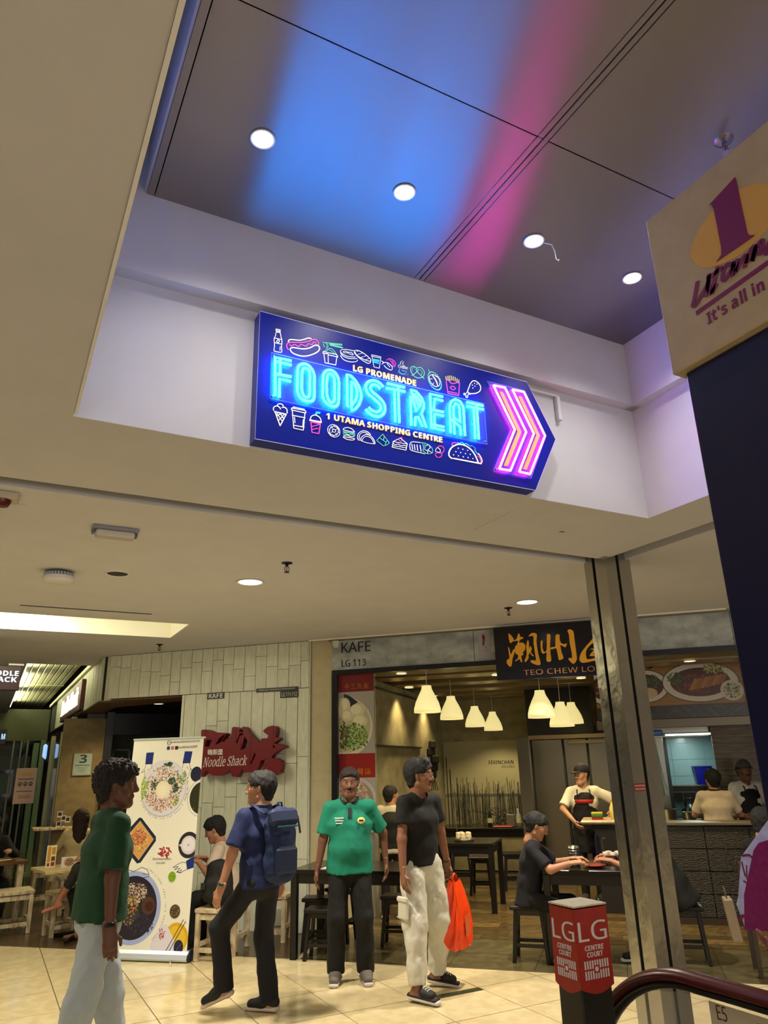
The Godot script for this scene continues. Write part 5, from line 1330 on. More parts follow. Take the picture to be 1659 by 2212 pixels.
	im_bits(im, 600, 215, 110, 70, [Color(.34, .10, .05), Color(.22, .06, .04), Color(.5, .2, .08)], 320, 9.0, r)
	for k in 9:
		var x := 570 + k * 22.0
		im_poly(im, [x, 250 - k * 4, x + 20, 258 - k * 4, x + 60, 190 - k * 3, x + 42, 180 - k * 3], Color(.66, .42, .12).darkened(0.1 * (k % 3)))
	im_bits(im, 500, 175, 45, 35, [Color(.10, .22, .06), Color(.2, .36, .1)], 90, 8.0, r); im_bits(im, 730, 130, 60, 25, [Color(.72, .66, .36), Color(.30, .34, .12)], 60, 12.0, r)
	im_disc(im, 815, 265, 66, 62, Color(.78, .76, .68)); im_bits(im, 815, 265, 48, 44, [Color(.62, .58, .36), Color(.14, .25, .08), Color(.72, .68, .5)], 120, 8.0, r)
	im_bits(im, 330, 190, 70, 50, [Color(.12, .25, .07), Color(.2, .35, .1)], 130, 9.0, r); im_disc(im, 330, 260, 50, 34, Color(.76, .66, .52)); im_disc(im, 270, 250, 40, 30, Color(.74, .62, .50)); im_bits(im, 80, 215, 80, 60, [Color(.5, .3, .14), Color(.65, .5, .3)], 120, 10.0, r)
	t = shop_thing("photo_menu", "wide photo menu panel of braised meat platters over the kitchen pass", "menu board", -0.27, 2.27, 10.62)
	bx("panel", Vector3(0.92, 0.44, -0.02), Vector3(1.86, 0.88, 0.04), mat(Color(0.1, 0.09, 0.08), 0.5), t)
	var pm := print_mat(im, 0.3)
	sheet("printed_face", 1.86, 0.88, 0.001, pm, t)
	bx("lower_rail", Vector3(0.92, -0.06, -0.03), Vector3(1.9, 0.11, 0.10), mat(Color(0.40, 0.37, 0.32), 0.35, 0.6), t, 0.004)
	t = shop_thing("security_camera", "black and white dome camera hung before the photo menu", "camera", 0.46, 2.98, 10.3)
	s = S(); lathe(s, [Vector2(0.055, 0.0), Vector2(0.058, 0.02), Vector2(0.058, 0.07), Vector2(0, 0.07)], 18)
	obj("mount", fin(s), mat(Color(0.8, 0.8, 0.75), 0.4), t)
	s = S(); lathe(s, [Vector2(0, -0.09), Vector2(0.035, -0.08), Vector2(0.052, -0.05), Vector2(0.053, 0.0)], 18)
	obj("dome", fin(s), mat(Color(0.03, 0.03, 0.04), 0.15), t)
	s = S(); cyl(s, Vector3(0, 0.07, 0), Vector3(0, 0.22, 0), 0.012, 0.012, 8)
	obj("stem", fin(s), mat(Color(0.3, 0.3, 0.3), 0.4), t)
	build_pendants()
	build_kitchen()
	build_kafe_furniture()

func build_pendants() -> void:
	var s := S()
	var k := 0.162
	lathe(s, [Vector2(k, 0.0), Vector2(k * 0.985, 0.05), Vector2(k * 0.86, 0.12), Vector2(k * 0.66, 0.19), Vector2(k * 0.46, 0.25), Vector2(k * 0.37, 0.285), Vector2(k * 0.36, 0.315), Vector2(0.0, 0.318)], 30)
	lathe(s, [Vector2(0.0, 0.31), Vector2(k * 0.34, 0.31), Vector2(k * 0.44, 0.25), Vector2(k * 0.64, 0.19), Vector2(k * 0.84, 0.12), Vector2(k * 0.965, 0.05), Vector2(k, 0.0)], 30)
	var shade := fin(s)
	var sm := mat(Color(0.95, 0.92, 0.78), 0.5)
	sm.emission_enabled = true; sm.emission = Color(1.0, 0.93, 0.62); sm.emission_energy_multiplier = 0.85
	s = S(); lathe(s, [Vector2(0, 0.06), Vector2(0.03, 0.075), Vector2(0.042, 0.11), Vector2(0.03, 0.15), Vector2(0.018, 0.18), Vector2(0.018, 0.22), Vector2(0, 0.22)], 14)
	var bulb := fin(s)
	var names := ["white bell pendant lamp nearest the food poster", "white bell pendant lamp second from the food poster", "bell pendant lamp third from the food poster", "bell pendant lamp farthest back toward the mural", "white bell pendant lamp directly under the TEO CHEW LOR board", "bell pendant lamp just behind the one under the dark blue board", "bell pendant lamp farthest back before the dark wall panel"]
	var P := [[-2.19, 2.36, 8.76], [-2.23, 2.355, 10.3], [-2.19, 2.315, 11.86], [-2.12, 2.30, 13.17], [-0.87, 2.26, 9.03], [-0.73, 2.20, 10.2], [-0.68, 2.30, 11.77]]
	for i in P.size():
		var t := shop_thing("pendant_lamp", names[i], "pendant lamp", P[i][0], P[i][1], P[i][2], "bell pendant lamps in the cafe")
		obj("shade", shade, sm, t)
		obj("lamp_bulb", bulb, glow(Color(1.0, 0.88, 0.62), 4.0), t)
		s = S(); cyl(s, Vector3(0, 0.315, 0), Vector3(0, 2.9 - P[i][1], 0), 0.004, 0.004, 6)
		obj("cable", fin(s), mat(Color(0.75, 0.74, 0.68), 0.5), t)
		spot("lamp_beam", Vector3(0, 0.05, 0), Vector3.DOWN, 1.4, Color(1.0, 0.9, 0.68), 66.0, 0.06, t)
	# downlights in the beams
	var D := [[-2.6, 2.885, 9.1, "left of the pendants near the fascia"], [-1.5, 2.885, 9.9, "between the two pendant rows"], [-1.1, 2.885, 12.9, "far back over the mural"], [-0.45, 2.885, 10.9, "over the counter end"], [-3.0, 2.885, 10.9, "close to the left cafe wall"], [-3.0, 2.885, 12.5, "close to the left cafe wall at the back"], [0.9, 2.885, 9.6, "over the stone counter"]]
	for d in D:
		var p := US(d[0], d[1], d[2])
		downlight("cafe_downlight", "small cafe ceiling downlight " + d[3], p, 0.065, 2.6, Color(1.0, 0.88, 0.62), "downlights in the cafe", 55.0, 5.0)

func build_kitchen() -> void:
	var ss := mat(Color(0.58, 0.57, 0.52), 0.28, 0.9)
	var k := shop_struct("wall_kitchen")
	var tile := mat(Color(0.42, 0.50, 0.51), 0.25)
	bx("grout", Vector3(1.0, 1.3, -13.36), Vector3(2.0, 2.6, 0.06), mat(Color(0.55, 0.6, 0.6), 0.8), k)
	for i in 8:
		for j in 10:
			bx("wall_tile", Vector3(0.12 + 0.25 * i, 0.12 + 0.25 * j, -13.325), Vector3(0.246, 0.246, 0.012), tile, k)
	var wood := mottled(Color(0.26, 0.20, 0.10), Color(0.52, 0.43, 0.24), 0.9, 0.4, 0.1, 5, Vector3(0.5, 5.0, 0.5))
	bx("timber_panel", Vector3(2.0, 1.35, -12.0), Vector3(1.5, 2.7, 0.06), wood, shop_struct("wall_timber"))
	bx("side_post", Vector3(0.30, 1.1, -11.7), Vector3(0.22, 2.2, 0.3), ss, shop_struct("wall_steel_end"), 0.006)
	bx("ceiling_board", Vector3(1.3, 2.55, -12.2), Vector3(2.6, 0.05, 2.6), mat(Color(0.6, 0.58, 0.5), 0.6), shop_struct("ceiling_kitchen"))
	bx("kitchen_floor", Vector3(0.8, -0.001, -12.0), Vector3(2.8, 0.002, 2.6), mat(Color(0.2, 0.18, 0.14), 0.5), shop_struct("floor_kitchen"))
	# range hood with a lamp
	var t := shop_thing("range_hood", "stainless range hood with a white lit edge over the wok station", "range hood", 0.95, 2.12, 12.5)
	bx("canopy", Vector3(0, 0.05, 0), Vector3(1.25, 0.10, 0.8), ss, t, 0.01)
	bx("front_lip", Vector3(0, 0.13, 0.36), Vector3(1.05, 0.075, 0.05), mat(Color(0.86, 0.86, 0.76), 0.4), t, 0.005)
	bx("edge_bar", Vector3(0, -0.04, 0.38), Vector3(1.15, 0.018, 0.018), ss, t)
	bx("lamp_tube", Vector3(0, -0.015, -0.1), Vector3(0.9, 0.03, 0.06), glow(Color(0.9, 1.0, 0.97), 4.0), t)
	area("lamp_area", Vector3(0, -0.035, -0.1), Vector3.DOWN, Vector2(0.9, 0.06), 1.8, Color(0.86, 1.0, 0.96), t)
	t = shop_thing("tray", "pale blue plastic tray leaning under the hood edge", "tray", 0.42, 2.09, 12.0)
	bx("tray", Vector3(0, 0.04, 0), Vector3(0.34, 0.08, 0.3), mat(Color(0.35, 0.55, 0.85), 0.35), t, 0.02)
	# shelf, tub, rail, utensils
	t = shop_thing("wall_shelf", "thin steel shelf on the tiled kitchen wall", "shelf", 1.02, 1.36, 13.2)
	bx("board", Vector3(0.0, 0, 0), Vector3(0.9, 0.015, 0.28), ss, t)
	for q in [-0.4, 0.4]: bx("bracket", Vector3(q, -0.05, -0.09), Vector3(0.02, 0.09, 0.1), ss, t)
	bx("hook_rail", Vector3(0, -0.10, 0.05), Vector3(0.9, 0.012, 0.012), ss, t)
	t = shop_thing("plastic_tub", "deep blue plastic tub standing on the kitchen shelf", "tub", 1.16, 1.3675, 13.15)
	var s := S()
	lathe(s, [Vector2(0, 0.0), Vector2(0.15, 0.0), Vector2(0.185, 0.26), Vector2(0.205, 0.262), Vector2(0.205, 0.275), Vector2(0.175, 0.275), Vector2(0.145, 0.02), Vector2(0, 0.02)], 4, Vector3.ZERO, Basis(Vector3.UP, PI / 4), false)
	obj("tub", fin(s), mat(Color(0.01, 0.03, 0.45), 0.3), t)
	var ut := [["ladle", "steel ladle hanging from the kitchen rail beside the white cloth", 0.82], ["wok_strainer", "round wire strainer hanging from the kitchen rail", 1.0], ["spatula", "wok spatula hanging from the kitchen rail beside the strainer", 1.16]]
	for i in 3:
		t = shop_thing(ut[i][0], ut[i][1], "utensil", ut[i][2], 1.255, 13.13)
		s = S(); cyl(s, Vector3(0, 0.0, 0), Vector3(0, -0.26, 0), 0.006, 0.006, 6)
		obj("handle", fin(s), ss, t)
		s = S(); lathe(s, [Vector2(0, 0), Vector2(0.05 + 0.03 * (i % 2), 0.012), Vector2(0.07 + 0.035 * (i % 2), 0.04)], 16, Vector3(0, -0.30 - 0.03 * (i % 2), 0.0), Basis(Vector3.RIGHT, PI / 2))
		obj("bowl", fin(s), mat(Color(0.25, 0.27, 0.27), 0.35, 0.7), t)
	t = shop_thing("hanging_cloth", "white cloth hanging from the hood beside the steel post", "cloth", 0.47, 1.25, 12.2)
	s = S(); s.set_smooth_group(0)
	for i in 10:
		for j in 8:
			var f := func(a: int, b: int) -> Vector3:
				var v := b / 8.0
				return Vector3(-0.10 + 0.2 * a / 10.0 * (0.55 + 0.45 * v), 0.8 - 0.8 * v, 0.02 * sin(a * 1.5 + v))
			quad(s, f.call(i, j), f.call(i + 1, j), f.call(i + 1, j + 1), f.call(i, j + 1))
	obj("cloth", fin(s), mat(Color(0.75, 0.78, 0.76), 0.8), t)
	# counter
	t = shop_thing("stone_counter", "dark split-stone clad counter with a pale top", "counter", 1.02, 0.0, 9.85)
	var stone := mottled(Color(0.055, 0.045, 0.03), Color(0.17, 0.14, 0.09), 4.0, 0.45, 1.6, 5, Vector3(1, 2.4, 1))
	bx("core", Vector3(0.0, 0.5, -0.22), Vector3(1.44, 1.0, 0.4), mat(Color(0.05, 0.04, 0.03), 0.8), t)
	for i in 3:
		for j in 4: bx("stone_tile", Vector3(-0.48 + 0.48 * i, 0.19 + 0.235 * j, 0.0), Vector3(0.475, 0.23, 0.04), stone, t, 0.004)
	bx("kick_board", Vector3(0, 0.035, 0.0), Vector3(1.44, 0.07, 0.05), mat(Color(0.20, 0.15, 0.08), 0.5), t)
	bx("back_top", Vector3(0.03, 1.045, -0.15), Vector3(1.5, 0.03, 0.36), mat(Color(0.42, 0.38, 0.28), 0.4), t, 0.004)
	t = shop_thing("serving_counter", "pale stone serving counter end beside the apron worker", "counter", -0.12, 0.0, 10.55)
	bx("top", Vector3(0, 1.03, 0), Vector3(1.02, 0.045, 0.62), mottled(Color(0.62, 0.56, 0.44), Color(0.72, 0.66, 0.54), 2.0, 0.35), t, 0.018)
	bx("body", Vector3(0.02, 0.50, -0.04), Vector3(0.74, 1.0, 0.48), mat(Color(0.10, 0.075, 0.05), 0.6), t, 0.004)
	bx("blue_crate_niche", Vector3(-0.33, 0.62, 0.1), Vector3(0.06, 0.5, 0.2), mat(Color(0.03, 0.07, 0.25), 0.5), t)
	# things on the serving counter
	var b := [["spray_bottle", "yellow-white spray bottle on the serving counter", Color(0.85, 0.80, 0.42), -0.22, 0.24], ["sauce_bottle", "clear sauce bottle with a yellow cap behind the spray bottle", Color(0.75, 0.72, 0.55), -0.12, 0.30], ["cup", "tall grey paper cup on the serving counter", Color(0.55, 0.52, 0.45), -0.01, 0.17]]
	for q in b:
		var o := shop_thing(q[0], q[1], "bottle", q[3], 1.0525, 10.45)
		s = S(); lathe(s, [Vector2(0, 0), Vector2(0.04, 0.0), Vector2(0.042, q[4] * 0.55), Vector2(0.018, q[4] * 0.78), Vector2(0.016, q[4] * 0.85)], 16)
		obj("body", fin(s), mat(q[2], 0.35), o)
		bx("cap", Vector3(0, q[4] * 0.92, 0), Vector3(0.035, q[4] * 0.16, 0.03), mat(Color(0.8, 0.6, 0.1), 0.4), o, 0.006)
	for q in [["sponge_stack", "red and green sponges piled on the serving counter", -0.42], ["order_pad", "white order sheets lying on the serving counter", 0.28]]:
		var o := shop_thing(q[0], q[1], "stack", q[2], 1.0525, 10.42)
		if q[0] == "sponge_stack":
			for j in 3: bx("sponge", Vector3(0, 0.015 + 0.03 * j, 0), Vector3(0.14, 0.028, 0.09), mat([Color(0.6, 0.06, 0.05), Color(0.15, 0.5, 0.15), Color(0.7, 0.65, 0.2)][j], 0.8), o, 0.006)
		else: bx("paper", Vector3(0, 0.006, 0), Vector3(0.24, 0.012, 0.17), mat(Color(0.85, 0.85, 0.82), 0.6), o)
	for q in [[0.50, 0.11, 0.17, "tall steel stock pot behind the counter"], [0.76, 0.09, 0.13, "wide short steel pot behind the counter"]]:
		var o := shop_thing("stock_pot", q[3], "pot", q[0], 0.93, 11.6)
		s = S(); lathe(s, [Vector2(0, 0), Vector2(q[1], 0), Vector2(q[1], q[2]), Vector2(q[1] + 0.008, q[2] + 0.004), Vector2(q[1] - 0.005, q[2]), Vector2(q[1] - 0.008, 0.02), Vector2(0, 0.02)], 24)
		obj("body", fin(s), ss, o)
		for g in [-1, 1]: bx("handle", Vector3(g * (q[1] + 0.018), q[2] * 0.8, 0), Vector3(0.03, 0.012, 0.06), ss, o, 0.004)
	t = shop_thing("kitchen_bench", "low steel bench carrying the stock pots", "bench", 0.62, 0.0, 11.6)
	bx("top", Vector3(0, 0.915, 0), Vector3(0.8, 0.03, 0.5), ss, t)
	for g in [-1, 1]:
		for h in [-1, 1]: bx("leg", Vector3(g * 0.36, 0.45, h * 0.2), Vector3(0.04, 0.9, 0.04), ss, t)
	t = shop_thing("black_kettle", "black kettle on the stove behind the steel pots", "kettle", 0.86, 0.93, 12.6)
	s = S(); lathe(s, [Vector2(0, 0), Vector2(0.10, 0), Vector2(0.11, 0.08), Vector2(0.06, 0.17), Vector2(0.02, 0.19), Vector2(0, 0.20)], 18)
	obj("body", fin(s), mat(Color(0.02, 0.02, 0.025), 0.35), t)
	s = S(); tube(s, PackedVector3Array([Vector3(-0.07, 0.16, 0), Vector3(-0.05, 0.26, 0), Vector3(0.05, 0.26, 0), Vector3(0.07, 0.16, 0)]), 0.01, 6)
	obj("handle", fin(s), mat(Color(0.02, 0.02, 0.025), 0.35), t)
	t = shop_thing("stove", "steel stove under the hood on the tiled wall", "stove", 1.0, 0.0, 12.75)
	bx("body", Vector3(0, 0.46, 0), Vector3(1.1, 0.92, 0.6), mat(Color(0.16, 0.16, 0.16), 0.35, 0.6), t, 0.01)

func table_dark(label: String, u: float, s: float, w: float, d: float, h: float) -> Node3D:
	var t := shop_thing("dining_table", label, "table", u + w / 2, 0.0, s + d / 2, "dark cafe tables")
	bx("table_top", Vector3(0, h - 0.02, 0), Vector3(w, 0.04, d), mottled(Color(0.05, 0.042, 0.04), Color(0.085, 0.07, 0.06), 2.0, 0.22), t, 0.004)
	bx("apron", Vector3(0, h - 0.085, 0), Vector3(w - 0.06, 0.09, d - 0.06), dark_wood, t, 0.003)
	for a in [-1, 1]:
		for b in [-1, 1]: bx("leg", Vector3(a * (w / 2 - 0.035), (h - 0.04) / 2, b * (d / 2 - 0.035)), Vector3(0.065, h - 0.04, 0.065), dark_wood, t, 0.004)
	return t

func stool(called: String, label: String, u: float, s: float, w: float, h: float, m: Material, group: String, turn := 0.0) -> Node3D:
	var t := shop_thing(called, label, "stool", u, 0.0, s, group, turn)
	bx("seat", Vector3(0, h - 0.018, 0), Vector3(w, 0.036, w * 0.82), m, t, 0.008)
	var lo := w * 0.5 - 0.012; var hi := w * 0.5 - 0.05
	for a in [-1, 1]:
		for b in [-1, 1]:
			var q := S()
			bar(q, Vector3(a * lo, 0, b * lo * 0.82), Vector3(a * hi, h - 0.03, b * hi * 0.8), 0.034, 0.034, 0.003)
			obj("leg", fin(q), m, t)
	for a in [-1, 1]:
		bx("stretcher", Vector3(0, h * 0.30, a * (lo * 0.82 - 0.012)), Vector3(lo * 1.85, 0.03, 0.022), m, t)
		bx("stretcher", Vector3(a * (lo - 0.014), h * 0.40, 0), Vector3(0.022, 0.03, lo * 1.5), m, t)
		bx("rail", Vector3(0, h - 0.06, a * hi * 0.8), Vector3(hi * 1.9, 0.045, 0.022), m, t)
	return t

func build_kafe_furniture() -> void:
	table_dark("dark table with tall legs between the plank wall post and the green polo man", -3.36, 7.45, 1.30, 0.76, 0.80)
	table_dark("dark table carrying the condiment caddy behind the orange bag man", -3.0, 10.05, 1.27, 0.76, 0.80)
	table_dark("long dark table along the mural at the back", -3.0, 12.3, 1.7, 0.7, 0.80)
	table_dark("dark table where the woman in black rests her arms", -0.886, 7.79, 0.92, 0.84, 0.79)
	table_dark("dark table of the diner by the stone counter", 1.25, 7.9, 1.1, 0.8, 0.79)
	stool("wooden_stool", "dark stool whose seat pokes out nearest the polo man's hand", -3.07, 7.56, 0.29, 0.45, dark_wood, "dark cafe stools", 0.1)
	stool("wooden_stool", "dark stool tucked in behind the first by the plank wall post", -3.25, 7.90, 0.29, 0.49, dark_wood, "dark cafe stools", 0.2)
	stool("wooden_stool", "dark stool at the back of the table near the cream post", -3.15, 8.33, 0.29, 0.52, dark_wood, "dark cafe stools", -0.1)
	stool("wooden_stool", "dark stool under the table behind the polo man", -2.5, 8.28, 0.30, 0.47, dark_wood, "dark cafe stools", 0.1)
	stool("wooden_stool", "dark stool in front of the condiment caddy table", -2.35, 9.85, 0.30, 0.47, dark_wood, "dark cafe stools")
	stool("wooden_stool", "dark stool behind the condiment caddy table", -2.15, 11.4, 0.32, 0.50, dark_wood, "dark cafe stools")
	stool("wooden_stool", "dark stool at the long table under the mural", -2.6, 12.15, 0.32, 0.50, dark_wood, "dark cafe stools", 0.2)
	stool("wooden_stool", "dark stool at the right end of the mural table", -1.75, 11.9, 0.32, 0.50, dark_wood, "dark cafe stools", 0.2)
	stool("wooden_stool", "dark stool carrying the woman dressed in black", -1.05, 7.92, 0.34, 0.475, dark_wood, "dark cafe stools")
	stool("wooden_stool", "dark stool of the diner hidden by the shutter post", 0.36, 8.15, 0.34, 0.475, dark_wood, "dark cafe stools")
	# wood box behind the polo man
	var t := shop_thing("napkin_holder", "small wooden napkin holder on the table beside the polo man", "napkin holder", -3.02, 0.80, 8.0)
	bx("back_panel", Vector3(0, 0.09, 0), Vector3(0.11, 0.18, 0.02), mat(Color(0.20, 0.15, 0.09), 0.6), t)
	bx("tray", Vector3(0, 0.01, 0.05), Vector3(0.11, 0.02, 0.1), mat(Color(0.20, 0.15, 0.09), 0.6), t)
	t = shop_thing("chilli_dish", "little red dish on the dark table by the polo man", "dish", -2.86, 0.80, 7.85)
	var s := S(); lathe(s, [Vector2(0, 0), Vector2(0.03, 0), Vector2(0.05, 0.025), Vector2(0.045, 0.025), Vector2(0.02, 0.008), Vector2(0, 0.008)], 18)
	obj("dish", fin(s), mat(Color(0.55, 0.03, 0.04), 0.3), t)
	t = shop_thing("paper_sheet", "white sheet of paper on the dark table by the polo man", "paper", -2.95, 0.80, 7.6)
	bx("sheet", Vector3(0, 0.001, 0), Vector3(0.24, 0.002, 0.16), mat(Color(0.75, 0.74, 0.7), 0.6), t)
	# condiment caddy
	caddy("condiment_caddy", "condiment caddy with white jars on the middle dark table", -2.15, 0.80, 10.3, Color(0.80, 0.76, 0.66))
	caddy("condiment_caddy", "condiment caddy with dark sauce jars on the table of the woman in black", -0.22, 0.79, 8.32, Color(0.12, 0.08, 0.05))
	t = shop_thing("cutlery_cup", "perforated steel cutlery cup on the table of the woman in black", "cup", -0.60, 0.79, 8.22)
	s = S(); lathe(s, [Vector2(0, 0), Vector2(0.05, 0), Vector2(0.053, 0.17), Vector2(0.048, 0.17), Vector2(0.046, 0.01), Vector2(0, 0.01)], 20)
	obj("cup", fin(s), mat(Color(0.55, 0.54, 0.5), 0.3, 0.9), t)
	for k in 6:
		s = S(); lathe(s, [Vector2(0.0535, 0.025 * k + 0.015), Vector2(0.0545, 0.025 * k + 0.02), Vector2(0.0535, 0.025 * k + 0.025)], 20)
		obj("ridge", fin(s), mat(Color(0.2, 0.2, 0.19), 0.4, 0.6), t)
	t = shop_thing("red_plate", "red plate with food beside the cutlery cup", "plate", -0.40, 0.79, 8.05)
	s = S(); lathe(s, [Vector2(0, 0), Vector2(0.05, 0), Vector2(0.11, 0.02), Vector2(0.105, 0.024), Vector2(0.05, 0.006), Vector2(0, 0.006)], 24)
	obj("plate", fin(s), mat(Color(0.45, 0.03, 0.03), 0.3), t)
	t = shop_thing("red_tray", "red tray on the long table under the mural", "tray", -1.95, 0.80, 12.45)
	bx("tray", Vector3(0, 0.012, 0), Vector3(0.3, 0.024, 0.2), mat(Color(0.5, 0.04, 0.04), 0.4), t, 0.01)
	for q in [["green_bottle", "green bottle with a pale label on the mural table", -2.18, Color(0.04, 0.16, 0.06)], ["water_bottle", "clear water bottle on the mural table", -1.72, Color(0.6, 0.66, 0.66)]]:
		t = shop_thing(q[0], q[1], "bottle", q[2], 0.80, 12.55)
		s = S(); lathe(s, [Vector2(0, 0), Vector2(0.035, 0), Vector2(0.036, 0.16), Vector2(0.014, 0.22), Vector2(0.014, 0.27), Vector2(0, 0.27)], 16)
		obj("body", fin(s), mat(q[3], 0.15), t)
		s = S(); lathe(s, [Vector2(0.037, 0.06), Vector2(0.037, 0.13)], 16)
		obj("label", fin(s), mat(Color(0.75, 0.72, 0.55), 0.5), t)
	t = shop_thing("tissue_box", "grey tissue box on the mural table", "box", -1.85, 0.80, 12.6)
	bx("box", Vector3(0, 0.09, 0), Vector3(0.13, 0.18, 0.1), mat(Color(0.38, 0.38, 0.36), 0.5), t, 0.006)

func caddy(called: String, label: String, u: float, y: float, sd: float, c: Color) -> void:
	var t := shop_thing(called, label, "caddy", u, y, sd, "condiment caddies")
	var s := S(); lathe(s, [Vector2(0, 0), Vector2(0.13, 0), Vector2(0.13, 0.04), Vector2(0.122, 0.04), Vector2(0.122, 0.008), Vector2(0, 0.008)], 24)
	obj("tray", fin(s), mat(Color(0.4, 0.39, 0.36), 0.3, 0.8), t)
	s = S(); tube(s, PackedVector3Array([Vector3(-0.09, 0.02, -0.03), Vector3(-0.10, 0.2, -0.03), Vector3(-0.085, 0.235, -0.03), Vector3(-0.06, 0.225, -0.03)]), 0.006, 6)
	obj("handle", fin(s), mat(Color(0.4, 0.39, 0.36), 0.3, 0.8), t)
	for k in 5:
		var a := TAU * k / 5 + 0.3
		s = S(); lathe(s, [Vector2(0, 0), Vector2(0.032, 0), Vector2(0.034, 0.06), Vector2(0.028, 0.075)], 14, Vector3(cos(a) * 0.075, 0.01, sin(a) * 0.07))
		var j := obj("jar", fin(s), mat(c.lightened(0.05 * k), 0.3), t)
		s = S(); lathe(s, [Vector2(0.031, 0.075), Vector2(0.031, 0.10), Vector2(0, 0.105)], 14, Vector3(cos(a) * 0.075, 0.01, sin(a) * 0.07))
		obj("lid", fin(s), mat(Color(0.78, 0.74, 0.66), 0.4), j)

# ---------- the noodle shop interior and the corridor on the left
func build_corridor() -> void:
	var beige := mottled(Color(0.46, 0.40, 0.27), Color(0.50, 0.44, 0.30), 0.9, 0.75)
	var navy := mat(Color(0.012, 0.02, 0.07), 0.4)
	var white := mat(Color(0.78, 0.78, 0.66), 0.4)
	# wood floor of the noodle shop
	var f := struct("floor_noodle")
	var wp := []
	for k in 4: wp.append(mottled(Color(0.20 + 0.025 * k, 0.15 + 0.02 * k, 0.09 + 0.013 * k), Color(0.27 + 0.03 * k, 0.205 + 0.025 * k, 0.125 + 0.016 * k), 1.0, 0.22, 0.0, 4, Vector3(0.6, 1, 4)))
	var rng := RandomNumberGenerator.new(); rng.seed = 31
	var area_p := PackedVector2Array([Vector2(-0.6, -11.0), Vector2(0.42, -10.02), Vector2(2.95, -7.68), Vector2(3.35, -8.15), Vector2(4.3, -9.1), Vector2(3.9, -16.0), Vector2(-0.6, -16.0)])
	for j in 62:
		var x := -0.6 - rng.randf() * 1.0
		while x < 4.4:
			var z0 := -7.7 - 0.134 * j
			var q := PackedVector2Array([Vector2(x + 0.001, z0 - 0.132), Vector2(x + 1.198, z0 - 0.132), Vector2(x + 1.198, z0), Vector2(x + 0.001, z0)])
			for pc in Geometry2D.intersect_polygons(q, area_p):
				if pc.size() < 3: continue
				var arr := []
				for v in pc: arr.append_array([v.x, v.y])
				slab("floor_plank", arr, -0.014, 0.0, wp[rng.randi() % 4], f)
			x += 1.2
	slab("threshold", [2.95, -7.68, 3.0, -7.63, 4.42, -9.05, 4.35, -9.12], -0.014, 0.003, mat(Color(0.70, 0.64, 0.48), 0.35), f)
	slab("corridor_floor", [-2.3, -10.9, -0.62, -10.9, -0.62, -16.0, 1.3, -16.0, 1.3, -26, -2.3, -26], -0.014, 0.0, mottled(Color(0.66, 0.62, 0.46), Color(0.72, 0.68, 0.52), 0.5, 0.15), f)
	# interior walls
	var w := struct("wall_noodle_inside")
	bx("beige_wall", Vector3(1.42, 1.3, -13.05), Vector3(0.74, 2.6, 0.1), beige, w)
	bx("beam_post", Vector3(1.735, 1.35, -13.0), Vector3(0.11, 2.7, 0.14), navy, w)
	bx("beam_head", Vector3(2.6, 2.52, -13.2), Vector3(2.4, 0.34, 0.14), navy, w)
	bx("grey_wall", Vector3(3.0, 1.3, -14.6), Vector3(3.2, 2.6, 0.1), mottled(Color(0.30, 0.32, 0.28), Color(0.34, 0.36, 0.31), 0.8, 0.7), w)
	bx("right_wall", Vector3(4.1, 1.4, -12.0), Vector3(0.12, 2.8, 5.4), mat(Color(0.05, 0.07, 0.12), 0.5), w)
	bx("accent_strip", Vector3(2.52, 2.35, -10.25), Vector3(0.05, 0.7, 0.05), mat(Color(0.50, 0.50, 0.06), 0.5), w)
	slab("inside_ceiling", [1.4, -10.8, 4.3, -9.0, 4.3, -14.7, 1.4, -14.7], 2.78, 2.84, mat(Color(0.015, 0.025, 0.07), 0.6), w)
	slab("front_soffit", [1.42, -10.82, 2.4, -9.85, 2.62, -10.05, 1.62, -11.9], 2.69, 2.71, mat(Color(0.40, 0.30, 0.19), 0.7), w)
	bx("jamb_return", Vector3(2.40, 1.35, -10.05), Vector3(0.10, 2.7, 0.10), mat(Color(0.03, 0.04, 0.08), 0.5), w)
	var wd := struct("window_1")
	for q in [[2.05, 1.83, 0.03, 0.66], [2.33, 1.83, 0.03, 0.66], [2.19, 2.15, 0.31, 0.03], [2.19, 1.52, 0.31, 0.03]]: bx("window_frame", Vector3(q[0], q[1], -14.53), Vector3(q[2], q[3], 0.03), mat(Color(0.6, 0.66, 0.62), 0.5), wd)
	bx("pane", Vector3(2.19, 1.83, -14.54), Vector3(0.28, 0.62, 0.01), mat(Color(0.33, 0.40, 0.37), 0.1), wd)
	# posts of the wing front
	var d1 := struct("door_1")
	for q in [[1.27, -13.9, 0.09, 2.68], [1.24, -15.4, 0.07, 2.5]]: bx("door_post", Vector3(q[0], q[3] / 2, q[1]), Vector3(q[2], q[3], 0.08), white, d1)
	bx("glass_leaf", Vector3(1.27, 1.25, -14.65), Vector3(0.02, 2.4, 1.3), mat(Color(0.02, 0.05, 0.06), 0.08), d1)
	bx("door_post", Vector3(1.20, 1.25, -17.0), Vector3(0.08, 2.5, 0.08), white, d1)
	bx("glass_leaf", Vector3(1.22, 1.2, -16.2), Vector3(0.02, 2.3, 1.3), mat(Color(0.02, 0.05, 0.07), 0.08), d1)
	bx("door_post", Vector3(1.15, 1.25, -19.2), Vector3(0.10, 2.5, 0.3), mat(Color(0.55, 0.66, 0.5), 0.4), d1)
	bx("door_post", Vector3(1.10, 1.25, -21.0), Vector3(0.12, 2.5, 0.4), mat(Color(0.5, 0.62, 0.48), 0.4), d1)
	# slatted white corridor ceiling
	var sc := struct("ceiling_slats")
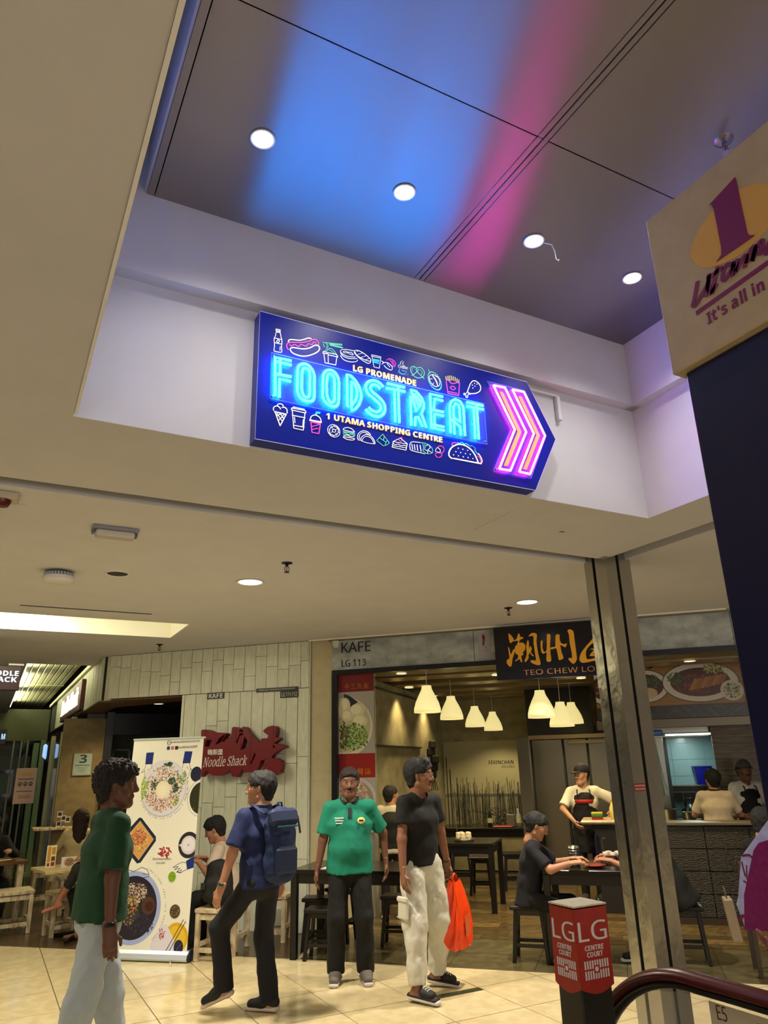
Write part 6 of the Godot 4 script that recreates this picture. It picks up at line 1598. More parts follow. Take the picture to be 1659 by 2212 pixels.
	var sm := mottled(Color(0.80, 0.80, 0.64), Color(0.86, 0.86, 0.70), 1.0, 0.4)
	for k in 8: bx("slat", Vector3(0.48 + 0.112 * k, 3.60, -19.0), Vector3(0.098, 0.03, 13.6), sm, sc, 0.008)
	slab("slat_backing", [-0.2, -11.9, 1.4, -11.9, 1.4, -26, -0.2, -26], 3.64, 3.7, mat(Color(0.25, 0.25, 0.2), 0.8), sc)
	for z in [-13.4, -17.6]: bx("cross_rail", Vector3(0.87, 3.578, z), Vector3(0.9, 0.012, 0.05), sm, sc)
	slab("side_soffit", [-9, -11.9, 0.36, -11.9, 0.36, -26, -9, -26], 3.3, 3.5, paint, sc)
	for i in 3:
		var t2 := thing("corridor_light", ["slim corridor light strip nearest the soffit edge", "slim corridor light strip in the middle of the slatted ceiling", "slim corridor light strip at the far end of the corridor"][i], "light strip", Vector3(0.385, 3.42, -13.2 - 3.6 * i), 0, "corridor light strips")
		bx("lamp_strip", Vector3(0, 0.01, 0), Vector3(0.05, 0.02, 2.6), glow(Color(1.0, 1.0, 0.82), 2.0), t2)
		area("lamp_area", Vector3(0.03, 0.03, 0), Vector3(0.75, 0.66, 0), Vector2(2.5, 0.05), 3.0, Color(1.0, 0.98, 0.78), t2)
	# far shop at the end of the corridor
	var e := struct("wall_corridor_end")
	bx("glazing", Vector3(-0.2, 1.3, -22.2), Vector3(3.2, 2.6, 0.04), mat(Color(0.07, 0.10, 0.08), 0.06), e)
	bx("transom", Vector3(-0.2, 2.05, -22.1), Vector3(2.5, 0.32, 0.1), mat(Color(0.01, 0.012, 0.03), 0.4), e)
	bx("head", Vector3(-0.2, 3.0, -22.1), Vector3(3.2, 0.8, 0.1), mat(Color(0.40, 0.42, 0.30), 0.5), e)
	bx("green_poster", Vector3(0.45, 1.55, -22.1), Vector3(0.42, 0.5, 0.02), mat(Color(0.06, 0.22, 0.10), 0.4), e)
	for q in [[0.62, 2.45], [0.95, 2.35], [0.8, 1.75]]:
		bx("mullion", Vector3(q[0], 1.3, -22.08), Vector3(0.04, 2.6, 0.06), mat(Color(0.55, 0.6, 0.5), 0.4), e)
	# hanging dark red lightbox
	var t := thing("hanging_sign", "dark red hanging sign with pale blue glowing letters at the soffit edge", "sign", Vector3(-0.32, 2.69, -9.5))
	bx("box", Vector3(0.28, 0.135, -0.06), Vector3(0.56, 0.27, 0.12), mat(Color(0.13, 0.012, 0.03), 0.35), t, 0.004)
	var ltr := glow(Color(0.62, 0.82, 1.0), 1.3)
	text("lettering_light", "NOODLE", 0.38, 0.055, 0.006, ltr, t, Transform3D(Basis.IDENTITY, Vector3(0.155, 0.158, 0.0)), "sans", 800)
	text("lettering_light", "SHACK", 0.33, 0.055, 0.006, ltr, t, Transform3D(Basis.IDENTITY, Vector3(0.195, 0.088, 0.0)), "sans", 800)
	bx("bracket", Vector3(0.5, 0.29, -0.05), Vector3(0.16, 0.02, 0.05), mat(Color(0.7, 0.7, 0.68), 0.4), t)
	t = thing("hanging_sign", "small dark hanging sign farther down the corridor", "sign", Vector3(0.30, 2.36, -17.5))
	bx("box", Vector3(-0.15, 0.15, -0.05), Vector3(0.36, 0.30, 0.10), mat(Color(0.07, 0.01, 0.02), 0.4), t, 0.004)
	text("lettering_light", "M", 0.07, 0.11, 0.006, ltr, t, Transform3D(Basis.IDENTITY, Vector3(-0.06, 0.10, 0.0)), "sans", 800)
	# lit red box sign on the wing
	t = thing("wing_sign", "red framed lightbox with glowing white script on the plank wing", "sign", Vector3(1.28, 2.73, -12.75), PI / 2 * -1.0)
	bx("frame", Vector3(-1.75, 0.23, 0.03), Vector3(3.5, 0.48, 0.06), mat(Color(0.28, 0.01, 0.03), 0.4), t, 0.006)
	text("lettering_light", "Noodle Shack", 2.9, 0.30, 0.02, glow(Color(1.0, 0.90, 0.85), 1.5), t, Transform3D(Basis.IDENTITY, Vector3(-3.25, 0.08, 0.06)), "serif", 700, 0.2)
	# small blue-white lit figure sign on the far post
	t = thing("blade_sign", "small glowing pale blue blade sign at the end of the wing", "sign", Vector3(1.16, 2.02, -17.6))
	bx("panel", Vector3(0, 0.18, 0), Vector3(0.04, 0.4, 0.32), mat(Color(0.02, 0.03, 0.08), 0.4), t, 0.01)
	var sx := S()
	box(sx, Vector3(-0.06, 0.2, 0.05), Vector3(0.08, 0.28, 0.10), Basis.IDENTITY, 0.03)
	box(sx, Vector3(-0.03, 0.16, -0.06), Vector3(0.08, 0.24, 0.08), Basis.IDENTITY, 0.03)
	obj("lettering_light", fin(sx), glow(Color(0.55, 0.75, 1.0), 1.2), t)
	# framed certificate with a green 3
	t = thing("framed_notice", "framed notice with a large green numeral 3 on the beige wall", "notice", Vector3(1.245, 1.735, -12.99))
	bx("frame", Vector3(0.137, 0.165, 0.0), Vector3(0.29, 0.345, 0.02), mat(Color(0.55, 0.50, 0.36), 0.35, 0.5), t, 0.004)
	bx("sheet", Vector3(0.137, 0.165, 0.008), Vector3(0.262, 0.315, 0.01), mat(Color(0.60, 0.67, 0.62), 0.3), t)
	text("lettering", "3", 0.11, 0.125, 0.002, mat(Color(0.01, 0.20, 0.11), 0.4), t, Transform3D(Basis.IDENTITY, Vector3(0.085, 0.185, 0.013)), "sans", 800)
	bx("text_band", Vector3(0.137, 0.15, 0.0135), Vector3(0.22, 0.012, 0.001), mat(Color(0.15, 0.38, 0.28), 0.5), t)
	for k in 4: bx("text_band", Vector3(0.137, 0.115 - 0.022 * k, 0.0135), Vector3(0.16 - 0.02 * k, 0.005, 0.001), mat(Color(0.3, 0.45, 0.38), 0.5), t)
	# poster stand
	t = thing("poster_stand", "poster stand with a pale notice sheet beside the corridor", "poster stand", Vector3(0.63, 0, -13.5))
	var s := S(); cyl(s, Vector3(0, 0.02, -0.02), Vector3(0, 1.9, -0.02), 0.012, 0.012, 8)
	obj("pole", fin(s), mat(Color(0.05, 0.04, 0.03), 0.4), t)
	s = S(); lathe(s, [Vector2(0, 0.03), Vector2(0.03, 0.025), Vector2(0.16, 0.012), Vector2(0.16, 0.0), Vector2(0, 0.0)], 20)
	obj("base", fin(s), mat(Color(0.05, 0.04, 0.03), 0.4), t)
	var im := im_new(180, 310, Color(0.74, 0.62, 0.56))
	im.fill_rect(Rect2i(30, 42, 120, 12), Color(.75, .58, .08)); im.fill_rect(Rect2i(45, 60, 100, 10), Color(.75, .58, .08))
	im.fill_rect(Rect2i(22, 92, 140, 8), Color(.2, .12, .1))
	for k in 3: im_disc(im, 42 + 48 * k, 138, 18, 20, Color(.25, .14, .13)); im_disc(im, 40 + 48 * k, 134, 9, 10, Color(.62, .5, .45))
	im.fill_rect(Rect2i(20, 200, 140, 8), Color(.3, .2, .18)); im.fill_rect(Rect2i(40, 238, 110, 30), Color(.62, .5, .46))
	bx("board", Vector3(-0.01, 1.60, 0.0), Vector3(0.30, 0.53, 0.008), mat(Color(0.7, 0.6, 0.55), 0.5), t)
	sheet("printed_sheet", 0.29, 0.52, 0.0045, print_mat(im), t, Transform3D(Basis.IDENTITY, Vector3(-0.155, 1.34, 0.0)))
	# furniture of the noodle shop
	noodle_furniture()

func stool_w(label: String, x: float, z: float, w: float, h: float, turn := 0.0) -> void:
	var t := thing("rustic_stool", label, "stool", Vector3(x, 0, z), turn, "whitewashed rustic stools")
	bx("seat", Vector3(0, h - 0.02, 0), Vector3(w, 0.04, w * 0.9), rustic, t, 0.006)
	for a in [-1, 1]:
		for b in [-1, 1]: bx("leg", Vector3(a * (w / 2 - 0.03), (h - 0.04) / 2, b * (w * 0.45 - 0.03)), Vector3(0.045, h - 0.04, 0.045), rustic, t, 0.004)
		bx("rail", Vector3(0, h - 0.075, a * (w * 0.45 - 0.03)), Vector3(w - 0.1, 0.05, 0.025), rustic, t)
		bx("stretcher", Vector3(0, 0.10, a * (w * 0.45 - 0.03)), Vector3(w - 0.1, 0.04, 0.025), rustic, t)
		bx("stretcher", Vector3(a * (w / 2 - 0.03), 0.14, 0), Vector3(0.025, 0.04, w * 0.9 - 0.1), rustic, t)

func noodle_furniture() -> void:
	stool_w("whitewashed stool with the black backpack on it beside the banner", 2.28, -8.10, 0.33, 0.465, -0.78)
	stool_w("whitewashed stool under the seated man in the cream shirt", 2.53, -8.45, 0.34, 0.46, -0.78)
	stool_w("whitewashed stool against the plank wall behind the walking backpack man", 3.05, -8.55, 0.34, 0.46, -0.6)
	stool_w("whitewashed bench-like stool in front of the woman in the dark headscarf", 0.50, -10.75, 0.46, 0.46, 0.1)
	stool_w("whitewashed stool beside the bare foot, behind the green t-shirt man", 1.02, -10.25, 0.30, 0.47, 0.3)
	stool_w("whitewashed stool standing close behind the green t-shirt man's legs", 1.45, -9.68, 0.30, 0.47, 0.2)
	stool_w("whitewashed stool of the long-haired woman", 1.24, -11.65, 0.32, 0.47, 0.2)
	stool_w("whitewashed stool near the white door post", 0.98, -12.6, 0.32, 0.47, 0.0)
	# pedestal table with menus
	var t := thing("pedestal_table", "pale wooden pedestal table with menu cards, behind the green t-shirt man", "table", Vector3(1.12, 0, -9.95), 0.2)
	bx("table_top", Vector3(0, 0.735, 0), Vector3(0.86, 0.035, 0.6), mottled(Color(0.60, 0.52, 0.35), Color(0.72, 0.65, 0.47), 4.0, 0.35), t, 0.006)
	for a in [-1, 1]: bx("corner_block", Vector3(a * 0.22, 0.66, -0.15), Vector3(0.07, 0.12, 0.07), rustic, t)
	var s := S(); cyl(s, Vector3(0.12, 0.03, 0), Vector3(0.12, 0.72, 0), 0.035, 0.035, 10)
	obj("column", fin(s), mat(Color(0.03, 0.025, 0.02), 0.4), t)
	for k in 4:
		s = S(); var a := PI * 0.25 + PI * 0.5 * k
		bar(s, Vector3(0.12, 0.05, 0), Vector3(0.12 + cos(a) * 0.34, 0.015, sin(a) * 0.34), 0.05, 0.03, 0.004)
		obj("foot", fin(s), mat(Color(0.03, 0.025, 0.02), 0.4), t)
	var im := im_new(100, 240, Color(0.85, 0.78, 0.62))
	im.fill_rect(Rect2i(8, 10, 34, 170), Color(.72, .52, .10)); im.fill_rect(Rect2i(52, 20, 40, 80), Color(.68, .5, .14)); im.fill_rect(Rect2i(52, 120, 40, 50), Color(.25, .2, .12)); im.fill_rect(Rect2i(52, 180, 40, 46), Color(.55, .12, .06)); im.fill_rect(Rect2i(12, 190, 26, 36), Color(.4, .08, .06))
	t = thing("menu_stand", "folded cardboard menu stand printed in yellow and red on the pedestal table", "menu stand", Vector3(0.83, 0.7525, -9.95), 0.1)
	bx("card", Vector3(0, 0.117, -0.01), Vector3(0.105, 0.234, 0.012), mat(Color(0.8, 0.76, 0.66), 0.5), t)
	sheet("printed_face", 0.10, 0.23, 0.0, print_mat(im), t, Transform3D(Basis.IDENTITY, Vector3(-0.05, 0.002, -0.003)))
	im = im_new(160, 110, Color(0.80, 0.77, 0.72))
	var r := RandomNumberGenerator.new(); r.seed = 77
	im_disc(im, 80, 56, 52, 46, Color(.66, .5, .34)); im_bits(im, 80, 56, 46, 40, [Color(.55, .36, .2), Color(.75, .6, .42), Color(.4, .25, .12)], 160, 7, r)
	t = thing("menu_card", "small white card with a noodle bowl photo on the pedestal table", "menu card", Vector3(1.02, 0.7525, -9.86), 0.1)
	bx("card", Vector3(0, 0.055, -0.006), Vector3(0.17, 0.11, 0.008), mat(Color(0.8, 0.78, 0.74), 0.5), t)
	sheet("printed_face", 0.165, 0.108, 0.0, print_mat(im), t, Transform3D(Basis.IDENTITY, Vector3(-0.0825, 0.001, -0.0015)))
	# table at the left edge
	t = thing("wood_table", "brown wooden table edge in front of the woman in the dark headscarf", "table", Vector3(0.15, 0, -11.15), 0.25)
	bx("table_top", Vector3(0, 0.735, 0), Vector3(0.9, 0.04, 0.6), mottled(Color(0.30, 0.20, 0.11), Color(0.40, 0.28, 0.16), 3.0, 0.35), t, 0.006)
	for a in [-1, 1]:
		for b in [-1, 1]: bx("leg", Vector3(a * 0.38, 0.36, b * 0.24), Vector3(0.06, 0.72, 0.06), rustic, t)
	t = thing("serving_tray", "round wooden tray with white paper on the brown table", "tray", Vector3(0.36, 0.755, -11.05))
	s = S(); lathe(s, [Vector2(0, 0), Vector2(0.15, 0), Vector2(0.16, 0.02), Vector2(0.15, 0.022), Vector2(0.14, 0.008), Vector2(0, 0.008)], 24)
	obj("tray", fin(s), mat(Color(0.42, 0.28, 0.12), 0.4), t)
	bx("paper", Vector3(0.03, 0.012, 0), Vector3(0.14, 0.006, 0.1), mat(Color(0.82, 0.8, 0.74), 0.5), t)
	# shelf table near the wall with a card tree
	t = thing("side_table", "grey high side table by the white door post", "table", Vector3(1.05, 0, -13.1))
	bx("table_top", Vector3(0, 0.98, 0), Vector3(0.55, 0.04, 0.4), rustic, t, 0.006)
	for a in [-1, 1]: bx("leg", Vector3(a * 0.18, 0.48, 0), Vector3(0.06, 0.96, 0.06), mat(Color(0.22, 0.20, 0.14), 0.6), t)
	t = thing("photo_card_tree", "little stand of white photo cards beside the long-haired woman", "card stand", Vector3(1.19, 1.0, -12.95))
	for k in 4:
		bx("photo_card", Vector3(-0.06 + 0.06 * (k % 3), 0.04 + 0.05 * (k % 2) + 0.03 * k, 0.01 * k), Vector3(0.075, 0.085, 0.004), mat(Color(0.80, 0.79, 0.72), 0.5), t)
		bx("photo_print", Vector3(-0.06 + 0.06 * (k % 3), 0.045 + 0.05 * (k % 2) + 0.03 * k, 0.01 * k + 0.003), Vector3(0.05, 0.05, 0.002), mat(Color(0.16, 0.14, 0.12), 0.5), t)
	s = S(); cyl(s, Vector3(0, 0, 0), Vector3(0, 0.14, 0), 0.006, 0.006, 6); cyl(s, Vector3(0, 0, 0), Vector3(0, 0.012, 0), 0.05, 0.04, 14)
	obj("stem", fin(s), mat(Color(0.6, 0.58, 0.5), 0.4, 0.5), t)
	# plank-wall wing lamp that lights the noodle shop
	for q in [[Vector3(2.3, 2.77, -12.0), "noodle shop ceiling downlight before the grey wall"], [Vector3(1.75, 2.77, -12.2), "noodle shop ceiling downlight near the beige wall"]]:
		downlight("noodle_downlight", q[1], q[0], 0.07, 2.6, Color(1.0, 0.88, 0.66), "downlights in the noodle shop", 65.0, 4.0)

# ---------- people: distance fields of tapered bones, joined smoothly and meshed as surface nets
# a bone: [a, b, ra, rb, blend, side, aspect, flat_end, cut]  (cut: true = carve away)
func bone(a: Vector3, b: Vector3, ra: float, rb: float, k := 0.03, side := Vector3.ZERO, asp := 1.0, flat := false, cut := false) -> Array:
	return [a, b, ra, rb, k, side, asp, flat, cut]

func net(bones: Array, cell: float, st: SurfaceTool, col: Callable, xf := Transform3D.IDENTITY, wrinkle := 0.0, wfreq := 9.0, planes := []) -> void:
	var lo := Vector3.ONE * 1e9; var hi := -lo
	for b in bones:
		if b[8]: continue
		var r: float = maxf(b[2], b[3]) * maxf(1.0, b[6])
		for p in [b[0], b[1]]:
			lo = lo.min(p - Vector3.ONE * r); hi = hi.max(p + Vector3.ONE * r)
	lo -= Vector3.ONE * cell * 2.5; hi += Vector3.ONE * cell * 2.5
	var nx := int((hi.x - lo.x) / cell) + 2; var ny := int((hi.y - lo.y) / cell) + 2; var nz := int((hi.z - lo.z) / cell) + 2
	var sy := nx; var sz := nx * ny
	var g := PackedFloat32Array(); g.resize(nx * ny * nz); g.fill(1.0)
	for b in bones:
		var a: Vector3 = b[0]; var e: Vector3 = b[1]; var ra: float = b[2]; var rb: float = b[3]; var k: float = b[4]
		var side: Vector3 = b[5]; var asp: float = b[6]; var flat: bool = b[7]; var cut: bool = b[8]
		var ab := e - a
		var l2 := maxf(ab.length_squared(), 1e-9); var ln := sqrt(l2)
		var r := maxf(ra, rb) * maxf(1.0, asp) + k + cell * 2.0
		var p0 := a.min(e) - Vector3.ONE * r; var p1 := a.max(e) + Vector3.ONE * r
		var i0 := maxi(0, int((p0.x - lo.x) / cell)); var i1 := mini(nx - 1, int((p1.x - lo.x) / cell) + 1)
		var j0 := maxi(0, int((p0.y - lo.y) / cell)); var j1 := mini(ny - 1, int((p1.y - lo.y) / cell) + 1)
		var k0 := maxi(0, int((p0.z - lo.z) / cell)); var k1 := mini(nz - 1, int((p1.z - lo.z) / cell) + 1)
		var dr := rb - ra
		var sq := 1.0 - 1.0 / asp
		var inv := 1.0 / l2
		var use_side := asp != 1.0
		for kk in range(k0, k1 + 1):
			for jj in range(j0, j1 + 1):
				var idx := kk * sz + jj * sy + i0
				var pa := Vector3(lo.x + i0 * cell, lo.y + jj * cell, lo.z + kk * cell) - a
				for ii in range(i0, i1 + 1):
					var tt := pa.dot(ab) * inv
					var t := clampf(tt, 0.0, 1.0)
					var q := pa - ab * t
					if use_side: q -= side * (q.dot(side) * sq)
					var d := q.length() - (ra + dr * t)
					if flat: d = maxf(d, (tt - 1.0) * ln)
					var o := g[idx]
					if cut:
						var h := maxf(k - absf(o + d), 0.0) / k
						g[idx] = maxf(o, -d) + h * h * k * 0.25
					else:
						var h := maxf(k - absf(o - d), 0.0) / k
						g[idx] = minf(o, d) - h * h * k * 0.25
					idx += 1
					pa.x += cell
	if wrinkle > 0.0 or planes.size() > 0:
		var idx := 0
		for kk in nz:
			for jj in ny:
				for ii in nx:
					var v := g[idx]
					if absf(v) < cell * 3.0:
						var p := lo + Vector3(ii, jj, kk) * cell
						if wrinkle > 0.0: v += wrinkle * noise.get_noise_3d(p.x * wfreq, p.y * wfreq * 0.7, p.z * wfreq)
						for pl in planes: v = maxf(v, p.dot(pl[0]) - pl[1])
						g[idx] = v
					elif planes.size() > 0 and v < 0.0:
						var p := lo + Vector3(ii, jj, kk) * cell
						for pl in planes: v = maxf(v, p.dot(pl[0]) - pl[1])
						g[idx] = v
					idx += 1
	# one vertex per crossed cell
	var vid := {}
	var verts := PackedVector3Array()
	var off := [0, 1, sy, sy + 1, sz, sz + 1, sz + sy, sz + sy + 1]
	var thr := cell * 3.5
	var ed := [[0, 1], [2, 3], [4, 5], [6, 7], [0, 2], [1, 3], [4, 6], [5, 7], [0, 4], [1, 5], [2, 6], [3, 7]]
	var cor := [Vector3(0, 0, 0), Vector3(1, 0, 0), Vector3(0, 1, 0), Vector3(1, 1, 0), Vector3(0, 0, 1), Vector3(1, 0, 1), Vector3(0, 1, 1), Vector3(1, 1, 1)]
	var cells := PackedInt32Array()
	for kk in nz - 1:
		for jj in ny - 1:
			var idx := kk * sz + jj * sy
			for ii in nx - 1:
				if absf(g[idx]) < thr:
					var a0 := g[idx] < 0.0
					var mixed := false
					for o in 7:
						if (g[idx + off[o + 1]] < 0.0) != a0:
							mixed = true
							break
					if mixed:
						var sum := Vector3.ZERO; var n := 0
						for e in ed:
							var va := g[idx + off[e[0]]]; var vb := g[idx + off[e[1]]]
							if (va < 0.0) != (vb < 0.0):
								var ca: Vector3 = cor[e[0]]
								sum += ca + (cor[e[1]] - ca) * (va / (va - vb)); n += 1
						vid[idx] = verts.size()
						verts.append(lo + (Vector3(ii, jj, kk) + sum / n) * cell)
						cells.append(idx)
				idx += 1
	var base := 0
	if has_meta("st_count"): base = get_meta("st_count")
	for v in verts:
		st.set_color(col.call(v))
		st.add_vertex(xf * v)
	set_meta("st_count", base + verts.size())
	for idx in cells:
		var a0 := g[idx] < 0.0
		# x edge: cells around it in y,z
		for ax in 3:
			var d1: int = [1, sy, sz][ax]
			if (g[idx + d1] < 0.0) == a0: continue
			var u: int = [sy, sz, 1][ax]; var w: int = [sz, 1, sy][ax]
			if not (vid.has(idx - u) and vid.has(idx - w) and vid.has(idx - u - w)): continue
			var A: int = base + vid[idx]; var B: int = base + vid[idx - u]; var C: int = base + vid[idx - u - w]; var D: int = base + vid[idx - w]
			if a0:
				st.add_index(A); st.add_index(C); st.add_index(B); st.add_index(A); st.add_index(D); st.add_index(C)
			else:
				st.add_index(A); st.add_index(B); st.add_index(C); st.add_index(A); st.add_index(C); st.add_index(D)

func begin_net() -> SurfaceTool:
	var s := SurfaceTool.new(); s.begin(Mesh.PRIMITIVE_TRIANGLES)
	set_meta("st_count", 0)
	return s

# add a ready shape (vertex lists) with a colour to an indexed tool
func add_ball(st: SurfaceTool, c: Vector3, r: Vector3, col: Color, xf: Transform3D, n := 8) -> void:
	var base: int = get_meta("st_count")
	for i in n + 1:
		var th := PI * i / n
		for j in n * 2:
			var ph := PI * j / n
			st.set_color(col)
			st.add_vertex(xf * (c + Vector3(sin(th) * cos(ph) * r.x, cos(th) * r.y, sin(th) * sin(ph) * r.z)))
	for i in n:
		for j in n * 2:
			var a := base + i * n * 2 + j; var b := base + i * n * 2 + (j + 1) % (n * 2)
			var c2 := a + n * 2; var d := b + n * 2
			st.add_index(a); st.add_index(b); st.add_index(c2); st.add_index(b); st.add_index(d); st.add_index(c2)
	set_meta("st_count", base + (n + 1) * n * 2)

func end_net(st: SurfaceTool) -> ArrayMesh:
	st.generate_normals()
	return st.commit()

func ik(a: Vector3, t: Vector3, l1: float, l2: float, hint: Vector3) -> Array:
	var d := t - a
	var L := clampf(d.length(), 0.05, (l1 + l2) * 0.999)
	d = d.normalized()
	var x := (l1 * l1 - l2 * l2 + L * L) / (2 * L)
	var h := sqrt(maxf(0.0, l1 * l1 - x * x))
	var n := (hint - d * hint.dot(d)).normalized()
	return [a + d * x + n * h, a + d * L]

# p: pose and look. Local frame: faces +z, up y, own left hand at +x.
func person(label: String, at: Vector3, turn: float, p: Dictionary, group := "") -> Node3D:
	var t := thing("person", label, "person", at, turn, group)
	var H: float = p.get("h", 1.75) / 1.75
	var w: float = p.get("build", 1.0)          # girth
	var hip: Vector3 = p.get("hip", Vector3(0, 0.93 * H, 0))
	var lean: Vector3 = p.get("lean", Vector3(0, 1, 0.03)).normalized()   # spine direction
	var tw: float = p.get("twist", 0.0)
	var fine: float = p.get("cell", 0.013)
	var right := Vector3(-1, 0, 0)               # own right is -x
	var X := Basis(Vector3.UP, tw) * Vector3(1, 0, 0)
	var waist := hip + lean * 0.13 * H
	var chest := hip + lean * 0.33 * H
	var neck := hip + lean * 0.535 * H
	var shl := hip + lean * 0.475 * H + X * 0.168 * H * lerpf(1.0, w, 0.5)
	var shr := hip + lean * 0.475 * H - X * 0.168 * H * lerpf(1.0, w, 0.5)
	var hl := hip + Vector3(1, 0, 0) * 0.088 * H; var hr := hip - Vector3(1, 0, 0) * 0.088 * H
	var ua := 0.285 * H; var fa := 0.245 * H
	var wl: Vector3 = p.get("wrist_l", shl + Vector3(0.09, -0.50 * H, 0.06)); var wr: Vector3 = p.get("wrist_r", shr + Vector3(-0.09, -0.50 * H, 0.06))
	var al := ik(shl, wl, ua, fa, p.get("elbow_l", Vector3(0.5, -0.2, -1))); var ar := ik(shr, wr, ua, fa, p.get("elbow_r", Vector3(-0.5, -0.2, -1)))
	var th := 0.435 * H; var sh := 0.425 * H
	var fl: Vector3 = p.get("foot_l", Vector3(0.10, 0.085 * H, 0)); var fr: Vector3 = p.get("foot_r", Vector3(-0.10, 0.085 * H, 0))
	var ll := ik(hl, fl, th, sh, p.get("knee_l", Vector3(0.15, 0, 1))); var lr := ik(hr, fr, th, sh, p.get("knee_r", Vector3(-0.15, 0, 1)))
	fl = ll[1]; fr = lr[1]
	var skin: Color = p.get("skin", Color(0.36, 0.20, 0.125))
	var skin_f := func(_v: Vector3) -> Color: return skin
	var Z := Basis(Vector3.UP, tw) * Vector3(0, 0, 1)
	# --- body
	var st := begin_net()
	var B := []
	B.append(bone(hip, waist, 0.09 * H * w, 0.09 * H * w, 0.05, X, 1.35))
	B.append(bone(waist, chest, 0.09 * H * w, 0.095 * H * w, 0.05, X, 1.35))
	B.append(bone(chest, neck - lean * 0.06, 0.095 * H, 0.060 * H, 0.05, X, 1.35))
	B.append(bone(neck - lean * 0.05, neck + lean * 0.09 * H, 0.062 * H, 0.055 * H, 0.03))
	for s in [[shl, al], [shr, ar]]:
		B.append(bone(neck - lean * 0.07 * H, s[0] - lean * 0.01, 0.042 * H, 0.042 * H, 0.04))
		B.append(bone(s[0] - lean * 0.012, s[1][0], 0.044 * H, 0.040 * H, 0.03))
		B.append(bone(s[1][0], s[1][1], 0.041 * H, 0.026 * H, 0.02))
	if not p.get("hide_legs", false):
		for s in [[hl, ll], [hr, lr]]:
			B.append(bone(s[0], s[1][0], 0.070 * H, 0.050 * H, 0.04))
			B.append(bone(s[1][0], s[1][0].lerp(s[1][1], 0.35), 0.052 * H, 0.055 * H, 0.02))
			B.append(bone(s[1][0].lerp(s[1][1], 0.35), s[1][1], 0.055 * H, 0.036 * H, 0.02))
	var feet := []
	for s in [[fl, p.get("toe_l", Vector3(0.12, 0, 1)), lr, 1], [fr, p.get("toe_r", Vector3(-0.12, 0, 1)), lr, -1]]:
		var dv: Vector3 = s[1].normalized()
		var heel: Vector3 = s[0] - dv * 0.035 * H + Vector3(0, -0.045 * H, 0)
		var toe: Vector3 = s[0] + dv * 0.155 * H + Vector3(0, -0.055 * H, 0) * (1.0 if absf(dv.y) < 0.3 else 0.6)
		feet.append([heel, toe, dv, s[0]])
		if not p.get("hide_legs", false):
			B.append(bone(s[0], heel + Vector3(0, 0.0, 0), 0.036 * H, 0.030 * H, 0.03))
			B.append(bone(heel, toe, 0.030 * H, 0.022 * H, 0.03, dv.cross(Vector3.UP).normalized(), 1.4))
	net(B, fine, st, skin_f)
	# --- hands
	var hands := [[al, p.get("hand_l", {}), 1.0], [ar, p.get("hand_r", {}), -1.0]]
	for hd in hands:
		var wp: Vector3 = hd[0][1]
		var dirv: Vector3 = hd[1].get("dir", (wp - hd[0][0]).normalized() + Vector3(0, -0.1, 0.1)).normalized()
		var palm: Vector3 = hd[1].get("palm", Vector3(-hd[2], 0, 0.15))
		palm = (palm - dirv * palm.dot(dirv)).normalized()
		var thumb: Vector3 = dirv.cross(palm) * (-hd[2])
		if thumb.dot(hd[1].get("thumb", Vector3(0, 0.2, 1))) < 0: thumb = -thumb
		var curl: float = hd[1].get("curl", 0.5)
		var HB := []
		HB.append(bone(wp - dirv * 0.03, wp + dirv * 0.085 * H, 0.021 * H, 0.019 * H, 0.02, thumb, 1.85))
		for f in 4:
			var o := (1.5 - f) * 0.0195 * H
			var L: float = [0.072, 0.08, 0.074, 0.058][f] * H
			var k0: Vector3 = wp + dirv * (0.088 - 0.004 * absf(f - 1.0)) * H + thumb * o
			var d1 := (dirv + palm * curl * 0.7).normalized()
			var k1: Vector3 = k0 + d1 * L * 0.5
			var d2 := (dirv + palm * curl * 2.2).normalized() if curl < 0.9 else (dirv * 0.1 + palm * 1.5).normalized()
			var k2: Vector3 = k1 + d2 * L * 0.55
			HB.append(bone(k0 - dirv * 0.012, k1, 0.0095 * H, 0.0088 * H, 0.006)); HB.append(bone(k1, k2, 0.0088 * H, 0.0075 * H, 0.004))
		var t0: Vector3 = wp + dirv * 0.028 * H + thumb * 0.028 * H
		var t1: Vector3 = t0 + (dirv * 0.7 + thumb * 0.6 + palm * 0.35).normalized() * 0.042 * H
		HB.append(bone(t0 - thumb * 0.012, t1, 0.013 * H, 0.0105 * H, 0.010)); HB.append(bone(t1, t1 + (dirv + palm * 0.4).normalized() * 0.032 * H, 0.0105 * H, 0.0085 * H, 0.004))
		net(HB, p.get("hand_cell", 0.006), st, skin_f)
	# --- head
	var hc := neck + lean * 0.142 * H + Z * 0.02
	var hb := Basis(Vector3.UP, p.get("head_yaw", 0.0)) * Basis(Vector3.RIGHT, p.get("head_pitch", 0.0))
	var hx := Transform3D(hb.scaled(Vector3.ONE * H * 1.07), hc)
	var lip: Color = p.get("lip", skin.darkened(0.25))
	var stub: float = p.get("stubble", 0.0)
	var hair_c: Color = p.get("hair", Color(0.012, 0.010, 0.010))
	var face_f := func(v: Vector3) -> Color:
		var c := skin
		if stub > 0.0 and v.z > 0.055:
			if v.y < -0.040 and v.y > -0.052 and absf(v.x) < 0.030: c = skin.lerp(hair_c, stub)
			if v.y < -0.075 and absf(v.x) < 0.024 and v.y > -0.11: c = skin.lerp(hair_c, stub * 0.8)
		if v.z > 0.080 and absf(v.x) < 0.024 and v.y < -0.052 and v.y > -0.070: c = lip
		return c
	var F := []
	F.append(bone(Vector3(0, 0.035, -0.03), Vector3(0, 0.03, 0.015), 0.082, 0.075, 0.02, Vector3.RIGHT, 0.93))
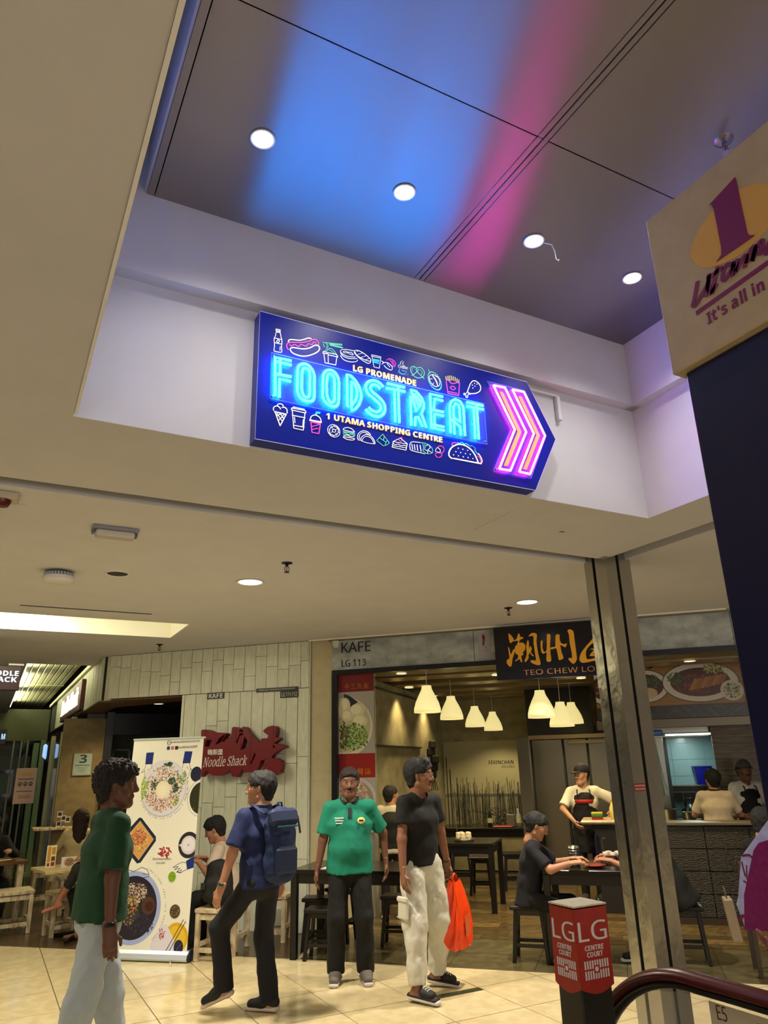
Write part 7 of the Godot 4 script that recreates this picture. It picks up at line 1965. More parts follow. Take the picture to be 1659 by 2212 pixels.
	F.append(bone(Vector3(0, 0.0, 0.015), Vector3(0, -0.055, 0.03), 0.070, 0.052, 0.03, Vector3.RIGHT, 0.95))
	F.append(bone(Vector3(-0.012, -0.100, 0.062), Vector3(0.012, -0.100, 0.062), 0.022, 0.022, 0.03))
	F.append(bone(Vector3(-0.05, -0.06, 0.0), Vector3(-0.02, -0.095, 0.05), 0.022, 0.02, 0.03)); F.append(bone(Vector3(0.05, -0.06, 0.0), Vector3(0.02, -0.095, 0.05), 0.022, 0.02, 0.03))
	F.append(bone(Vector3(0, 0.012, 0.088), Vector3(0, -0.028, 0.104), 0.008, 0.0135, 0.012))
	F.append(bone(Vector3(-0.011, -0.033, 0.093), Vector3(0.011, -0.033, 0.093), 0.0095, 0.0095, 0.008))
	F.append(bone(Vector3(-0.034, 0.032, 0.074), Vector3(0.034, 0.032, 0.074), 0.013, 0.013, 0.02))
	for s in [-1, 1]: F.append(bone(Vector3(s * 0.040, -0.018, 0.055), Vector3(s * 0.036, -0.03, 0.06), 0.026, 0.024, 0.025))
	for s in [-1, 1]: F.append(bone(Vector3(s * 0.031, 0.008, 0.099), Vector3(s * 0.033, 0.008, 0.099), 0.0135, 0.0135, 0.012, Vector3.ZERO, 1.0, false, true))
	F.append(bone(Vector3(-0.018, -0.058, 0.083), Vector3(0.018, -0.058, 0.083), 0.007, 0.007, 0.006)); F.append(bone(Vector3(-0.015, -0.066, 0.082), Vector3(0.015, -0.066, 0.082), 0.0075, 0.0075, 0.006))
	for s in [-1, 1]: F.append(bone(Vector3(s * 0.079, 0.016, -0.012), Vector3(s * 0.076, -0.022, -0.006), 0.014, 0.010, 0.006, Vector3.RIGHT, 0.55))
	F.append(bone(Vector3(0, -0.05, -0.025), Vector3(0, -0.16, -0.03), 0.054, 0.056, 0.03))
	net(F, p.get("head_cell", 0.006), st, face_f, hx)
	for s in [-1, 1]:
		add_ball(st, Vector3(s * 0.032, 0.008, 0.0755), Vector3(0.0125, 0.010, 0.0125), Color(0.34, 0.31, 0.28), hx, 8)
		add_ball(st, Vector3(s * 0.032, 0.008, 0.0845), Vector3(0.0062, 0.0062, 0.005), Color(0.015, 0.01, 0.008), hx, 6)
		add_ball(st, Vector3(s * 0.032, 0.0165, 0.0765), Vector3(0.016, 0.0065, 0.0135), skin, hx, 6)
	var bm := mat(Color.WHITE, 0.55); bm.vertex_color_use_as_albedo = true; bm.subsurf_scatter_enabled = false
	obj("body", end_net(st), bm, t)
	# --- hair
	if p.get("hair_style", "short") != "none":
		st = begin_net()
		var hf := func(_v: Vector3) -> Color: return hair_c
		var vol: float = p.get("hair_vol", 0.012)
		var HR := []
		HR.append(bone(Vector3(0, 0.040, -0.034), Vector3(0, 0.046, 0.012), 0.084 + vol, 0.073 + vol, 0.02, Vector3.RIGHT, 0.94))
		HR.append(bone(Vector3(0, 0.0, -0.045), Vector3(0, -0.045, -0.045), 0.070 + vol * 0.6, 0.058 + vol * 0.3, 0.02))
		var style: String = p.get("hair_style", "short")
		if style == "quiff": HR.append(bone(Vector3(-0.03, 0.105, 0.055), Vector3(0.03, 0.11, 0.05), 0.028, 0.032, 0.03))
		if style == "fringe": HR.append(bone(Vector3(-0.045, 0.075, 0.07), Vector3(0.045, 0.07, 0.07), 0.022, 0.022, 0.02))
		if style == "long":
			HR.append(bone(Vector3(0, 0.0, -0.06), Vector3(0.0, -0.30, -0.09), 0.085, 0.06, 0.04, Vector3.RIGHT, 1.3))
		if style == "bun": HR.append(bone(Vector3(0, 0.03, -0.12), Vector3(0, 0.02, -0.13), 0.035, 0.032, 0.02))
		# keep the face free
		HR.append(bone(Vector3(0, -0.055, 0.10), Vector3(0, -0.02, 0.10), 0.085, 0.082, 0.012, Vector3.RIGHT, 1.05, false, true))
		for s in [-1, 1]: HR.append(bone(Vector3(s * 0.085, -0.02, 0.0), Vector3(s * 0.085, -0.07, 0.01), 0.034, 0.05, 0.008, Vector3.ZERO, 1.0, false, true) if style != "long" else bone(Vector3(s * 0.3, 0, 0), Vector3(s * 0.3, 0, 0), 0.01, 0.01, 0.01, Vector3.ZERO, 1.0, false, true))
		net(HR, p.get("head_cell", 0.006) * 1.1, st, hf, hx, 0.010 if style != "curly" else 0.022, 24.0 if style != "curly" else 46.0)
		if p.get("brows", true):
			for s in [-1, 1]: add_ball(st, Vector3(s * 0.034, 0.030, 0.083), Vector3(0.019, 0.0042, 0.006), hair_c, hx, 6)
		if p.get("moustache", false): add_ball(st, Vector3(0, -0.046, 0.089), Vector3(0.028, 0.006, 0.006), hair_c, hx, 6)
		if p.get("beard", false): add_ball(st, Vector3(0, -0.100, 0.078), Vector3(0.018, 0.016, 0.009), hair_c, hx, 6)
		obj("hair", end_net(st), mat_v(0.8), t)
	# --- garments
	if p.has("pants"):
		st = begin_net()
		var pc: Color = p.pants
		var P := []
		var loose: float = p.get("pants_loose", 1.0)
		P.append(bone(hip + lean * 0.07 * H, hip - Vector3(0, 0.03, 0), 0.100 * H * w, 0.108 * H * w, 0.04, Vector3.RIGHT, 1.32))
		for s in [[hl, ll], [hr, lr]]:
			P.append(bone(s[0] + Vector3(0, -0.02, 0), s[1][0], 0.086 * H * lerpf(1.0, w, 0.5) * lerpf(1.0, loose, 0.5), 0.068 * H * loose, 0.05))
			var endp: Vector3 = s[1][0].lerp(s[1][1], p.get("pants_end", 1.03))
			P.append(bone(s[1][0], endp, 0.068 * H * loose, p.get("hem", 0.058) * H * loose, 0.03, Vector3.ZERO, 1.0, true))
		net(P, fine, st, func(_v: Vector3) -> Color: return pc, Transform3D.IDENTITY, p.get("pants_wrinkle", 0.010), 7.0)
		var g := obj("trousers", end_net(st), mat_v(0.85), t)
		if p.has("pockets"):
			for s in [[hl, ll, 1.0], [hr, lr, -1.0]]:
				var sp := S()
				var c: Vector3 = s[0].lerp(s[1][0], 0.72) + Vector3(s[2] * 0.088 * H * loose, 0, 0.01)
				box(sp, c - Vector3(s[2] * 0.006, 0, 0), Vector3(0.03, 0.16, 0.13), Basis(Vector3.BACK, s[2] * 0.05), 0.013); box(sp, c + Vector3(s[2] * 0.001, 0.07, 0), Vector3(0.03, 0.045, 0.14), Basis(Vector3.BACK, s[2] * 0.05), 0.012)
				obj("cargo_pocket", fin(sp), mat(p.pants.linear_to_srgb(), 0.85), g)
	if p.has("shirt"):
		st = begin_net()
		var sc: Color = p.shirt
		var Q := []
		var hem: float = p.get("shirt_hem", -0.10)
		var sl: float = p.get("sleeve", 0.62)
		var gl: float = p.get("shirt_loose", 1.0)
		Q.append(bone(waist, hip + lean * hem * H, 0.118 * H * w * gl, 0.130 * H * w * gl, 0.04, X, 1.48, true))
		Q.append(bone(chest, waist, 0.122 * H * lerpf(1.0, w, 0.7), 0.118 * H * w * gl, 0.04, X, 1.36))
		if w > 1.1: Q.append(bone(waist + Z * 0.045, waist + lean * 0.06 + Z * 0.04, 0.125 * H * w, 0.115 * H * w, 0.06))
		Q.append(bone(neck - lean * 0.085 * H, chest, 0.078 * H, 0.122 * H * lerpf(1.0, w, 0.7), 0.05, X, 1.55))
		for s in [[shl, al], [shr, ar]]:
			Q.append(bone(neck - lean * 0.045 * H, s[0] - lean * 0.006, 0.062 * H, 0.056 * H, 0.05))
			if sl <= 1.0:
				Q.append(bone(s[0] - lean * 0.01, s[0].lerp(s[1][0], sl), 0.060 * H, p.get("cuff", 0.066) * H, 0.035, Vector3.ZERO, 1.0, true))
			else:
				Q.append(bone(s[0], s[1][0], 0.066 * H, 0.054 * H, 0.035)); Q.append(bone(s[1][0], s[1][0].lerp(s[1][1], sl - 1.0), 0.054 * H, 0.042 * H, 0.02, Vector3.ZERO, 1.0, true))
		# neck opening
		Q.append(bone(neck - lean * 0.005 + Z * 0.022 * H, neck + lean * 0.10 * H + Z * 0.01, p.get("neckline", 0.056) * H, 0.075 * H, 0.008, Vector3.ZERO, 1.0, false, true))
		net(Q, fine, st, func(_v: Vector3) -> Color: return sc, Transform3D.IDENTITY, p.get("shirt_wrinkle", 0.011), 6.0)
		obj("shirt", end_net(st), mat_v(0.85), t)
		if p.has("collar"):
			var sp := S()
			var cc := PackedVector3Array()
			for k in 15:
				var a := PI * (0.5 + 0.13) + (TAU - PI * 0.26) * k / 14.0
				cc.append(neck - lean * 0.004 * H + Z * 0.010 + X * cos(a) * 0.068 * H + Z * sin(a) * 0.066 * H + lean * (0.010 - 0.040 * maxf(0.0, sin(a))) * H)
			tube(sp, cc, 0.028, 8, false, 0.010)
			obj("collar", fin(sp), mat(p.collar, 0.8), t)
	if p.has("vest"):
		st = begin_net()
		var vc: Color = p.vest
		var Q := [bone(chest, waist, 0.130 * H, 0.126 * H * w, 0.04, X, 1.36), bone(waist, hip - lean * 0.04, 0.126 * H * w, 0.132 * H * w, 0.04, X, 1.44, true), bone(neck - lean * 0.10 * H, chest, 0.086 * H, 0.130 * H, 0.05, X, 1.5)]
		Q.append(bone(neck - lean * 0.01 + Z * 0.05 * H, neck + lean * 0.10 * H, 0.075 * H, 0.085 * H, 0.01, Vector3.ZERO, 1.0, false, true))
		net(Q, fine, st, func(_v: Vector3) -> Color: return vc, Transform3D.IDENTITY, 0.008, 6.0)
		obj("vest", end_net(st), mat_v(0.8), t)
	if p.has("scarf"):
		st = begin_net()
		var hc2: Color = p.scarf
		net([bone(Vector3(0, 0.03, -0.03), Vector3(0, 0.03, 0.012), 0.100, 0.094, 0.02, Vector3.RIGHT, 0.95), bone(Vector3(0, -0.03, -0.03), Vector3(0, -0.20, -0.02), 0.095, 0.13, 0.04), bone(Vector3(0, -0.13, 0.03), Vector3(0, -0.26, 0.05), 0.07, 0.12, 0.04), bone(Vector3(0, -0.03, 0.10), Vector3(0, 0.01, 0.10), 0.066, 0.064, 0.012, Vector3.ZERO, 1.0, false, true)], 0.008, st, func(_v: Vector3) -> Color: return hc2, hx, 0.008, 9.0)
		obj("headscarf", end_net(st), mat_v(0.8), t)
	if p.has("apron"):
		st = begin_net()
		var ac: Color = p.apron
		var Q := [bone(chest + lean * 0.02 + Z * 0.016, waist + Z * 0.016, 0.122 * H, 0.122 * H * w, 0.04, X, 1.36), bone(waist + Z * 0.02, hip - lean * 0.32 * H + Z * 0.03, 0.122 * H * w, 0.15 * H, 0.04, X, 1.42, true)]
		net(Q, fine, st, func(_v: Vector3) -> Color: return ac, Transform3D.IDENTITY, 0.01, 9.0, [[-Z, -(chest.dot(Z)) - 0.015]])
		var ap := obj("apron", end_net(st), mat_v(0.8), t)
		var sp := S()
		for s in [-1.0, 1.0]:
			tube(sp, PackedVector3Array([chest + lean * 0.06 + X * s * 0.085 + Z * 0.13, chest + lean * 0.15 * H + X * s * 0.085 + Z * 0.095, neck - lean * 0.02 + X * s * 0.06 - Z * 0.02]), 0.008, 6)
		obj("strap", fin(sp), mat(p.apron.linear_to_srgb(), 0.8), ap)
		if p.has("apron_band"):
			sp = S()
			var bp := PackedVector3Array()
			for k in 11:
				var a := lerpf(-0.95, 0.95, k / 10.0)
				bp.append(chest + lean * 0.005 + X * sin(a) * 0.155 * H + Z * (0.024 + cos(a) * 0.125 * H))
			tube(sp, bp, 0.006, 6, false, 0.028)
			obj("band", fin(sp), mat(p.apron_band, 0.7), ap)
	# --- shoes
	var style2: String = p.get("shoes", "sneaker")
	if style2 != "none" and not p.get("hide_legs", false):
		for f in feet:
			var dv: Vector3 = f[2]
			var up := Vector3.UP - dv * Vector3.UP.dot(dv)
			up = up.normalized()
			var sd := dv.cross(up).normalized()
			st = begin_net()
			var uc: Color = p.get("shoe_c", Color(0.02, 0.02, 0.02))
			if style2 == "slide":
				net([bone(f[0] + up * 0.006 - dv * 0.03, f[1] + up * 0.004 + dv * 0.02, 0.016, 0.014, 0.01, sd, 3.3)], 0.008, st, func(_v: Vector3) -> Color: return uc)
				net([bone(f[0].lerp(f[1], 0.52) + up * 0.035, f[0].lerp(f[1], 0.86) + up * 0.024, 0.040, 0.034, 0.01, sd, 1.35)], 0.008, st, func(_v: Vector3) -> Color: return uc)
			else:
				net([bone(f[0] + up * 0.028, f[0].lerp(f[1], 0.45) + up * 0.030, 0.044 * H, 0.045 * H, 0.02), bone(f[0].lerp(f[1], 0.45) + up * 0.022, f[1] + up * 0.016, 0.042 * H, 0.032 * H, 0.03, sd, 1.28), bone(f[0] + up * 0.03, f[3] + up * 0.01, 0.044 * H, 0.044 * H, 0.02, Vector3.ZERO, 1.0, true)], 0.009, st, func(_v: Vector3) -> Color: return uc)
			var sho := obj("shoe", end_net(st), mat_v(0.7), t)
			st = begin_net()
			var oc: Color = p.get("sole_c", Color(0.65, 0.63, 0.60))
			net([bone(f[0] - up * 0.012 - dv * 0.025, f[1] - up * 0.014 + dv * 0.03, 0.022, 0.018, 0.01, sd, 2.35)], 0.008, st, func(_v: Vector3) -> Color: return oc)
			obj("sole", end_net(st), mat_v(0.7), sho)
			if p.has("shoe_stripe"):
				var sp := S()
				for k in 3: bar(sp, f[0].lerp(f[1], 0.56 + 0.10 * k) + up * 0.073 - sd * 0.03 - up * 0.006 * k, f[0].lerp(f[1], 0.56 + 0.10 * k) + up * 0.073 + sd * 0.03 - up * 0.006 * k, 0.010, 0.006)
				obj("stripes", fin(sp), mat(p.shoe_stripe, 0.6), sho)
	# --- small wear
	if p.has("glasses"):
		var sp := S()
		for s in [-1, 1]:
			var ring := PackedVector3Array()
			for k in 14: ring.append(hx * Vector3(s * 0.034 + cos(TAU * k / 14) * 0.024, 0.004 + sin(TAU * k / 14) * 0.019, 0.100))
			tube(sp, ring, 0.0018, 5, true)
			tube(sp, PackedVector3Array([hx * Vector3(s * 0.058, 0.010, 0.098), hx * Vector3(s * 0.080, 0.014, 0.03), hx * Vector3(s * 0.080, 0.012, -0.01)]), 0.0018, 5)
		tube(sp, PackedVector3Array([hx * Vector3(-0.01, 0.008, 0.101), hx * Vector3(0, 0.012, 0.106), hx * Vector3(0.01, 0.008, 0.101)]), 0.0018, 5)
		obj("glasses", fin(sp), mat(p.glasses, 0.3, 0.4), t)
	if p.has("watch"):
		var arm: Array = al if p.watch == "l" else ar
		var sp := S()
		var d: Vector3 = (arm[1] - arm[0]).normalized()
		var c: Vector3 = arm[1] - d * 0.02
		var x := d.cross(Vector3.FORWARD).normalized(); var y := d.cross(x)
		for r in 3:
			var ring := PackedVector3Array()
			for k in 16: ring.append(c + d * (r - 1) * 0.007 + x * cos(TAU * k / 16) * 0.030 + y * sin(TAU * k / 16) * 0.030)
			tube(sp, ring, 0.0045, 5, true)
		obj("watch", fin(sp), mat(p.get("watch_c", Color(0.05, 0.05, 0.05)), 0.3, 0.3), t)
	if p.has("cap"):
		st = begin_net()
		var cc2: Color = p.cap
		net([bone(Vector3(0, 0.055, -0.03), Vector3(0, 0.055, 0.012), 0.094, 0.088, 0.02, Vector3.RIGHT, 0.95)], 0.007, st, func(_v: Vector3) -> Color: return cc2, hx, 0.0, 1.0, [[Vector3(0, -1, 0), -0.038]])
		net([bone(Vector3(0, 0.048, 0.075), Vector3(0, 0.030, 0.155), 0.010, 0.008, 0.01, Vector3.RIGHT, 7.0)], 0.007, st, func(_v: Vector3) -> Color: return cc2, hx)
		obj("cap", end_net(st), mat_v(0.8), t)
	t.set_meta("frames", {"hx": hx, "neck": neck, "chest": chest, "waist": waist, "X": X, "Z": Z, "al": al, "ar": ar})
	return t

func mat_v(rough: float) -> StandardMaterial3D:
	var m := mat(Color.WHITE, rough)
	m.vertex_color_use_as_albedo = true
	return m

func lin(r: float, g: float, b: float) -> Color:
	return Color(r, g, b).srgb_to_linear()

func build_people() -> void:
	var brown := lin(0.42, 0.27, 0.20); var dark := lin(0.36, 0.22, 0.16); var tan := lin(0.68, 0.48, 0.36); var fair := lin(0.74, 0.56, 0.45)
	var black := lin(0.07, 0.07, 0.08)
	# man in green t-shirt, walking right and away
	person("man in a dark green t-shirt and pale jeans walking past the banner", Vector3(0.734, 0, -5.148), 1.70, {"h": 1.85, "cell": 0.011, "skin": dark, "shirt": lin(0.03, 0.22, 0.13), "pants": lin(0.62, 0.66, 0.68), "pants_wrinkle": 0.022, "pants_loose": 1.22, "shirt_loose": 1.06, "sleeve": 0.86, "cuff": 0.078, "shirt_hem": -0.03, "build": 1.04, "hair_style": "curly", "hair": lin(0.10, 0.06, 0.05), "hair_vol": 0.022, "head_yaw": -0.42, "stubble": 0.3,
		"foot_r": Vector3(-0.10, 0.085, -0.22), "foot_l": Vector3(0.10, 0.085, 0.20), "wrist_r": Vector3(-0.30, 0.90, -0.02), "elbow_r": Vector3(-0.4, 0, -1), "wrist_l": Vector3(0.28, 0.92, 0.10), "hand_r": {"curl": 0.55, "palm": Vector3(1, 0, 0.3)}, "watch": "r", "watch_c": Color(0.03, 0.03, 0.03), "shoe_c": lin(0.5, 0.5, 0.5)})
	# man with backpack
	person("man in a navy shirt wearing a blue backpack, stepping away in black trousers", Vector3(2.10, 0, -6.22), -2.72, {"h": 1.76, "cell": 0.012, "skin": tan, "shirt": lin(0.06, 0.13, 0.30), "collar": Color(0.22, 0.27, 0.36), "pants": lin(0.04, 0.045, 0.06), "pants_loose": 1.12, "hem": 0.066, "sleeve": 0.82, "cuff": 0.078, "hair": lin(0.05, 0.05, 0.06), "hair_vol": 0.016, "head_yaw": 0.62, "twist": -0.12, "glasses": Color(0.5, 0.48, 0.4), "shirt_hem": -0.06,
		"foot_r": Vector3(-0.10, 0.085, -0.03), "toe_r": Vector3(0.35, 0, 1), "foot_l": Vector3(0.13, 0.17, 0.24), "toe_l": Vector3(0.55, -0.55, 1.0), "knee_l": Vector3(0.5, 0, 1), "wrist_l": Vector3(0.34, 0.86, 0.10), "elbow_l": Vector3(0.6, 0, -0.8), "wrist_r": Vector3(-0.30, 0.88, 0.06), "watch": "l", "watch_c": Color(0.25, 0.32, 0.30), "shoe_c": lin(0.06, 0.06, 0.07), "sole_c": lin(0.78, 0.72, 0.66)})
	# man in green polo
	var po := person("man in a green polo shirt and black trousers standing still", Vector3(3.09, 0, -6.64), -0.437, {"h": 1.77, "cell": 0.011, "build": 1.12, "skin": brown, "shirt": lin(0.03, 0.46, 0.36), "collar": Color(0.07, 0.07, 0.10), "pants": lin(0.035, 0.035, 0.045), "pants_loose": 1.18, "hem": 0.066, "sleeve": 0.84, "cuff": 0.072, "shirt_loose": 1.0, "shirt_hem": -0.08, "hair_style": "fringe", "hair": lin(0.09, 0.07, 0.07), "moustache": true, "stubble": 0.35, "lip": lin(0.40, 0.22, 0.18),
		"wrist_r": Vector3(-0.30, 0.87, 0.02), "elbow_r": Vector3(-0.5, 0, -0.8), "wrist_l": Vector3(0.33, 0.93, -0.06), "elbow_l": Vector3(0.7, 0, -0.6), "foot_l": Vector3(0.13, 0.085, 0), "foot_r": Vector3(-0.13, 0.085, 0.0), "toe_l": Vector3(0.12, 0, 1), "toe_r": Vector3(-0.1, 0, 1), "shoe_c": lin(0.36, 0.34, 0.31), "sole_c": lin(0.70, 0.68, 0.66)})
	var fr: Dictionary = po.get_meta("frames")
	var s := S()
	bar(s, fr.neck + fr.Z * 0.095 + Vector3(0, -0.07, 0), fr.chest + fr.Z * 0.142 + Vector3(0, 0.055, 0), 0.032, 0.012, 0.003)
	obj("placket", fin(s), mat(Color(0.05, 0.05, 0.08), 0.8), po)
	for k in 3:
		var bar_t := bx("chest_print", fr.chest + Vector3(-0.095, 0.055 - 0.022 * k, 0.134), Vector3(0.085 - 0.01 * k, 0.010, 0.008), mat(Color(0.80, 0.85, 0.82), 0.7), po)
	s = S(); lathe(s, [Vector2(0, 0.004), Vector2(0.024, 0.003), Vector2(0.030, 0.0), Vector2(0.028, -0.006)], 16, fr.chest + Vector3(0.105, 0.03, 0.137), Basis(Vector3.RIGHT, PI / 2 - 0.1) * Basis().scaled(Vector3(1.2, 1, 0.95)))
	var bd := obj("chest_badge", fin(s), mat(Color(0.86, 0.80, 0.45), 0.6), po)
	bx("badge_mark", fr.chest + Vector3(0.105, 0.03, 0.143), Vector3(0.040, 0.014, 0.003), mat(Color(0.16, 0.04, 0.03), 0.6), bd)
	# man in black t-shirt with the orange bag
	person("man in a black t-shirt and cream cargo trousers carrying an orange bag", Vector3(3.46, 0, -6.0), 0.15, {"h": 1.83, "cell": 0.011, "build": 0.92, "skin": lin(0.50, 0.33, 0.24), "shirt": lin(0.03, 0.03, 0.04), "pants": lin(0.77, 0.76, 0.70), "pants_loose": 1.42, "hem": 0.050, "pants_end": 0.96, "pants_wrinkle": 0.026, "pockets": true, "sleeve": 0.62, "shirt_hem": -0.015, "hair_style": "quiff", "hair": lin(0.06, 0.06, 0.06), "hair_vol": 0.016, "glasses": Color(0.55, 0.5, 0.42), "beard": true, "moustache": true, "head_yaw": 0.72, "neckline": 0.058,
		"foot_r": Vector3(-0.20, 0.09, 0.16), "toe_r": Vector3(0.30, 0, 1), "foot_l": Vector3(0.20, 0.10, -0.08), "toe_l": Vector3(0.75, -0.12, 0.8), "wrist_r": Vector3(-0.27, 0.85, 0.10), "elbow_r": Vector3(-0.5, 0, -0.8), "wrist_l": Vector3(0.33, 0.93, -0.02), "elbow_l": Vector3(0.6, 0, -0.8), "hand_l": {"curl": 1.0, "dir": Vector3(0.15, -1, 0.05), "palm": Vector3(-1, 0, 0)}, "watch": "l", "watch_c": Color(0.35, 0.28, 0.2), "shoes": "slide", "shoe_c": lin(0.06, 0.06, 0.07), "sole_c": lin(0.8, 0.78, 0.76), "shoe_stripe": Color(0.85, 0.85, 0.83), "hem2": 0.0})
	# seated man in cream shirt
	seated("man in a cream shirt bent over his bowl beside the black backpack", Vector3(2.52, 0, -8.44), -2.0, 0.46, {"h": 1.66, "skin": tan, "shirt": lin(0.76, 0.68, 0.60), "pants": black, "head_pitch": 0.35, "lean": Vector3(0, 1, 0.30), "hair": lin(0.05, 0.05, 0.05), "hair_vol": 0.018, "reach": 0.34, "sleeve": 0.75})
	# waiter between polo and black t-shirt
	person("waiter with a black waistcoat over a white shirt behind the dark tables", US(-2.93, 0, 9.58), 2.5, {"h": 1.53, "cell": 0.016, "head_cell": 0.008, "hand_cell": 0.008, "skin": tan, "shirt": lin(0.72, 0.70, 0.62), "sleeve": 1.9, "vest": lin(0.05, 0.05, 0.07), "pants": black, "head_yaw": -0.7, "hair": lin(0.05, 0.05, 0.05), "wrist_r": Vector3(-0.25, 0.95, 0.22), "wrist_l": Vector3(0.28, 0.9, 0.2)})
	# woman in black on the stool
	seated("woman in black with tied hair and glasses sitting at the dark table", US(-1.05, 0, 7.92), 0.785, 0.475, {"h": 1.62, "skin": lin(0.66, 0.47, 0.35), "shirt": lin(0.045, 0.045, 0.055), "pants": lin(0.03, 0.03, 0.035), "head_pitch": 0.42, "head_yaw": 0.1, "lean": Vector3(0, 1, 0.20), "hair_style": "bun", "hair": lin(0.05, 0.05, 0.055), "glasses": Color(0.6, 0.5, 0.4), "reach": 0.46, "arm_y": 0.86, "sleeve": 0.85, "brows": false, "shoe_c": lin(0.5, 0.42, 0.34)})
	# her companion behind the shutter post
	seated("diner in a black jacket and shorts half hidden behind the steel shutter post", US(0.36, 0, 8.15), -2.356, 0.475, {"h": 1.70, "skin": lin(0.58, 0.38, 0.27), "shirt": lin(0.035, 0.035, 0.04), "pants": lin(0.04, 0.04, 0.045), "pants_end": 0.05, "head_pitch": 0.25, "lean": Vector3(0, 1, 0.55), "reach": 0.62, "arm_y": 0.86, "sleeve": 1.3, "shirt_loose": 1.15, "watch": "r", "shoe_c": black, "hair": lin(0.05, 0.05, 0.05), "foot_fwd": 0.42})
	# staff with apron
	person("cafe worker in a white tee, black apron with a red band and a dark cap", US(-0.60, 0, 11.08), -0.70, {"h": 1.72, "cell": 0.014, "skin": fair, "shirt": lin(0.85, 0.83, 0.76), "pants": black, "apron": lin(0.045, 0.045, 0.06), "apron_band": Color(0.62, 0.05, 0.06), "cap": lin(0.10, 0.10, 0.14), "hair": lin(0.08, 0.06, 0.06), "hair_vol": 0.006, "head_yaw": -0.75, "sleeve": 0.85, "cuff": 0.075, "wrist_r": Vector3(-0.16, 1.00, 0.24), "elbow_r": Vector3(-1, 0, -0.3), "wrist_l": Vector3(0.32, 1.10, 0.18), "elbow_l": Vector3(1, 0, -0.5)})
	# man in white shirt seen from behind, chef in cap
	person("man in a cream shirt seen from behind across the stone counter", US(1.05, 0, 10.75), 2.30, {"h": 1.63, "cell": 0.014, "head_cell": 0.007, "build": 1.08, "skin": tan, "shirt": lin(0.76, 0.70, 0.60), "collar": Color(0.12, 0.1, 0.1), "pants": black, "sleeve": 0.85, "hair": lin(0.05, 0.05, 0.05), "hair_vol": 0.018, "head_yaw": 0.4, "wrist_l": Vector3(0.2, 1.05, 0.3), "wrist_r": Vector3(-0.2, 1.05, 0.3)})
	person("cook in white with a black apron and grey cap by the timber wall", US(1.50, 0, 11.35), -0.35, {"h": 1.73, "cell": 0.014, "head_cell": 0.007, "skin": lin(0.45, 0.29, 0.22), "shirt": lin(0.82, 0.81, 0.78), "apron": lin(0.045, 0.045, 0.055), "pants": black, "cap": lin(0.30, 0.27, 0.28), "hair": lin(0.05, 0.05, 0.05), "sleeve": 1.8, "moustache": true, "head_yaw": -0.1, "wrist_r": Vector3(-0.24, 1.05, 0.24), "wrist_l": Vector3(0.26, 1.02, 0.24)})
	# dark diner on the right
	var ch := shop_thing("dining_chair", "wooden slat-back chair under the dark-clad diner by the stone counter", "chair", 1.05, 0.0, 7.85)
	var wd := mat(Color(0.20, 0.15, 0.10), 0.5)
	bx("seat", Vector3(0.03, 0.44, 0), Vector3(0.40, 0.035, 0.38), wd, ch, 0.005)
	for a in [-1, 1]:
		bx("leg", Vector3(0.20, 0.22, a * 0.16), Vector3(0.035, 0.44, 0.035), wd, ch)
		bx("back_leg", Vector3(-0.165, 0.45, a * 0.16), Vector3(0.035, 0.9, 0.035), wd, ch)
	for k in 3: bx("slat", Vector3(-0.165, 0.62 + 0.11 * k, 0), Vector3(0.02, 0.05, 0.30), wd, ch)
	seated("diner in a black jacket on the slat-back chair by the stone counter", US(1.12, 0, 7.85), 1.6, 0.46, {"h": 1.7, "skin": tan, "shirt": lin(0.03, 0.03, 0.035), "pants": black, "sleeve": 1.8, "shirt_loose": 1.12, "head_pitch": 0.25, "hair": lin(0.05, 0.05, 0.05), "reach": 0.42})
	var tb := shop_thing("shopping_bag", "white paper shopping bag leaning on the slat-back chair", "bag", 0.72, 0.30, 7.60)
	s = S(); box(s, Vector3(0, 0.16, 0), Vector3(0.07, 0.32, 0.20), Basis(Vector3.BACK, 0.10), 0.006)
	obj("bag_body", fin(s), mat(Color(0.50, 0.44, 0.36), 0.6), tb)
	s = S(); tube(s, PackedVector3Array([Vector3(-0.02, 0.32, -0.05), Vector3(-0.03, 0.40, -0.03), Vector3(-0.03, 0.40, 0.03), Vector3(-0.02, 0.32, 0.05)]), 0.005, 6)
	obj("bag_handle", fin(s), mat(Color(0.35, 0.30, 0.22), 0.6), tb)
	# left side of the noodle shop
	seated("woman in a black headscarf and robe at the brown wooden table", Vector3(0.22, 0, -11.55), 0.15, 0.46, {"h": 1.58, "skin": lin(0.66, 0.47, 0.37), "shirt": lin(0.03, 0.03, 0.04), "pants": lin(0.03, 0.03, 0.04), "sleeve": 1.9, "scarf": lin(0.035, 0.035, 0.045), "hair_style": "none", "head_pitch": 0.2, "reach": 0.34, "shirt_loose": 1.15})
	seated("woman with long dark brown hair and cream sleeves behind the menu table", Vector3(1.30, 0, -11.65), 3.0, 0.47, {"h": 1.62, "skin": fair, "shirt": lin(0.78, 0.70, 0.52), "pants": lin(0.06, 0.06, 0.08), "sleeve": 1.8, "hair_style": "long", "hair": lin(0.16, 0.09, 0.07), "hair_vol": 0.02, "reach": 0.3})
	seated("barefoot person sitting behind the man in the green t-shirt, one foot crossed out", Vector3(1.45, 0, -9.68), -1.75, 0.47, {"h": 1.6, "skin": lin(0.56, 0.37, 0.27), "shirt": lin(0.05, 0.05, 0.06), "pants": lin(0.06, 0.06, 0.07), "pants_end": 0.55, "shoes": "none", "cross": true, "hair": lin(0.05, 0.05, 0.05), "reach": 0.25})
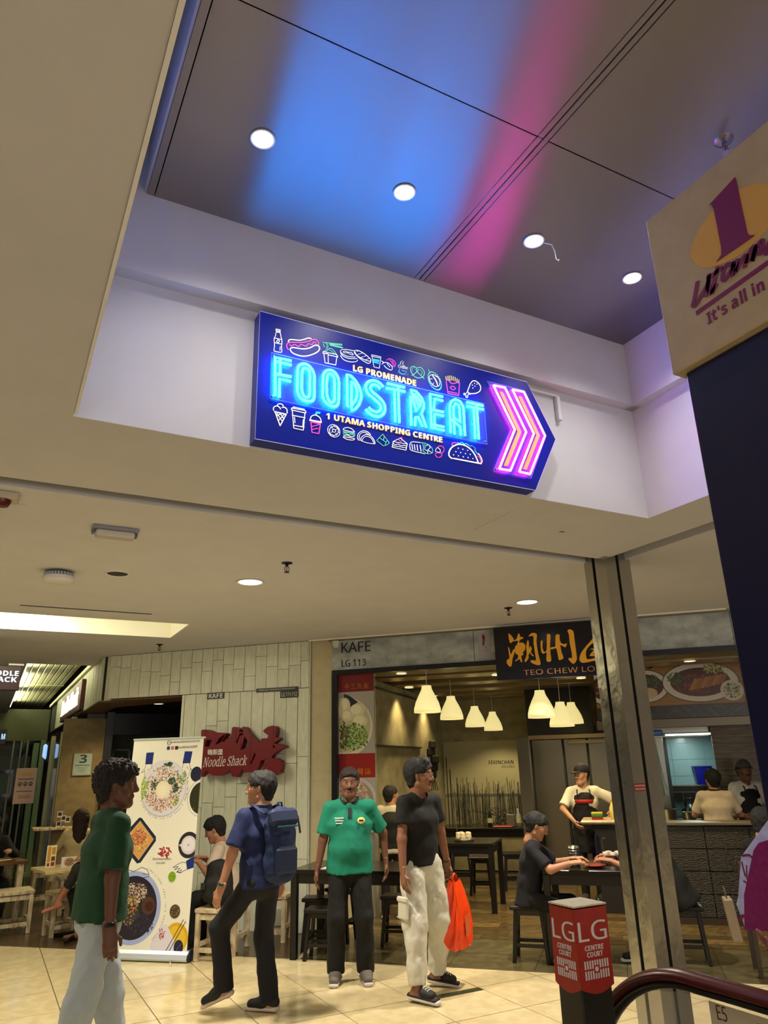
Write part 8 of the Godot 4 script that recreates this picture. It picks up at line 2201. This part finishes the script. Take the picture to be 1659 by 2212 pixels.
	# person riding the escalator behind the totem, only a forearm shows
	person("escalator rider behind the totem holding up a magenta and white bag", Vector3(3.22, 0.0, -1.72), 3.4, {"h": 1.68, "skin": lin(0.62, 0.38, 0.33), "shirt": lin(0.25, 0.05, 0.16), "pants": black, "wrist_l": Vector3(0.36, 1.06, 0.44), "elbow_l": Vector3(0.6, -0.6, -0.2), "hand_l": {"curl": 0.8, "dir": Vector3(0.5, 0.1, 0.8), "palm": Vector3(0, 1, 0)}})
	build_carried()

# someone sitting with bent knees; reach: how far the hands come forward
func seated(label: String, at: Vector3, turn: float, seat: float, p: Dictionary) -> Node3D:
	var H: float = p.get("h", 1.7) / 1.75
	p["hip"] = Vector3(0, seat + 0.075, 0.0)
	var r: float = p.get("reach", 0.35)
	var ay: float = p.get("arm_y", 0.86)
	p["wrist_l"] = Vector3(0.16, ay, r); p["wrist_r"] = Vector3(-0.16, ay, r)
	p["elbow_l"] = Vector3(0.8, -0.8, -0.5); p["elbow_r"] = Vector3(-0.8, -0.8, -0.5)
	var ff: float = p.get("foot_fwd", 0.36)
	p["foot_l"] = Vector3(0.12, 0.085, ff); p["foot_r"] = Vector3(-0.12, 0.085, ff - 0.08)
	if p.get("cross", false): p["foot_l"] = Vector3(0.05, 0.42, 0.52); p["toe_l"] = Vector3(0.1, -0.25, 1)
	p["knee_l"] = Vector3(0.2, 1, 0.6); p["knee_r"] = Vector3(-0.2, 1, 0.6)
	p["hand_l"] = {"curl": 0.5, "palm": Vector3(-0.2, -1, 0), "dir": Vector3(-0.2, 0.1, 1), "thumb": Vector3(-1, 0, 0)}
	p["hand_r"] = {"curl": 0.5, "palm": Vector3(0.2, -1, 0), "dir": Vector3(0.2, 0.1, 1), "thumb": Vector3(1, 0, 0)}
	if not p.has("cell"): p["cell"] = 0.014
	if not p.has("head_cell"): p["head_cell"] = 0.007
	p["hand_cell"] = 0.007
	return person(label, at, turn, p)

func build_carried() -> void:
	# backpack on the walking man's back
	var t := thing("backpack", "blue roll-top backpack worn by the walking man in navy", "backpack", Vector3(2.10, 0, -6.22), -2.84)
	var bm := mat(Color(0.035, 0.12, 0.27), 0.7)
	var st := begin_net()
	var bc := lin(0.04, 0.13, 0.29)
	net([bone(Vector3(-0.02, 1.0, -0.23), Vector3(-0.02, 1.34, -0.21), 0.085, 0.078, 0.03, Vector3.RIGHT, 1.75), bone(Vector3(-0.02, 1.36, -0.21), Vector3(-0.02, 1.42, -0.22), 0.07, 0.06, 0.02, Vector3.RIGHT, 1.85)], 0.011, st, func(_v: Vector3) -> Color: return bc, Transform3D.IDENTITY, 0.012, 8.0)
	obj("bag_body", end_net(st), mat_v(0.75), t)
	var s := S(); box(s, Vector3(-0.02, 1.40, -0.255), Vector3(0.27, 0.13, 0.10), Basis(Vector3.RIGHT, 0.35), 0.03)
	obj("top_flap", fin(s), bm, t)
	s = S(); box(s, Vector3(-0.02, 1.335, -0.315), Vector3(0.20, 0.014, 0.012), Basis.IDENTITY, 0.003)
	obj("flap_trim", fin(s), mat(Color(0.05, 0.30, 0.36), 0.5), t)
	s = S(); box(s, Vector3(-0.02, 1.09, -0.305), Vector3(0.21, 0.20, 0.06), Basis.IDENTITY, 0.025)
	obj("front_pocket", fin(s), bm, t)
	for g in [-1.0, 1.0]:
		s = S(); tube(s, PackedVector3Array([Vector3(g * 0.09, 1.43, -0.16), Vector3(g * 0.115, 1.485, -0.05), Vector3(g * 0.125, 1.45, 0.06), Vector3(g * 0.135, 1.33, 0.115), Vector3(g * 0.15, 1.18, 0.08), Vector3(g * 0.16, 1.05, -0.08)]), 0.024, 8, false, 0.008)
		obj("shoulder_strap", fin(s), bm, t)
	s = S(); tube(s, PackedVector3Array([Vector3(-0.05, 1.46, -0.2), Vector3(-0.04, 1.51, -0.2), Vector3(0.0, 1.51, -0.2), Vector3(0.01, 1.46, -0.2)]), 0.008, 6)
	obj("grab_loop", fin(s), bm, t)
	s = S(); bar(s, Vector3(-0.17, 1.40, -0.25), Vector3(-0.20, 1.27, -0.25), 0.018, 0.005)
	obj("side_strap", fin(s), bm, t)
	# black backpack on the stool
	t = thing("backpack", "black rounded backpack standing on the whitewashed stool", "backpack", Vector3(2.28, 0.465, -8.10), -0.75)
	st = begin_net()
	var kc := lin(0.025, 0.025, 0.03)
	net([bone(Vector3(0, 0.12, 0), Vector3(0, 0.34, -0.02), 0.115, 0.095, 0.03, Vector3.RIGHT, 1.45), bone(Vector3(0, 0.12, 0.06), Vector3(0, 0.20, 0.06), 0.085, 0.075, 0.03, Vector3.RIGHT, 1.5)], 0.012, st, func(_v: Vector3) -> Color: return kc, Transform3D.IDENTITY, 0.010, 8.0, [[Vector3(0, -1, 0), -0.004]])
	obj("bag_body", end_net(st), mat_v(0.8), t)
	s = S(); box(s, Vector3(0.03, 0.24, 0.135), Vector3(0.03, 0.006, 0.004)); box(s, Vector3(-0.10, 0.20, 0.125), Vector3(0.05, 0.06, 0.006))
	obj("logo_patch", fin(s), mat(Color(0.10, 0.10, 0.10), 0.6), t)
	s = S(); tube(s, PackedVector3Array([Vector3(-0.12, 0.30, -0.08), Vector3(-0.20, 0.14, -0.06), Vector3(-0.20, -0.1, 0.0), Vector3(-0.18, -0.22, 0.02)]), 0.018, 6, false, 0.006)
	obj("strap", fin(s), mat(Color(0.02, 0.02, 0.02), 0.7), t)
	# orange bag
	t = thing("carrier_bag", "bright orange crinkled carrier bag hanging from the man's hand", "bag", Vector3(3.79, 0, -5.98), 0.55)
	var om := mat(Color(0.93, 0.27, 0.03), 0.45)
	om.backlight_enabled = true; om.backlight = Color(0.4, 0.14, 0.02)
	s = S()
	var prof := [[0.81, 0.085, 0.03], [0.72, 0.115, 0.055], [0.60, 0.145, 0.08], [0.46, 0.170, 0.095], [0.36, 0.168, 0.09], [0.30, 0.15, 0.08], [0.285, 0.02, 0.01]]
	var rings := []
	for q in prof:
		var ring := []
		for k in 20:
			var a := TAU * k / 20
			var w := 1.0 + 0.09 * sin(k * 2.7 + q[0] * 25.0)
			ring.append(Vector3(signf(cos(a)) * pow(absf(cos(a)), 0.6) * q[1] * w + 0.03 * (0.8 - q[0]), q[0] + 0.012 * sin(k * 1.9), signf(sin(a)) * pow(absf(sin(a)), 0.6) * q[2] * w))
		rings.append(ring)
	for i in rings.size() - 1:
		for k in 20: quad(s, rings[i][k], rings[i + 1][k], rings[i + 1][(k + 1) % 20], rings[i][(k + 1) % 20])
	obj("bag_body", fin(s), om, t)
	s = S(); tube(s, PackedVector3Array([Vector3(-0.05, 0.79, 0), Vector3(-0.025, 0.85, 0), Vector3(0.0, 0.865, 0), Vector3(0.03, 0.85, 0), Vector3(0.05, 0.79, 0)]), 0.012, 6, false, 0.004)
	obj("bag_handle", fin(s), om, t)
	s = S(); box(s, Vector3(0.0, 0.47, 0.105), Vector3(0.09, 0.16, 0.002), Basis(Vector3.BACK, 0.1))
	obj("print_patch", fin(s), mat(Color(0.80, 0.38, 0.22), 0.5), t)
	# magenta and white bag behind the totem
	t = thing("tote_bag", "white and magenta tote bag held up beside the dark blue totem", "bag", Vector3(2.80, 1.12, -2.12), 0.0)
	var wm := mottled(Color(0.74, 0.74, 0.86), Color(0.82, 0.82, 0.90), 4.0, 0.6); var mm := mottled(Color(0.50, 0.012, 0.32), Color(0.58, 0.02, 0.38), 6.0, 0.45)
	var fx := Transform3D(Basis(Vector3(0, 0, 1), Vector3.UP, Vector3(-1, 0, 0)), Vector3.ZERO)
	s = S(); prism(s, PackedVector2Array([Vector2(0.10, 0.46), Vector2(-0.10, 0.27), Vector2(-0.145, 0.12), Vector2(-0.16, 0.09), Vector2(-0.135, 0.0), Vector2(-0.11, 0.13), Vector2(-0.03, 0.30), Vector2(0.0, 0.33), Vector2(0.10, 0.36)]), -0.06, 0.004, fx)
	obj("white_side", fin(s), wm, t)
	s = S(); prism(s, PackedVector2Array([Vector2(0.25, 0.37), Vector2(0.10, 0.36), Vector2(0.0, 0.33), Vector2(-0.03, 0.30), Vector2(-0.11, 0.13), Vector2(-0.135, 0.0), Vector2(-0.05, 0.012), Vector2(0.10, 0.02), Vector2(0.25, 0.03)]), -0.07, 0.012, fx)
	obj("magenta_side", fin(s), mm, t)
	s = S()
	for k in [[[-0.09, .275, -.06, .28, -.04, .265], 0.008], [[-.02, .255, -.03, .225, -.07, .16, -.085, .12, -.095, .085], 0.008], [[-.10, .25, -.095, .20], 0.006], [[-.08, .24, -.09, .19], 0.004], [[-.06, .24, -.075, .20], 0.004], [[-.105, .18, -.095, .175], 0.006], [[-.10, .12, -.11, .08, -.105, .075], 0.006], [[-.155, .035, -.14, .05, -.128, .05], 0.010]]:
		stroke(s, curve(poly(k[0]), false, 4), k[1], false, 0.004, 0.0055, fx)
	obj("brush_print", fin(s), mat(Color(0.55, 0.02, 0.30), 0.5), t)

func _ready() -> void:
	noise.seed = 11; noise.frequency = 1.0
	cam_and_light()
	build_setting()
	build_ceiling_fixtures()
	build_sign()
	build_foreground()
	build_noodle_front()
	build_banner()
	build_kafe()
	build_corridor()
	build_people()
